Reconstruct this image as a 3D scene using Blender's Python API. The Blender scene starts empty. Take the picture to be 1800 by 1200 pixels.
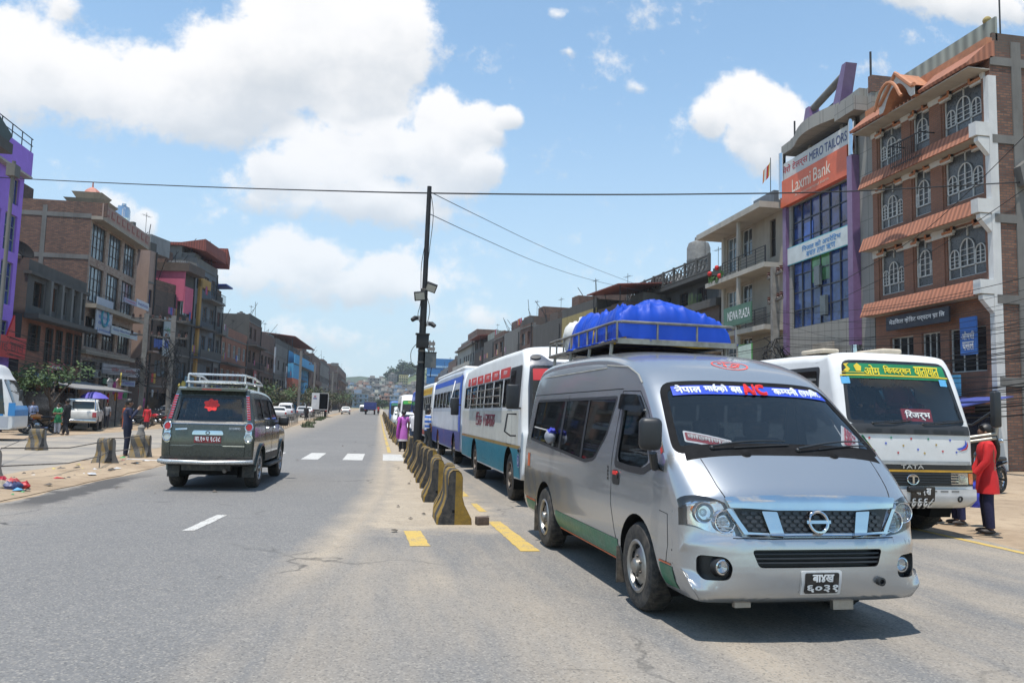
import bpy, bmesh, math, random
from mathutils import Vector, Matrix
from mathutils.geometry import delaunay_2d_cdt
R = math.radians
sc = bpy.context.scene
COL = sc.collection
random.seed(11)
# ------------------------------------------------------------------ camera, sky, sun, exposure
FPX = 1375.0
YAW, PITCH, ROLL, CAMZ = R(9.519), R(5.37), R(1.55), 1.5
cf = Vector((math.sin(YAW)*math.cos(PITCH), math.cos(YAW)*math.cos(PITCH), math.sin(PITCH)))
cr = Vector((math.cos(YAW), -math.sin(YAW), 0)); cu = cr.cross(cf)
c_, s_ = math.cos(ROLL), math.sin(ROLL)
cr2 = cr*c_ + cu*s_; cu2 = cu*c_ - cr*s_
camd = bpy.data.cameras.new('camera'); cam = bpy.data.objects.new('camera', camd); COL.objects.link(cam)
camd.sensor_width = 36; camd.sensor_fit = 'HORIZONTAL'; camd.lens = 36*FPX/1800; camd.clip_start = .05; camd.clip_end = 9000
M = Matrix((cr2, cu2, -cf)).transposed().to_4x4(); M.translation = Vector((0, 0, CAMZ)); cam.matrix_world = M
sc.camera = cam
def ray(px, py): return cf + cr2*((px-900)/FPX) - cu2*((py-600)/FPX)
def gnd(px, py, z=0.0):                      # where a sight line meets the level z (used to measure the place)
	d = ray(px, py); return Vector((0, 0, CAMZ)) + d*((z-CAMZ)/d.z)
def atX(px, py, X):
	d = ray(px, py); return Vector((0, 0, CAMZ)) + d*(X/d.x)
def atY(px, py, Y):
	d = ray(px, py); return Vector((0, 0, CAMZ)) + d*(Y/d.y)

SUN_EL, SUN_AZ = R(76), R(-142)              # azimuth from +Y towards +X; the sun stands high, behind the camera and to the west
sd = Vector((math.sin(SUN_AZ)*math.cos(SUN_EL), math.cos(SUN_AZ)*math.cos(SUN_EL), math.sin(SUN_EL)))
sl = bpy.data.lights.new('sun', 'SUN'); sl.energy = 5.0; sl.angle = R(.5); sl.color = (1, .955, .89)
so = bpy.data.objects.new('sun', sl); COL.objects.link(so); so.rotation_euler = (-sd).to_track_quat('-Z', 'Y').to_euler()
sc.view_settings.view_transform = 'Standard'; sc.view_settings.look = 'None'; sc.view_settings.exposure = 0.18; sc.view_settings.gamma = 1
sc.cycles.use_denoising = True
sc.cycles.max_bounces = 8; sc.cycles.transparent_max_bounces = 12; sc.cycles.volume_bounces = 0
sc.cycles.sample_clamp_indirect = 6; sc.cycles.caustics_reflective = False; sc.cycles.caustics_refractive = False

world = bpy.data.worlds.new('World'); sc.world = world; world.use_nodes = True
wn = world.node_tree.nodes; wl = world.node_tree.links; wn.clear()
def wmath(op, a, b=None, c=None, clamp=False):
	n = wn.new('ShaderNodeMath'); n.operation = op; n.use_clamp = clamp
	for i, v in enumerate((a, b, c)):
		if v is None: continue
		if isinstance(v, (int, float)): n.inputs[i].default_value = v
		else: wl.new(v, n.inputs[i])
	return n.outputs[0]
sky = wn.new('ShaderNodeTexSky'); sky.sky_type = 'NISHITA'; sky.sun_disc = False; sky.sun_elevation = SUN_EL; sky.sun_rotation = SUN_AZ
sky.altitude = 1300; sky.air_density = 1.1; sky.dust_density = .5; sky.ozone_density = 2.2
tc = wn.new('ShaderNodeTexCoord'); sep = wn.new('ShaderNodeSeparateXYZ'); wl.new(tc.outputs['Generated'], sep.inputs[0])
dx, dy, dz = sep.outputs
ady = wmath('MAXIMUM', wmath('ABSOLUTE', dy), .12)
U = wmath('DIVIDE', dx, ady); V = wmath('DIVIDE', dz, ady)
comb = wn.new('ShaderNodeCombineXYZ'); wl.new(U, comb.inputs[0]); wl.new(V, comb.inputs[1]); wl.new(wmath('SIGN', dy), comb.inputs[2])
def wnoise(scale, detail=8, rough=.6, dist=0.0, off=(0, 0, 0)):
	mp = wn.new('ShaderNodeMapping'); mp.inputs['Location'].default_value = off; wl.new(comb.outputs[0], mp.inputs[0])
	n = wn.new('ShaderNodeTexNoise'); n.inputs['Scale'].default_value = scale; n.inputs['Detail'].default_value = detail
	n.inputs['Roughness'].default_value = rough; n.inputs['Distortion'].default_value = dist; wl.new(mp.outputs[0], n.inputs['Vector']); return n.outputs['Fac']
n1 = wnoise(8.0, 10, .62); n2 = wnoise(30, 6, .62); n3 = wnoise(2.2, 4, .5, off=(3, 1, 0))
# cumulus banks: centre and radii measured as slopes from the road's direction, softness of the edge
CLOUDS = [  # px, py, rx, ry, strength: the banks are built from overlapping puffs
	(590, 60, 175, 130, 1.3), (675, 85, 90, 105, 1.2), (700, 30, 60, 60, 1.1), (440, 120, 150, 95, 1.2), (300, 150, 150, 75, 1.15), (150, 150, 150, 75, 1.1), (20, 120, 120, 110, 1.1), (640, 190, 110, 60, .9), (330, 205, 330, 55, .8), (110, 10, 45, 40, .55),
	(775, 225, 52, 72, 1.3), (838, 225, 52, 50, 1.2), (892, 208, 32, 24, 1.1), (705, 268, 95, 55, 1.2), (570, 282, 110, 62, 1.1), (790, 300, 90, 62, 1.1), (495, 300, 70, 48, 1.0), (640, 345, 210, 60, .8), (860, 300, 34, 42, .8),
	(500, 455, 85, 58, .95), (570, 455, 60, 40, .85), (690, 482, 62, 52, .85), (600, 500, 190, 52, .6), (430, 490, 80, 40, .6), (740, 500, 60, 40, .6),
	(1318, 185, 74, 58, 1.3), (1335, 240, 66, 58, 1.1), (1252, 205, 36, 40, 1.0), (1380, 215, 40, 66, 1.0), (1345, 285, 40, 30, .6), (200, 372, 50, 44, .9), (252, 395, 30, 36, .8), (1650, -6, 150, 42, .8), (1745, 14, 90, 44, .8),
	(520, 590, 110, 36, .35), (830, 560, 100, 40, .35), (980, 25, 26, 14, .4), (1000, 90, 18, 14, .4), (1120, 155, 22, 14, .3),
	(1700, -330, 420, 130, .8), (-450, 200, 330, 180, .9)]
mask = num = den = None
for (px, py, rx, ry, st) in CLOUDS:
	d = ray(px, py); u0, v0 = d.x/d.y, d.z/d.y
	d2 = ray(px+rx, py); d3 = ray(px, py-ry)
	ru = abs(d2.x/d2.y-u0); rv = abs(d3.z/d3.y-v0)
	a = wmath('MULTIPLY', wmath('SUBTRACT', U, u0), 1/ru); b = wmath('MULTIPLY', wmath('SUBTRACT', V, v0), 1/rv)
	r2 = wmath('ADD', wmath('MULTIPLY', a, a), wmath('MULTIPLY', b, b))
	m = wmath('MULTIPLY', wmath('SUBTRACT', 1.22, wmath('SQRT', r2)), st)
	mp_ = wmath('MAXIMUM', m, 0.0); nb = wmath('MULTIPLY', mp_, b)
	num = nb if num is None else wmath('ADD', num, nb); den = mp_ if den is None else wmath('ADD', den, mp_)
	mask = m if mask is None else wmath('SMOOTH_MAX', mask, m, .14)
under = wmath('DIVIDE', num, wmath('MAXIMUM', den, .02))
back = wmath('MULTIPLY', wmath('LESS_THAN', dy, 0.0), wmath('MULTIPLY_ADD', n3, 2.4, -1.35))
mask = wmath('MAXIMUM', mask, back)
dens = wmath('ADD', wmath('MULTIPLY_ADD', n1, 1.5, -.80), wmath('MULTIPLY_ADD', n2, .95, -.48))
dens = wmath('ADD', wmath('MULTIPLY', dens, 1.0), mask)
cov = wn.new('ShaderNodeMapRange'); cov.interpolation_type = 'SMOOTHSTEP'; wl.new(dens, cov.inputs[0]); cov.inputs[1].default_value = .02; cov.inputs[2].default_value = .46
thin = wn.new('ShaderNodeMapRange'); wl.new(V, thin.inputs[0]); thin.inputs[1].default_value = .0; thin.inputs[2].default_value = .42; thin.inputs[3].default_value = .62; thin.inputs[4].default_value = 1.0
covf = wmath('MULTIPLY', cov.outputs[0], thin.outputs[0])
shade = wn.new('ShaderNodeMapRange'); shade.interpolation_type = 'SMOOTHSTEP'; wl.new(wmath('ADD', wmath('MULTIPLY_ADD', wnoise(6.5, 7, .6, 0, (.05, -.04, 0)), 1.5, -.75), wmath('MULTIPLY', under, -.75)), shade.inputs[0])
shade.inputs[1].default_value = -.25; shade.inputs[2].default_value = .62
ccol = wn.new('ShaderNodeMix'); ccol.data_type = 'RGBA'; wl.new(shade.outputs[0], ccol.inputs[0])
ccol.inputs[6].default_value = (6.0, 6.0, 6.05, 1); ccol.inputs[7].default_value = (4.0, 4.3, 4.65, 1)
mixc = wn.new('ShaderNodeMix'); mixc.data_type = 'RGBA'; wl.new(covf, mixc.inputs[0]); wl.new(ccol.outputs[2], mixc.inputs[7])
skg = wn.new('ShaderNodeMix'); skg.data_type = 'RGBA'; skg.blend_type = 'MULTIPLY'; skg.inputs[0].default_value = 1; wl.new(sky.outputs[0], skg.inputs[6]); skg.inputs[7].default_value = (1.15, 1.38, 1.34, 1)
hz = wn.new('ShaderNodeMapRange'); hz.interpolation_type = 'SMOOTHSTEP'; wl.new(dz, hz.inputs[0]); hz.inputs[1].default_value = -.02; hz.inputs[2].default_value = .48; hz.inputs[3].default_value = .92; hz.inputs[4].default_value = .2
hmx = wn.new('ShaderNodeMix'); hmx.data_type = 'RGBA'; fd = wn.new('ShaderNodeMapRange'); wl.new(dy, fd.inputs[0]); fd.inputs[1].default_value = -.35; fd.inputs[2].default_value = .25; fd.inputs[3].default_value = .25; wl.new(wmath('MULTIPLY', hz.outputs[0], fd.outputs[0]), hmx.inputs[0]); wl.new(skg.outputs[2], hmx.inputs[6]); hmx.inputs[7].default_value = (3.5, 4.3, 4.9, 1)
wl.new(hmx.outputs[2], mixc.inputs[6])
bg = wn.new('ShaderNodeBackground'); bg.inputs[1].default_value = .15; wl.new(mixc.outputs[2], bg.inputs[0])
wo = wn.new('ShaderNodeOutputWorld'); wl.new(bg.outputs[0], wo.inputs[0])

# ------------------------------------------------------------------ materials
MATS = {}
def _nt(name):
	m = bpy.data.materials.new(name); m.use_nodes = True; nt = m.node_tree; nt.nodes.clear()
	o = nt.nodes.new('ShaderNodeOutputMaterial'); p = nt.nodes.new('ShaderNodeBsdfPrincipled'); nt.links.new(p.outputs[0], o.inputs[0])
	return m, nt, p
def _noise(nt, vec, scale, detail=5, rough=.6):
	n = nt.nodes.new('ShaderNodeTexNoise'); n.inputs['Scale'].default_value = scale; n.inputs['Detail'].default_value = detail; n.inputs['Roughness'].default_value = rough
	nt.links.new(vec, n.inputs['Vector']); return n.outputs['Fac']
def _mix(nt, fac, a, b, mode='MIX'):
	n = nt.nodes.new('ShaderNodeMix'); n.data_type = 'RGBA'; n.blend_type = mode
	for i, v in ((0, fac), (6, a), (7, b)):
		if isinstance(v, (int, float)): n.inputs[i].default_value = v
		elif isinstance(v, tuple): n.inputs[i].default_value = (*v, 1) if len(v) == 3 else v
		else: nt.links.new(v, n.inputs[i])
	return n.outputs[2]
def _rng(nt, v, a, b, c=0.0, d=1.0):
	n = nt.nodes.new('ShaderNodeMapRange'); nt.links.new(v, n.inputs[0])
	for i, x in enumerate((a, b, c, d)): n.inputs[i+1].default_value = x
	return n.outputs[0]
def _co(nt, kind='Object'):
	return nt.nodes.new('ShaderNodeTexCoord').outputs[kind]
def _bump(nt, p, h, strength, dist=.02):
	b = nt.nodes.new('ShaderNodeBump'); b.inputs['Strength'].default_value = strength; b.inputs['Distance'].default_value = dist
	nt.links.new(h, b.inputs['Height']); nt.links.new(b.outputs[0], p.inputs['Normal'])
def mat(col, rough=.6, metal=0.0, var=.12, scale=4.0, bump=0.0, coat=0.0, dirt=0.0, dirtcol=(.23, .19, .14), em=0.0, spec=.5, rn=.07):
	"""painted / plain material: base colour broken up by two noises, optional dust"""
	key = (tuple(col), rough, metal, var, scale, bump, coat, dirt, dirtcol, spec, rn)
	if key in MATS: return MATS[key]
	m, nt, p = _nt('surface_%d' % len(MATS)); co = _co(nt)
	n = _noise(nt, co, scale); f = _noise(nt, co, scale*9, 3)
	dark = tuple(c*(1-var*1.6) for c in col); lite = tuple(min(1, c*(1+var)) for c in col)
	c = _mix(nt, _rng(nt, n, .3, .7), dark, lite)
	if dirt:
		d = nt.nodes.new('ShaderNodeMath'); d.operation = 'MULTIPLY'; d.inputs[1].default_value = dirt; nt.links.new(_rng(nt, _noise(nt, co, scale*2.3, 8, .7), .42, .72), d.inputs[0])
		c = _mix(nt, d.outputs[0], c, dirtcol)
	nt.links.new(c, p.inputs['Base Color']); p.inputs['Metallic'].default_value = metal; p.inputs['Specular IOR Level'].default_value = spec
	nt.links.new(_rng(nt, f, .3, .7, max(0, rough-rn), min(1, rough+rn)), p.inputs['Roughness'])
	if coat: p.inputs['Coat Weight'].default_value = coat; p.inputs['Coat Roughness'].default_value = .06
	if bump: _bump(nt, p, f, bump)
	MATS[key] = m; return m
def glass(tint=(.03, .04, .045), alpha=.45, key='g'):
	k = ('glass', tint, alpha)
	if k in MATS: return MATS[k]
	m = bpy.data.materials.new('glass_%d' % len(MATS)); m.use_nodes = True; nt = m.node_tree; nt.nodes.clear()
	o = nt.nodes.new('ShaderNodeOutputMaterial'); t = nt.nodes.new('ShaderNodeBsdfTransparent'); t.inputs[0].default_value = (*tint, 1) if False else (1-alpha, 1-alpha*.97, 1-alpha*.96, 1)
	g = nt.nodes.new('ShaderNodeBsdfGlossy'); g.inputs['Roughness'].default_value = .03; g.inputs[0].default_value = (.95, .97, 1, 1)
	lw = nt.nodes.new('ShaderNodeLayerWeight'); lw.inputs[0].default_value = .5; pw = nt.nodes.new('ShaderNodeMath'); pw.operation = 'POWER'; nt.links.new(lw.outputs['Facing'], pw.inputs[0]); pw.inputs[1].default_value = 4.0
	fr = nt.nodes.new('ShaderNodeMath'); fr.operation = 'MULTIPLY_ADD'; nt.links.new(pw.outputs[0], fr.inputs[0]); fr.inputs[1].default_value = .9; fr.inputs[2].default_value = .055
	d = nt.nodes.new('ShaderNodeBsdfDiffuse'); d.inputs[0].default_value = (*tint, 1)
	x1 = nt.nodes.new('ShaderNodeMixShader'); x1.inputs[0].default_value = min(.9, alpha*.5); nt.links.new(t.outputs[0], x1.inputs[1]); nt.links.new(d.outputs[0], x1.inputs[2])
	x2 = nt.nodes.new('ShaderNodeMixShader'); nt.links.new(fr.outputs[0], x2.inputs[0]); nt.links.new(x1.outputs[0], x2.inputs[1]); nt.links.new(g.outputs[0], x2.inputs[2])
	nt.links.new(x2.outputs[0], o.inputs[0]); MATS[k] = m; return m
def darkglass(col=(.012, .015, .018), rough=.06, var=.35):
	return mat(col, rough, 0, var, 1.3, spec=.6)
def uvmat(kind, c1, c2=None, c3=(.3, .29, .27), bw=.24, bh=.075, mortar=.012, rough=.9, stain=.35, bump=.35):
	"""wall materials laid out in metres along each face: brick, tile, plaster, corrugated"""
	key = (kind, c1, c2, c3, bw, bh, mortar, rough, stain)
	if key in MATS: return MATS[key]
	m, nt, p = _nt('%s_wall_%d' % (kind, len(MATS))); uv = _co(nt, 'UV'); ob = _co(nt, 'Object')
	big = _noise(nt, ob, .35, 6, .65); mid = _noise(nt, ob, 2.2, 6, .65); fine = _noise(nt, ob, 14, 4, .6)
	if kind in ('brick', 'tile'):
		b = nt.nodes.new('ShaderNodeTexBrick'); nt.links.new(uv, b.inputs['Vector']); b.inputs['Scale'].default_value = 1
		b.inputs['Brick Width'].default_value = bw; b.inputs['Row Height'].default_value = bh; b.inputs['Mortar Size'].default_value = mortar
		b.inputs['Mortar Smooth'].default_value = .3; b.inputs['Color1'].default_value = (*c1, 1); b.inputs['Color2'].default_value = (*(c2 or c1), 1); b.inputs['Mortar'].default_value = (*c3, 1)
		if kind == 'tile': b.offset = 0.0
		c = b.outputs['Color']; h = b.outputs['Fac']; _bump(nt, p, h, -bump if bump else 0, .015)
	elif kind == 'rib':
		w = nt.nodes.new('ShaderNodeTexWave'); w.inputs['Scale'].default_value = .314/bw; w.bands_direction = 'X'; nt.links.new(uv, w.inputs['Vector'])
		c = _mix(nt, w.outputs['Fac'], tuple(x*.55 for x in c1), tuple(x*1.1 for x in c1)); _bump(nt, p, w.outputs['Fac'], .7, .03)
	else:
		c = _mix(nt, _rng(nt, mid, .3, .7), tuple(x*.86 for x in c1), c1); _bump(nt, p, fine, .18, .02)
	mp = nt.nodes.new('ShaderNodeMapping'); mp.inputs['Scale'].default_value = (1.3, .16, 1); nt.links.new(uv, mp.inputs[0])
	st = _noise(nt, mp.outputs[0], 1.0, 7, .7)                     # rain streaks and soot
	k = nt.nodes.new('ShaderNodeMath'); k.operation = 'MULTIPLY'; k.inputs[1].default_value = stain; nt.links.new(_rng(nt, st, .46, .74), k.inputs[0])
	c = _mix(nt, k.outputs[0], c, (.035, .032, .03))
	c = _mix(nt, _rng(nt, big, .35, .68, 0, .35), c, tuple(min(1, x*1.25+.03) for x in c1))
	nt.links.new(c, p.inputs['Base Color']); p.inputs['Roughness'].default_value = rough
	MATS[key] = m; return m

# ------------------------------------------------------------------ mesh builder
class MB:
	def __init__(s): s.v = []; s.f = []; s.m = []; s.sm = []; s.mats = []; s.nv = {}
	def mi(s, m):
		if m not in s.mats: s.mats.append(m)
		return s.mats.index(m)
	def add(s, vs, fs, m, smooth=False, T=None):
		o = len(s.v); k = s.mi(m)
		s.v += [tuple(T @ Vector(v)) if T else tuple(v) for v in vs]
		for f in fs: s.f.append(tuple(i+o for i in f)); s.m.append(k); s.sm.append(smooth)
		return s
	def box(s, x0, x1, y0, y1, z0, z1, m, T=None, bev=0.0):
		if bev <= 0:
			vs = [(x, y, z) for x in (x0, x1) for y in (y0, y1) for z in (z0, z1)]
			return s.add(vs, [(0, 1, 3, 2), (4, 6, 7, 5), (0, 4, 5, 1), (2, 3, 7, 6), (0, 2, 6, 4), (1, 5, 7, 3)], m, False, T)
		b = bmesh.new(); bmesh.ops.create_cube(b, size=1)
		for v in b.verts: v.co = Vector(((x0+x1)/2+v.co.x*(x1-x0), (y0+y1)/2+v.co.y*(y1-y0), (z0+z1)/2+v.co.z*(z1-z0)))
		bmesh.ops.bevel(b, geom=list(b.edges), offset=bev, segments=3, affect='EDGES', profile=.5); return s.bm(b, m, True, T)
	def bm(s, b, m, smooth=False, T=None):
		b.verts.index_update(); s.add([v.co.copy() for v in b.verts], [tuple(v.index for v in f.verts) for f in b.faces], m, smooth, T); b.free(); return s
	def quad(s, a, b, c, d, m): return s.add([a, b, c, d], [(0, 1, 2, 3)], m)
	def prism(s, poly, a0, a1, m, axis='x', T=None, smooth=False):
		"""poly in the two other axes, swept from a0 to a1"""
		def P(a, p): return {'x': (a, p[0], p[1]), 'y': (p[0], a, p[1]), 'z': (p[0], p[1], a)}[axis]
		n = len(poly); vs = [P(a0, p) for p in poly]+[P(a1, p) for p in poly]
		fs = [tuple(range(n)), tuple(range(2*n-1, n-1, -1))]+[(i, i+n, (i+1) % n+n, (i+1) % n) for i in range(n)]
		b = bmesh.new(); bv = [b.verts.new(v) for v in vs]
		for f in fs:
			try: b.faces.new([bv[i] for i in f])
			except ValueError: pass
		bmesh.ops.recalc_face_normals(b, faces=list(b.faces)); return s.bm(b, m, smooth, T)
	def tube(s, pts, r, m, n=8, closed=False, T=None, cap=True):
		pts = [Vector(p) for p in pts]; k = len(pts); rs = r if isinstance(r, (list, tuple)) else [r]*k
		vs = []; fs = []; up = None
		for i, p in enumerate(pts):
			a = pts[(i-1) % k] if (i or closed) else p; b = pts[(i+1) % k] if (i < k-1 or closed) else p
			t = (b-a).normalized() if (b-a).length > 1e-9 else Vector((0, 0, 1))
			if up is None: up = t.orthogonal().normalized()
			up = (up - t*up.dot(t)); up = up.normalized() if up.length > 1e-6 else t.orthogonal().normalized(); w = t.cross(up)
			for j in range(n):
				q = 2*math.pi*j/n; vs.append(p+(up*math.cos(q)+w*math.sin(q))*rs[i])
		for i in range(k if closed else k-1):
			for j in range(n):
				a = i*n+j; b = i*n+(j+1) % n; c = ((i+1) % k)*n+(j+1) % n; d = ((i+1) % k)*n+j; fs.append((a, b, c, d))
		if cap and not closed: fs += [tuple(range(n-1, -1, -1)), tuple(range((k-1)*n, k*n))]
		return s.add(vs, fs, m, n > 5, T)
	def lathe(s, prof, m, n=24, T=None, ang=2*math.pi, smooth=True):
		"""profile (radius, z) about the z axis"""
		k = len(prof); full = abs(ang-2*math.pi) < 1e-6; c = n if full else n+1
		vs = [(r*math.cos(ang*j/n), r*math.sin(ang*j/n), z) for (r, z) in prof for j in range(c)]
		fs = [(i*c+j, i*c+(j+1) % c, (i+1)*c+(j+1) % c, (i+1)*c+j) for i in range(k-1) for j in range(c if full else c-1)]
		return s.add(vs, fs, m, smooth, T)
	def ball(s, c, r, m, n=12, T=None):
		rx, ry, rz = r if isinstance(r, tuple) else (r, r, r); k = max(6, n//2)
		vs = [(c[0]+rx*math.sin(math.pi*i/k)*math.cos(2*math.pi*j/n), c[1]+ry*math.sin(math.pi*i/k)*math.sin(2*math.pi*j/n), c[2]+rz*math.cos(math.pi*i/k)) for i in range(k+1) for j in range(n)]
		fs = [(i*n+j, i*n+(j+1) % n, (i+1)*n+(j+1) % n, (i+1)*n+j) for i in range(k) for j in range(n)]
		return s.add(vs, fs, m, True, T)
	def panel(s, outer, fn, m, du=.08, dv=.08, holes=(), smooth=True, us=None, vs=None):
		"""a region drawn in two surface coordinates (with holes), cut to a fine grid and laid on the surface fn(u, v)"""
		b = bmesh.new(); loops = [outer]+list(holes); pts = []; eds = []
		for lp in loops:
			o = len(pts); pts += [Vector((p[0], p[1])) for p in lp]; eds += [(o+i, o+(i+1) % len(lp)) for i in range(len(lp))]
		vv, ee, ff, *_ = delaunay_2d_cdt(pts, eds, [], 0 if not holes else 0, 1e-6)
		bv = [b.verts.new((p.x, p.y, 0)) for p in vv]
		def inside(x, y, lp):
			r = False; n = len(lp)
			for i in range(n):
				x1, y1 = lp[i]; x2, y2 = lp[(i+1) % n]
				if (y1 > y) != (y2 > y) and x < (x2-x1)*(y-y1)/(y2-y1)+x1: r = not r
			return r
		for f in ff:
			cx = sum(vv[i].x for i in f)/len(f); cy = sum(vv[i].y for i in f)/len(f)
			if inside(cx, cy, outer) and not any(inside(cx, cy, h) for h in holes): b.faces.new([bv[i] for i in f])
		x0, x1 = min(p[0] for p in outer), max(p[0] for p in outer); y0, y1 = min(p[1] for p in outer), max(p[1] for p in outer)
		cu_ = us or [x0+(x1-x0)*i/max(1, math.ceil((x1-x0)/du)) for i in range(1, max(1, math.ceil((x1-x0)/du)))]
		cv_ = vs or [y0+(y1-y0)*i/max(1, math.ceil((y1-y0)/dv)) for i in range(1, max(1, math.ceil((y1-y0)/dv)))]
		for c in cu_: bmesh.ops.bisect_plane(b, geom=list(b.verts)+list(b.edges)+list(b.faces), plane_co=(c, 0, 0), plane_no=(1, 0, 0), dist=1e-5)
		for c in cv_: bmesh.ops.bisect_plane(b, geom=list(b.verts)+list(b.edges)+list(b.faces), plane_co=(0, c, 0), plane_no=(0, 1, 0), dist=1e-5)
		bmesh.ops.delete(b, geom=[v for v in b.verts if not v.link_faces], context='VERTS')
		bmesh.ops.remove_doubles(b, verts=list(b.verts), dist=2e-5)
		o = len(s.v); b.verts.index_update(); e = .006
		for v in b.verts:
			x, y = v.co.x, v.co.y; v.co = Vector(fn(x, y))
			if smooth:
				n = (Vector(fn(min(x1, x+e), y))-Vector(fn(max(x0, x-e), y))).cross(Vector(fn(x, min(y1, y+e)))-Vector(fn(x, max(y0, y-e))))
				if n.length > 1e-9: s.nv[o+v.index] = n.normalized()
		return s.bm(b, m, smooth)
	def build(s, name, parent=None, loc=None, rot=None, ang=40, uv=True, solid=0.0):
		me = bpy.data.meshes.new(name); me.from_pydata([tuple(v) for v in s.v], [], s.f)
		for m in s.mats: me.materials.append(m)
		me.polygons.foreach_set('material_index', s.m); me.polygons.foreach_set('use_smooth', s.sm)
		me.update()
		if any(s.sm): me.set_sharp_from_angle(angle=R(ang))
		if s.nv:                                             # exact normals of the drawn surfaces
			cn = [v.vector.copy() for v in me.corner_normals]
			for p in me.polygons:
				if not p.use_smooth: continue
				for li in p.loop_indices:
					n = s.nv.get(me.loops[li].vertex_index)
					if n is not None:
						d = n.dot(p.normal)
						if abs(d) > .6: cn[li] = n if d > 0 else -n
			me.normals_split_custom_set(cn)
		if uv:
			l = me.uv_layers.new(name='metres'); d = l.data
			for p in me.polygons:
				n = p.normal
				if abs(n.z) > .8: 
					for li in p.loop_indices:
						co = me.vertices[me.loops[li].vertex_index].co; d[li].uv = (co.x, co.y)
				else:
					t = Vector((-n.y, n.x, 0)).normalized()
					for li in p.loop_indices:
						co = me.vertices[me.loops[li].vertex_index].co; d[li].uv = (t.dot(co), co.z)
		o = bpy.data.objects.new(name, me); COL.objects.link(o)
		if parent: o.parent = parent
		if loc: o.location = loc
		if rot: o.rotation_euler = rot
		return o
def tag(o, label=None, cat=None, group=None, kind=None):
	for k, v in (('label', label), ('category', cat), ('group', group), ('kind', kind)):
		if v: o[k] = v
	return o
def thing(name, label, cat, loc=(0, 0, 0), rz=0.0, group=None):
	o = bpy.data.objects.new(name, None); COL.objects.link(o); o.location = loc; o.rotation_euler = (0, 0, rz); return tag(o, label, cat, group)
def kids(o): return [c for c in bpy.data.objects if c.parent == o]
def dup(o, loc=None, rz=None, label=None, group=None, parent=None, swap=None):
	c = o.copy(); COL.objects.link(c); c.parent = parent
	if loc is not None: c.location = loc
	if rz is not None: c.rotation_euler = (0, 0, rz)
	if label: c['label'] = label
	if group: c['group'] = group
	if swap and c.type == 'MESH' and any(m in swap for m in c.data.materials):
		c.data = c.data.copy()
		for i, m in enumerate(c.data.materials):
			if m in swap: c.data.materials[i] = swap[m]
	for ch in kids(o): dup(ch, parent=c, swap=swap)
	return c
# lettering: Blender's own font, laid out glyph by glyph so that half letters and pre-base vowels stand where they should
_txt = bpy.data.curves.new('lettering', 'FONT'); _txto = bpy.data.objects.new('lettering', _txt); COL.objects.link(_txto)
_txt.fill_mode = 'FRONT'
def glyphs(s, res=3):
	_txt.body = s; _txt.resolution_u = res; bpy.context.view_layer.update()
	me = bpy.data.meshes.new_from_object(_txto.evaluated_get(bpy.context.evaluated_depsgraph_get()))
	vs = [v.co.copy() for v in me.vertices]; fs = [tuple(p.vertices) for p in me.polygons]; bpy.data.meshes.remove(me)
	root = list(range(len(vs)))
	def find(i):
		while root[i] != i: root[i] = root[root[i]]; i = root[i]
		return i
	for f in fs:
		for q in f[1:]: root[find(q)] = find(f[0])
	isl = {}
	for i, v in enumerate(vs): v.z = (isl.setdefault(find(i), len(isl)) % 3)*.0007     # overlapping strokes never share a plane
	return vs, fs
def lay(s):
	"""'{x}' = half letter x (its stem cut off); '^' after a letter adds the joined r stroke; '~' adds the r hook above"""
	V, F_ = [], []; x = 0.0; i = 0
	def put(vs, fs, ox):
		o = len(V); V.extend([Vector((v.x+ox, v.y, v.z)) for v in vs]); F_.extend([tuple(a+o for a in f) for f in fs])
	buf = ''
	def flush():
		nonlocal buf, x
		if buf:
			vs, fs = glyphs(buf)
			if vs: put(vs, fs, x); x += max(v.x for v in vs)+.035
			if buf.endswith(' '): x += .22
			buf = ''
	while i < len(s):
		c = s[i]
		if c == '{':
			flush(); g = s[i+1]; vs, fs = glyphs(g); b = bmesh.new(); bv = [b.verts.new(v) for v in vs]
			for f in fs:
				try: b.faces.new([bv[k] for k in f])
				except ValueError: pass
			w = max(v.x for v in vs)
			bmesh.ops.bisect_plane(b, geom=list(b.verts)+list(b.edges)+list(b.faces), plane_co=(w*.7, 0, 0), plane_no=(1, 0, 0), clear_outer=True)
			b.verts.index_update(); put([v.co.copy() for v in b.verts], [tuple(v.index for v in f.verts) for f in b.faces], x); b.free(); x += w*.68; i += 3; continue
		if c == '^':
			buf2 = buf; flush(); put([Vector((-.30, .02, 0)), Vector((-.25, .06, 0)), Vector((-.52, .18-.36, 0)), Vector((-.57, -.1, 0))], [(0, 1, 2, 3)], x+.1); i += 1; continue
		if c == '~':
			flush(); put([Vector((-.2, .66, 0)), Vector((-.14, .66, 0)), Vector((-.06, .86, 0)), Vector((-.2, .92, 0)), Vector((-.28, .84, 0)), Vector((-.2, .86, 0)), Vector((-.12, .83, 0))], [(0, 1, 2, 6), (2, 3, 5, 6), (3, 4, 5)], x); i += 1; continue
		buf += c; i += 1
		if c == ' ': flush(); x += .0
	flush()
	return V, F_
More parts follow.
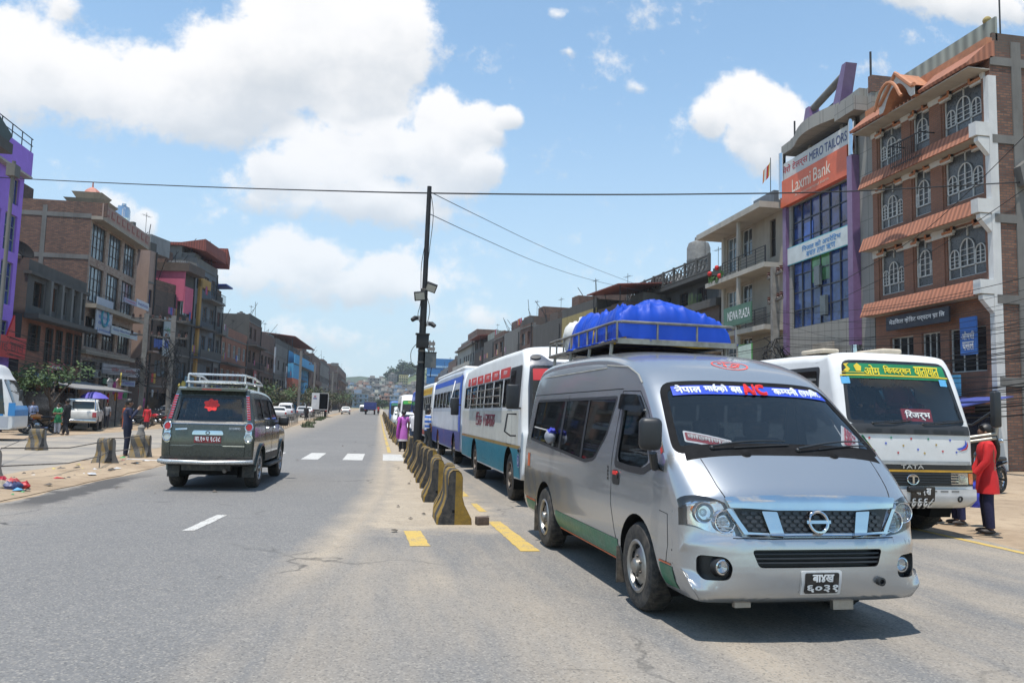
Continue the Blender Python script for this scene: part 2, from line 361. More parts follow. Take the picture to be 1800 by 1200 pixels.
def text(mb, s, m, fn, u0, u1, v0, v1, bold=0.0, smooth=False):
	"""fit the lettering into the rectangle u0..u1, v0..v1 and lay it on fn(u, v)"""
	V, F_ = lay(s)
	if not V: return
	a0, a1 = min(v.x for v in V), max(v.x for v in V); b0, b1 = min(v.y for v in V), max(v.y for v in V)
	pts = [(u0+(v.x-a0)/(a1-a0)*(u1-u0), v0+(v.y-b0)/(b1-b0)*(v1-v0), v.z) for v in V]
	for k, (p, q) in enumerate([(0, 0)] if not bold else [(0, 0), (bold, 0), (0, bold), (bold, bold)]):
		mb.add([Vector(fn(u+p, w+q, h+k*.0022)) for u, w, h in pts], F_, m, smooth)
def flat(origin, ux, vx):
	o, a, b = Vector(origin), Vector(ux).normalized(), Vector(vx).normalized(); n = a.cross(b)
	return lambda u, v, h=0.0: o+a*u+b*v+n*h
# ------------------------------------------------------------------ a vehicle's skin
def smooth_line(pts, step=.04):
	"""rounded polyline through control points (centripetal Catmull-Rom), evenly resampled; a point given twice stays a corner"""
	P = [Vector((p[0], p[1])) for p in pts]; out = [P[0]]
	for i in range(len(P)-1):
		a, b = P[i], P[i+1]
		if (b-a).length < 1e-6: continue
		p0 = P[i-1] if i > 0 else a-(b-a); p3 = P[i+2] if i+2 < len(P) else b+(b-a)
		if (p0-a).length < 1e-6: p0 = a-(b-a)*.5
		if (p3-b).length < 1e-6: p3 = b+(b-a)*.5
		t0 = 0; t1 = t0+math.sqrt((a-p0).length); t2 = t1+math.sqrt((b-a).length); t3 = t2+math.sqrt((p3-b).length)
		n = max(1, int((b-a).length/step))
		for k in range(1, n+1):
			t = t1+(t2-t1)*k/n
			A1 = p0*((t1-t)/(t1-t0))+a*((t-t0)/(t1-t0)); A2 = a*((t2-t)/(t2-t1))+b*((t-t1)/(t2-t1)); A3 = b*((t3-t)/(t3-t2))+p3*((t-t2)/(t3-t2))
			B1 = A1*((t2-t)/(t2-t0))+A2*((t-t0)/(t2-t0)); B2 = A2*((t3-t)/(t3-t1))+A3*((t-t1)/(t3-t1))
			out.append(B1*((t2-t)/(t2-t1))+B2*((t-t1)/(t2-t1)))
	return out
def lerp_table(tab, x):
	if x <= tab[0][0]: return tab[0][1]
	for (a, b), (c, d) in zip(tab, tab[1:]):
		if x <= c: return b+(d-b)*(x-a)/(c-a)
	return tab[-1][1]
class Skin:
	"""sil: (y, z, corner depth) along the centre line, front bottom -> front -> roof -> rear -> rear bottom; W(y, z) half width"""
	def __init__(s, sil, W, n=2.6, step=.04):
		s.W = lambda y, z: (W(y, z-.07)+W(y, z-.035)+2*W(y, z)+W(y, z+.035)+W(y, z+.07))/6; s.n = n; s.line = smooth_line([(a, b) for a, b, *_ in sil], step); acc = [0]
		for a, b in zip(s.line, s.line[1:]): acc.append(acc[-1]+(b-a).length)
		s.acc = acc; s.L = acc[-1]
		kn = []
		for q in sil: kn.append((s.near(q[0], q[1]), q[2]))
		kn.sort(); s.dep = kn
		zs = [p.y for p in s.line]; s.itop = zs.index(max(zs))
	def near(s, y, z):
		i = min(range(len(s.line)), key=lambda k: (s.line[k].x-y)**2+(s.line[k].y-z)**2); return s.acc[i]
	def at(s, t):
		t = min(max(t, 0), s.L); lo, hi = 0, len(s.acc)-1
		while hi-lo > 1:
			m = (lo+hi)//2
			if s.acc[m] <= t: lo = m
			else: hi = m
		f = (t-s.acc[lo])/max(1e-9, s.acc[hi]-s.acc[lo]); return s.line[lo].lerp(s.line[hi], f)
	def nrm(s, t):
		d = s.at(t+.06)-s.at(t-.06); d.normalize(); return Vector((d.y, -d.x)) if False else Vector((d.y, -d.x))*1.0
	def edge(s, t):
		n = s.nrm(t); return s.at(t)-n*lerp_table(s.dep, t)
	def G0(s, x, t):
		e = s.edge(t); w = s.W(e.x, e.y); u = min(1, abs(x)/w)
		d = lerp_table(s.dep, t)*(1-max(0, 1-u**s.n)**(1/s.n)); p = s.at(t)-s.nrm(t)*d
		return Vector((max(-w, min(w, x)), p.x, p.y))
	def G(s, x, t, off=0.0):
		p = s.G0(x, t)
		if off:
			e = s.edge(t); w = s.W(e.x, e.y); x2 = max(-w*.97, min(w*.97, x))
			a = s.G0(x2+.01, t)-s.G0(x2-.01, t); b = s.G0(x2, t+.02)-s.G0(x2, t-.02); n = a.cross(b)
			if n.length > 1e-9:
				n.normalize(); n2 = s.nrm(t)
				if n.y*n2.x+n.z*n2.y < 0: n = -n
				p = p+n*off
		return p
	def t_front(s, z):
		for i in range(s.itop):
			if s.line[i].y <= z <= s.line[i+1].y: return s.acc[i]+(z-s.line[i].y)/max(1e-9, s.line[i+1].y-s.line[i].y)*(s.acc[i+1]-s.acc[i])
		return s.acc[s.itop]
	def t_rear(s, z):
		for i in range(len(s.line)-2, s.itop-1, -1):
			if s.line[i+1].y <= z <= s.line[i].y: return s.acc[i]+(s.line[i].y-z)/max(1e-9, s.line[i].y-s.line[i+1].y)*(s.acc[i+1]-s.acc[i])
		return s.acc[s.itop]
	def front(s, x, z, off=0.0): return s.G(x, s.t_front(z), off)
	def rear(s, x, z, off=0.0): return s.G(x, s.t_rear(z), off)
	def side(s, sg, off=0.0):
		def f(y, z, h=0.0):
			w = s.W(y, z); return Vector((sg*(w+off+h), y, z))
		return f
	def ribbon(s, mb, m, holes=(), nu=22, dt=.07, t0=0.0, t1=None):
		"""front, roof and rear skin; holes are given as closed polygons in (u = x/halfwidth, t)"""
		t1 = s.L if t1 is None else t1; us = [math.sin(math.pi/2*(-1+2*i/nu)) for i in range(1, nu)]
		def fn(u, t):
			e = s.edge(t); return s.G0(u*s.W(e.x, e.y), t)
		mb.panel([(-1, t0), (1, t0), (1, t1), (-1, t1)], fn, m, us=us, dv=dt, holes=holes)
	def hole(s, pts, where='front'):
		out = []
		for x, z in pts:
			t = s.t_front(z) if where == 'front' else s.t_rear(z); e = s.edge(t); out.append((x/s.W(e.x, e.y), t))
		return out
	def sides(s, mb, m, wheels, r, holes=(), sill=None, du=.16, dv=.09):
		ed = [s.edge(s.L*i/max(60, int(s.L/.05))) for i in range(max(60, int(s.L/.05))+1)]; poly = [(p.x, p.y) for p in ed]
		zb = (poly[0][1]+poly[-1][1])/2; cl = [poly[0]]
		for p in poly[1:]:
			if (Vector(p)-Vector(cl[-1])).length > .012: cl.append(p)
		arch = []
		for wy in sorted(wheels):
			a0 = math.asin(max(-1, min(1, (sill if sill is not None else zb)-wheels[wy])) / r if False else max(-.98, min(.98, ((sill if sill is not None else zb)-wheels[wy])/r)))
			arch += [(wy+r*math.cos(q), wheels[wy]+r*math.sin(q)) for q in [math.pi-a0+(2*a0-math.pi)*k/18 for k in range(19)]]
		for sg in (1, -1): mb.panel(cl+arch, s.side(sg), m, du=du, dv=dv, holes=holes)
		for wy in wheels:                                   # dark wheel wells
			for sg in (1, -1):
				ps = [(wy+r*math.cos(q), wheels[wy]+r*math.sin(q)) for q in [math.pi*(1.12-1.24*k/16) for k in range(17)]]
				vs = []; 
				for (y, z) in ps:
					w = s.W(y, z); vs += [(sg*(w-.002), y, z), (sg*(w-.34), y, z)]
				fs = [(2*i, 2*i+1, 2*i+3, 2*i+2) for i in range(16)]
				o = len(vs); vs += [(sg*(s.W(wy, .5)-.34), y, z) for y, z in ps]; fs.append(tuple(range(o, o+17)))
				mb.add(vs, fs, DARK)
DARK = mat((.012, .012, .012), .9, 0, .2, 5, spec=.1)
RUBBER = mat((.022, .021, .02), .85, 0, .25, 6, .25, dirt=.55, dirtcol=(.16, .13, .1))
BLACKP = mat((.018, .019, .021), .45, 0, .2, 6, .05)
CHROME = mat((.56, .57, .58), .08, 1, .05, 3)
STEEL = mat((.36, .35, .33), .38, .85, .25, 5, dirt=.35)
RUSTY = mat((.15, .13, .115), .6, .55, .4, 7, dirt=.4)
LAMPG = glass((.2, .2, .2), .12)
GLASS = glass((.02, .025, .028), .6)
GLASSD = glass((.008, .01, .012), .86)
GLASSL = glass((.03, .04, .04), .28)
REDL = mat((.35, .008, .006), .12, 0, .2, 20, coat=.6)
AMBER = mat((.6, .16, .02), .2, 0, .2, 20, coat=.4)
def rrect(x0, x1, y0, y1, r=.05, n=4):
	out = []
	for cx, cy, a in ((x1-r, y1-r, 0), (x0+r, y1-r, 90), (x0+r, y0+r, 180), (x1-r, y0+r, 270)):
		out += [(cx+r*math.cos(R(a+90*k/n)), cy+r*math.sin(R(a+90*k/n))) for k in range(n+1)]
	return out
def rpoly(pts, r=.05, n=4):
	out = []; k = len(pts)
	for i in range(k):
		p = Vector(pts[i]); a = Vector(pts[i-1])-p; b = Vector(pts[(i+1) % k])-p; q = min(r, a.length*.45, b.length*.45); a = p+a.normalized()*q; b = p+b.normalized()*q
		out += [tuple((a*(1-t)**2+p*2*t*(1-t)+b*t*t)) for t in [j/n for j in range(n+1)]]
	return out
def dens(p, d=.04):
	o = []
	for i in range(len(p)):
		a, b = Vector(p[i]), Vector(p[(i+1) % len(p)]); k = max(1, math.ceil((b-a).length/d)); o += [tuple(a.lerp(b, j/k)) for j in range(k)]
	return o
def inset(poly, d):
	c = [0, 0]; n = len(poly); out = []; ar = sum(poly[i][0]*poly[(i+1) % n][1]-poly[(i+1) % n][0]*poly[i][1] for i in range(n)); sg = 1 if ar > 0 else -1
	for i in range(n):
		a = Vector(poly[i-1]); p = Vector(poly[i]); b = Vector(poly[(i+1) % n]); t = (b-a)
		if t.length < 1e-9: out.append(tuple(p)); continue
		t.normalize(); out.append((p.x-t.y*d*sg, p.y+t.x*d*sg))
	return out
def band(mb, poly, d, fn, m, closed=True):
	"""a strip of width d just inside an outline (rubber seals, frames)"""
	q = inset(poly, d); n = len(poly); vs = [fn(*p) for p in poly]+[fn(*p) for p in q]
	mb.add(vs, [(i, (i+1) % n, (i+1) % n+n, i+n) for i in range(n)], m)
def wheel(parent, x, y, r, w, sg, style='steel', lod=1):
	"""tyre with a rim as its sub-part; sg = side of the vehicle the face looks to"""
	T = Matrix.Rotation(R(90)*sg, 4, 'Y'); b = MB(); rr = r*.60
	pr = [(rr, -w/2), (r*.80, -w/2-.004), (r*.93, -w/2+.004), (r*.985, -w/2+w*.14), (r, -w/2+w*.28), (r, w/2-w*.28), (r*.985, w/2-w*.14), (r*.93, w/2-.004), (r*.80, w/2+.004), (rr, w/2-.004)]
	b.lathe(pr, RUBBER, 36 if lod else 18, T)
	for k in range(36 if lod else 0): 
		a = 2*math.pi*k/36; b.box(r-.004, r+.004, -.008, .008, -w*.30, w*.30, RUBBER, T @ Matrix.Rotation(a, 4, 'Z'))
	o = b.build('wheel', parent, (x, y, r)); c = MB(); rm = {'steel': STEEL, 'dark': RUSTY, 'alloy': mat((.42, .42, .43), .3, .9, .15, 6, dirt=.3)}[style]; h = w/2
	c.lathe([(rr+.002, h-.002), (rr-.012, h+.006), (rr-.03, h-.005), (rr-.045, h-.05), (rr*.80, h-.065), (rr*.72, h-.035), (rr*.52, h-.02), (rr*.42, h-.012), (rr*.30, h-.012), (rr*.28, h+.018), (rr*.2, h+.03), (0, h+.03)], rm, 36 if lod else 16, T)
	for k in range(8 if lod else 0):
		a = 2*math.pi*(k+.5)/8; q = rr*.73
		c.lathe([(.0, .002), (rr*.12, .002)], DARK, 10, T @ Matrix.Translation((q*math.cos(a), q*math.sin(a), h-.03)) @ Matrix.Rotation(a, 4, 'Z') @ Matrix.Scale(1.5, 4, (0, 1, 0)) @ Matrix.Rotation(-.25, 4, 'Y'))
	for k in range(6 if lod else 0):
		a = 2*math.pi*k/6; c.lathe([(.0, .014), (.009, .014), (.011, 0)], RUSTY, 6, T @ Matrix.Translation((rr*.37*math.cos(a), rr*.37*math.sin(a), h-.012)))
	c.build('rim', o); return o
def lamp_round(parent, name, c, r, mglass, T, depth=.05):
	b = MB(); b.lathe([(r, 0), (r*.9, -depth*.5), (r*.5, -depth), (0, -depth*1.1)], CHROME, 20, T); b.ball((0, 0, -depth*.5), r*.28, mglass, 10, T)
	b.lathe([(r, 0), (r*.8, .012), (r*.4, .02), (0, .022)], LAMPG, 20, T); return b.build(name, parent)
def wiper(parent, fn, a, b, lift=.02):
	m = MB(); n = 10
	m.tube([fn(a[0]+(b[0]-a[0])*i/n, a[1]+(b[1]-a[1])*i/n, lift+.015*math.sin(math.pi*i/n)) for i in range(n+1)], [.009-.004*i/n for i in range(n+1)], BLACKP, 6)
	d = Vector((b[0]-a[0], b[1]-a[1])); s0 = .28
	m.tube([fn(a[0]+d.x*(s0+(1.05-s0)*i/n), a[1]+d.y*(s0+(1.05-s0)*i/n)-.015, .012) for i in range(n+1)], .0065, BLACKP, 5)
	m.ball(fn(a[0], a[1], .01), .020, BLACKP, 8); return m.build('wiper', parent)
def seat_row(mb, x0, x1, y, z, m, n=3, h=.72):
	"""passenger seats facing +y, seat level z"""
	w = (x1-x0)/n
	for i in range(n):
		a = x0+w*i+.02; b = x0+w*(i+1)-.02
		mb.box(a, b, y-.02, y+.44, z, z+.13, m, None, .04); mb.box(a, b, y-.13, y, z+.05, z+h*.8, m, Matrix.Translation((0, 0, 0)), .045); mb.box(a+w*.22, b-w*.22, y-.14, y-.04, z+h*.8, z+h, m, None, .035)
def relief(mb, poly, fn, m, t, du=.1, dv=.1, m2=None):
	"""a raised plate: its face stands t above the surface and its edge runs down to it"""
	mb.panel(poly, lambda u, v: fn(u, v, t), m, du=du, dv=dv); n = len(poly)
	vs = [fn(u, v, t) for u, v in poly]+[fn(u, v, -.004) for u, v in poly]
	mb.add(vs, [(i, (i+1) % n, (i+1) % n+n, i+n) for i in range(n)], m2 or m)
def recess(mb, poly, fn, m, d, du=.1, dv=.1, wallm=None):
	mb.panel(poly, lambda u, v: fn(u, v, -d), m, du=du, dv=dv); n = len(poly)
	vs = [fn(u, v, 0) for u, v in poly]+[fn(u, v, -d) for u, v in poly]
	mb.add(vs, [(i, (i+1) % n, (i+1) % n+n, i+n) for i in range(n)], wallm or m)
def seam(mb, pts, fn, r=.004, m=None, h=-.001):
	out = []
	for (a, b), (c, d) in zip(pts, pts[1:]):
		k = max(2, int(math.hypot(c-a, d-b)/.06)); out += [fn(a+(c-a)*i/k, b+(d-b)*i/k, h) for i in range(k)]
	out.append(fn(*pts[-1], h)); mb.tube(out, r, m or DARK, 5)
def ring(mb, fn, cx, cz, r, m, th=.012, h=.012, n=28, sq=1.0):
	mb.tube([fn(cx+r*math.cos(2*math.pi*i/n), cz+r*sq*math.sin(2*math.pi*i/n), h) for i in range(n)], th, m, 7, closed=True)
def plate(parent, fn, cx, cz, w, h, col, rows, ink=(.8, .8, .8), name='number_plate', back=None, t=.012):
	b = MB(); bm_ = mat(col, .35, 0, .1, 8, dirt=.15)
	if back: relief(b, rrect(cx-w/2-.025, cx+w/2+.025, cz-h/2-.012, cz+h/2+.012, .01), fn, mat(back, .4, 0, .1, 9), t*.6)
	relief(b, rrect(cx-w/2, cx+w/2, cz-h/2, cz+h/2, .012), fn, bm_, t); k = len(rows)
	im = mat(ink, .5, 0, .15, 30)
	for i, (s, sx) in enumerate(rows):
		hh = h/k; z1 = cz+h/2-hh*i; text(b, s, im, lambda u, v, q=0.0: fn(u, v, t+.003+q), cx-w/2*sx, cx+w/2*sx, z1-hh*.86, z1-hh*.16, bold=.004)
	return b.build(name, parent)
# ------------------------------------------------------------------ the silver minibus
SILVER = mat((.41, .425, .44), .26, .74, .0, .5, coat=.6, rn=.0)
MATTE = mat((.014, .014, .015), .85, 0, .2, 9, spec=.08)
def silver_van():
	root = thing('minibus_van', 'silver high-roofed minibus van with blue tarpaulin load on its roof rack and green sill stripe', 'minibus', (3.0, 6.12, 0), math.pi+R(2.4))
	sil = [(.62, .25, .01), (.92, .255, .03), (1.02, .31, .24), (1.06, .44, .40), (1.055, .60, .40), (1.04, .70, .37), (1.02, .73, .36), (1.005, .80, .34), (.985, .90, .32), (.965, .985, .30), (.87, 1.09, .28), (.73, 1.21, .24), (.63, 1.28, .20),
		   (.61, 1.295, .19), (.06, 1.75, .16), (-.03, 1.82, .16), (-.05, 1.835, .16), (-.22, 1.94, .16), (-.5, 2.04, .15), (-.9, 2.12, .15), (-1.6, 2.18, .15), (-3.5, 2.18, .15), (-3.85, 2.11, .15), (-4.02, 1.9, .12), (-4.10, 1.2, .10), (-4.14, .55, .10), (-4.1, .36, .08), (-3.98, .29, .02)]
	def W(y, z):
		w = lerp_table([(.22, .80), (.34, .905), (.5, .935), (.8, .94), (1.05, .935), (1.2, .92), (1.75, .832), (1.9, .805), (2.05, .775), (2.25, .70)], z)
		return w-.05*max(0, y-.25)**2-.02*max(0, -3.2-y)**2+.012*math.exp(-((z-.93)/.05)**2)*(-1 if y < .3 else 0)*.6
	S = Skin(sil, W, 3.0); fr = S.front; sR = S.side(1); sL = S.side(-1)
	ws = rpoly([(-.865, 1.295), (.865, 1.295), (.825, 1.49), (.74, 1.83), (-.74, 1.83), (-.825, 1.49)], .11, 5)
	ws = [(x, z-.02*(1-(x/.8)**2)*(1 if z < 1.45 else 0)) for x, z in dens(ws)]
	hl = {sg: [(sg*x, z) for x, z in [(.922, 1.085), (.80, 1.035), (.655, .95), (.555, .725), (.64, .735), (.80, .775), (.922, .815)]] for sg in (1, -1)}
	low = rpoly([(-.50, .635), (.50, .635), (.455, .515), (-.455, .515)], .03)
	fog = {sg: rpoly([(sg*x, z) for x, z in [(.85, .60), (.85, .46), (.82, .40), (.65, .42), (.63, .52), (.67, .585)]], .04) for sg in (1, -1)}
	hl = {k: dens(v) for k, v in hl.items()}; fog = {k: dens(v) for k, v in fog.items()}; low = dens(low); b = MB()
	S.ribbon(b, SILVER, [S.hole(p) for p in [ws, low, hl[1], hl[-1], fog[1], fog[-1]]], nu=30, dt=.06)
	dw = rpoly([(.22, 1.17), (-.10, 1.56), (-.24, 1.645), (-.50, 1.66), (-.50, 1.15), (-.40, 1.10), (.02, 1.10)], .06)
	dwf = rpoly([(.33, 1.14), (.02, 1.52), (-.20, 1.68), (-.56, 1.70), (-.56, 1.08), (-.2, 1.06), (.12, 1.06)], .06)
	sw = rpoly([(-.72, 1.70), (-3.72, 1.70), (-3.80, 1.20), (-1.40, 1.06), (-1.12, 1.10), (-.86, 1.34)], .07)
	S.sides(b, SILVER, {0.0: .335, -2.94: .335}, .41, holes=[dw, sw], sill=.27)
	b.box(-.80, .80, -3.95, .70, .27, .30, DARK)
	body = b.build('body', root, ang=50)
	# interior
	b = MB(); IN = mat((.045, .045, .05), .8, 0, .2, 4); ST = mat((.05, .055, .07), .8, 0, .3, 5)
	b.box(-.84, .84, -3.9, .25, .42, .46, IN); b.prism([(.62, 1.19), (.28, 1.20), (.16, 1.12), (.18, .7), (.6, .7)], -.80, .80, mat((.07, .075, .08), .7, 0, .15, 4), 'x')
	b.box(-.86, .86, -.9, -.86, .45, 1.9, IN) if False else None
	for y in (-.62, -1.5, -2.3, -3.1): seat_row(b, -.76, .76, y, .78 if y > -1 else .72, ST, 3)
	b.build('interior', root)
	b = MB(); c = Vector((.40, .20, 1.16)); tilt = Matrix.Translation(c) @ Matrix.Rotation(R(62), 4, 'X')
	b.tube([tilt @ Vector((.19*math.cos(2*math.pi*i/28), .19*math.sin(2*math.pi*i/28), 0)) for i in range(28)], .016, BLACKP, 8, True)
	b.tube([tilt @ Vector((-.18, 0, 0)), tilt @ Vector((.18, 0, 0))], .016, BLACKP); b.tube([tilt @ Vector((0, 0, 0)), tilt @ Vector((0, -.03, -.35))], .03, BLACKP); b.ball(c, .05, BLACKP); b.build('steering_wheel', root)
	# windscreen, its black border and the strip with the company's name
	b = MB(); b.panel(ws, lambda u, v: fr(u, v, -.006), GLASSL, du=.1, dv=.06); o = b.build('windscreen', root)
	b = MB(); band(b, ws, .055, lambda u, v: fr(u, v, -.0035), MATTE); b.panel([(-.80, 1.255), (.80, 1.255), (.78, 1.335), (-.78, 1.335)], lambda u, v: fr(u, v, .003), MATTE, du=.1, dv=.03); b.build('windscreen_border', o)
	b = MB(); BLUE = mat((.02, .06, .48), .45, 0, .08, 6); st = [(-.67, 1.715), (.71, 1.715), (.685, 1.79), (-.655, 1.79)]
	b.panel(st, lambda u, v: fr(-u, v, .002), BLUE, du=.08, dv=.05); f = lambda u, v, h=0.0: fr(-u, v, .0045+h)
	WH = mat((.8, .82, .84), .5, 0, .1, 30); RD = mat((.62, .015, .012), .45, 0, .1, 12)
	text(b, 'नेपाल', WH, f, -.635, -.42, 1.724, 1.788, .003); text(b, 'माईक^ो', WH, f, -.385, -.185, 1.724, 1.788, .003); text(b, 'बस', WH, f, -.155, -.06, 1.724, 1.774, .003)
	text(b, 'A/C', RD, lambda u, v, h=0.0: f(u, v, h+.003), -.05, .15, 1.712, 1.79, .010)
	text(b, 'क{म}पनी', WH, f, .23, .45, 1.724, 1.788, .003); text(b, '(प^ा)िल.', WH, f, .475, .665, 1.72, 1.788, .003); b.build('name_strip', o)
	def card(name, cx, cz, w, h, a, col, ink, s, hh=-.02):
		b = MB(); ca, sa = math.cos(R(a)), math.sin(R(a)); f = lambda u, v, q=0.0: fr(-(cx+u*ca-v*sa), cz+u*sa+v*ca, hh+q)
		b.panel(rrect(-w/2-.012, w/2+.012, -h/2-.012, h/2+.012, .01), f, WH, du=.1, dv=.1); b.panel(rrect(-w/2, w/2, -h/2, h/2, .008), lambda u, v: f(u, v, .002), mat(col, .6, 0, .1, 6), du=.1, dv=.1)
		text(b, s, mat(ink, .5, 0, .1, 20), lambda u, v, q=0.0: f(u, v, .005+q), -w*.46, w*.46, -h*.40, h*.40, .004); return b.build(name, o)
	card('route_card', -.56, 1.378, .33, .058, -15, (.34, .02, .025), (.82, .8, .78), 'काठमाण्डौ'); card('route_card', .68, 1.41, .20, .10, 48, (.8, .8, .78), (.6, .03, .03), 'भक्तपुर')
	b = MB(); f2 = lambda u, v, h=0.0: fr(-u, v, .003+h)
	b.panel([(-.645, 1.60), (-.625, 1.60), (-.62, 1.62), (-.64, 1.625)], f2, WH) if False else None
	# cowl, wipers
	for a, c in (((.58, 1.305), (-.02, 1.335)), ((-.10, 1.285), (-.74, 1.37))): wiper(root, fr, a, c, .03)
	for x in (.34, -.38): b = MB(); b.lathe([(.0, .022), (.03, .015), (.045, 0)], MATTE, 10, Matrix.Translation(fr(x, 1.265, .0)) @ Matrix.Rotation(R(-40), 4, 'X')); b.build('wiper_cover', root)
	# bonnet seams, bumper seam, side seams
	b = MB(); seam(b, [(.70, 1.25), (.675, 1.08), (.645, .985), (.63, .92)], fr); seam(b, [(-.70, 1.25), (-.675, 1.08), (-.645, .985), (-.63, .92)], fr); seam(b, [(-.62, .718), (-.40, .708), (.40, .708), (.62, .718)], fr)
	for f in (sR, sL):
		seam(b, [(.60, .82), (.605, .6), (.52, .36)], f); seam(b, [(-.62, 1.74), (-.64, 1.1), (-.62, .75), (-.50, .48)], f); seam(b, [(-.62, 1.74), (-.2, 1.73), (.05, 1.56), (.38, 1.14), (.50, 1.12)], f); seam(b, [(-.62, 1.76), (-3.95, 1.76)], f)
		seam(b, [(.46, .83), (.60, .82)], f, .003); seam(b, [(-2.3, 1.74), (-2.3, 1.08)], f, .003)
	b.build('panel_gap', root)
	b = MB(); ROOFG = mat((.30, .29, .26), .6, .2, .2, 6)
	for sg in (1, -1): b = MB(); seam(b, [(-.20, 1.80), (-.32, 1.875), (-.6, 1.955), (-1.2, 2.0)], S.side(sg), .008, ROOFG, .0); seam(b, [(-1.2, 1.975), (-3.6, 1.975)], S.side(sg), .007, ROOFG, .0); b.build('roof_gutter', root)
	# lamps
	for sg in (1, -1):
		b = MB(); CH2 = mat((.85, .86, .9), .10, .9, .12, 14); recess(b, hl[sg], fr, CH2, .055, .05, .04, BLACKP)
		for (x, z, r) in ((.80, .885, .068), (.665, .825, .072)):
			p = fr(sg*x, z, -.03); T = Matrix.Translation(p) @ Matrix.Rotation(R(-88), 4, 'X') @ Matrix.Rotation(R(0), 4, 'Y')
			b.lathe([(r, .025), (r*.95, .01), (r*.75, -.02), (r*.4, -.035), (0, -.04)], CHROME, 20, T); b.lathe([(r, .025), (r*1.08, .027), (r*1.08, -.02)], CH2, 20, T); b.ball((0, 0, .0), r*.42, LAMPG, 12, T)
		for k in range(5): b.tube([fr(sg*(.60+.012*k), .76+.02*k, -.035), fr(sg*(.70+.02*k), .775+.018*k, -.035)], .006, CHROME, 5)
		b.ball(fr(sg*.86, .91, -.03), .022, AMBER, 8)
		h = b.build('headlight', root); b = MB(); b.panel(hl[sg], lambda u, v: fr(u, v, .002), LAMPG, du=.04, dv=.03); b.build('lamp_cover', h)
		b = MB(); recess(b, fog[sg], fr, BLACKP, .06, .05, .05); p = fr(sg*.70, .515, -.02); T = Matrix.Translation(p) @ Matrix.Rotation(R(-90), 4, 'X')
		b.lathe([(.05, -.03), (.052, .012), (.043, .016), (.04, .0), (.0, -.015)], CHROME, 18, T); b.lathe([(.075, -.03), (.06, .01), (.05, .012)], BLACKP, 18, T); b.lathe([(.044, .014), (.02, .022), (0, .024)], LAMPG, 18, T); b.build('fog_lamp', root)
	# grille
	b = MB(); BK = mat((.010, .010, .011), .35, 0, .2, 10); gp = [(-.60, .905), (.60, .905), (.50, .722), (-.50, .722)]
	b.panel(gp, lambda u, v: fr(u, v, .006), BK, du=.1, dv=.06)
	for r in range(6):
		for k in range(17):
			x = -.50+k*.0625+(.031 if r % 2 else 0); z = .738+r*.027
			if abs(x) < .52+(z-.738)*.4: b.panel([(x-.024, z), (x-.014, z+.010), (x+.014, z+.010), (x+.024, z), (x+.014, z-.010), (x-.014, z-.010)], lambda u, v: fr(u, v, .014), mat((.03, .03, .033), .25, 0, .1, 10), du=1, dv=1, smooth=False)
	g = b.build('grille', root); b = MB()
	relief(b, rpoly([(-.66, .985), (.66, .985), (.63, .915), (.30, .89), (-.30, .89), (-.63, .915)], .012), fr, CHROME, .030, .06, .03)
	for sg in (1, -1):
		relief(b, [(sg*x, z) for x, z in [(.655, .905), (.625, .905), (.52, .752), (.30, .733), (.30, .715), (.545, .735)]], fr, CHROME, .028, .05, .03)
		relief(b, rpoly([(sg*x, z) for x, z in [(.415, .885), (.305, .880), (.265, .712), (.365, .716)]], .008), fr, CHROME, .036, .05, .03)
	relief(b, [(-.27, .735), (.27, .735), (.27, .716), (-.27, .716)], fr, CHROME, .022, .05, .03); b.build('chrome_surround', g)
	b = MB(); ring(b, fr, 0, .812, .070, CHROME, .012, .035); relief(b, [(-.092, .823), (.092, .823), (.092, .801), (-.092, .801)], fr, CHROME, .042, .03, .03); b.build('badge', g)
	b = MB(); recess(b, low, fr, BK, .06, .08, .04)
	for z in (.545, .575, .605): b.tube([fr(-.48, z, -.02), fr(-.24, z, -.02), fr(0, z, -.02), fr(.24, z, -.02), fr(.48, z, -.02)], .010, BLACKP, 6)
	b.build('lower_intake', root)
	plate(root, lambda u, v, h=0.0: fr(-u, v, h), -.0, .415, .255, .135, (.012, .012, .014), [('बा४ख', .62), ('६०३१', .90)], back=(.55, .55, .55), t=.018)
	b = MB(); T = Matrix.Translation(fr(-.47, .41, .0)) @ Matrix.Rotation(R(-90), 4, 'X'); b.lathe([(.03, 0), (.03, .03), (.018, .032), (.014, .01), (0, .01)], BLACKP, 14, T); b.build('tow_plug', root)
	for q in ((-.36, -.20, .19), (.44, .56, .22)): b = MB(); b.box(q[0], q[1], .86, .90, q[2], .27, STEEL); b.build('tow_bracket', root)
	# emblem on the roof brow: a ring round a standing figure
	b = MB(); RE = mat((.70, .09, .07), .5, 0, .15, 8); fe = lambda u, v, h=0.0: S.G(-u*1.3-.04, tb-v*1.3, .003+h)
	tb = S.near(-.33, 1.98)
	for rr in (.13, .124): b.add([fe(a*math.cos(2*math.pi*i/40), a*.74*math.sin(2*math.pi*i/40)) for i in range(40) for a in (rr, rr-.006)], [(2*i, 2*i+1, (2*i+3) % 80, (2*i+2) % 80) for i in range(40)], RE)
	random.seed(5)
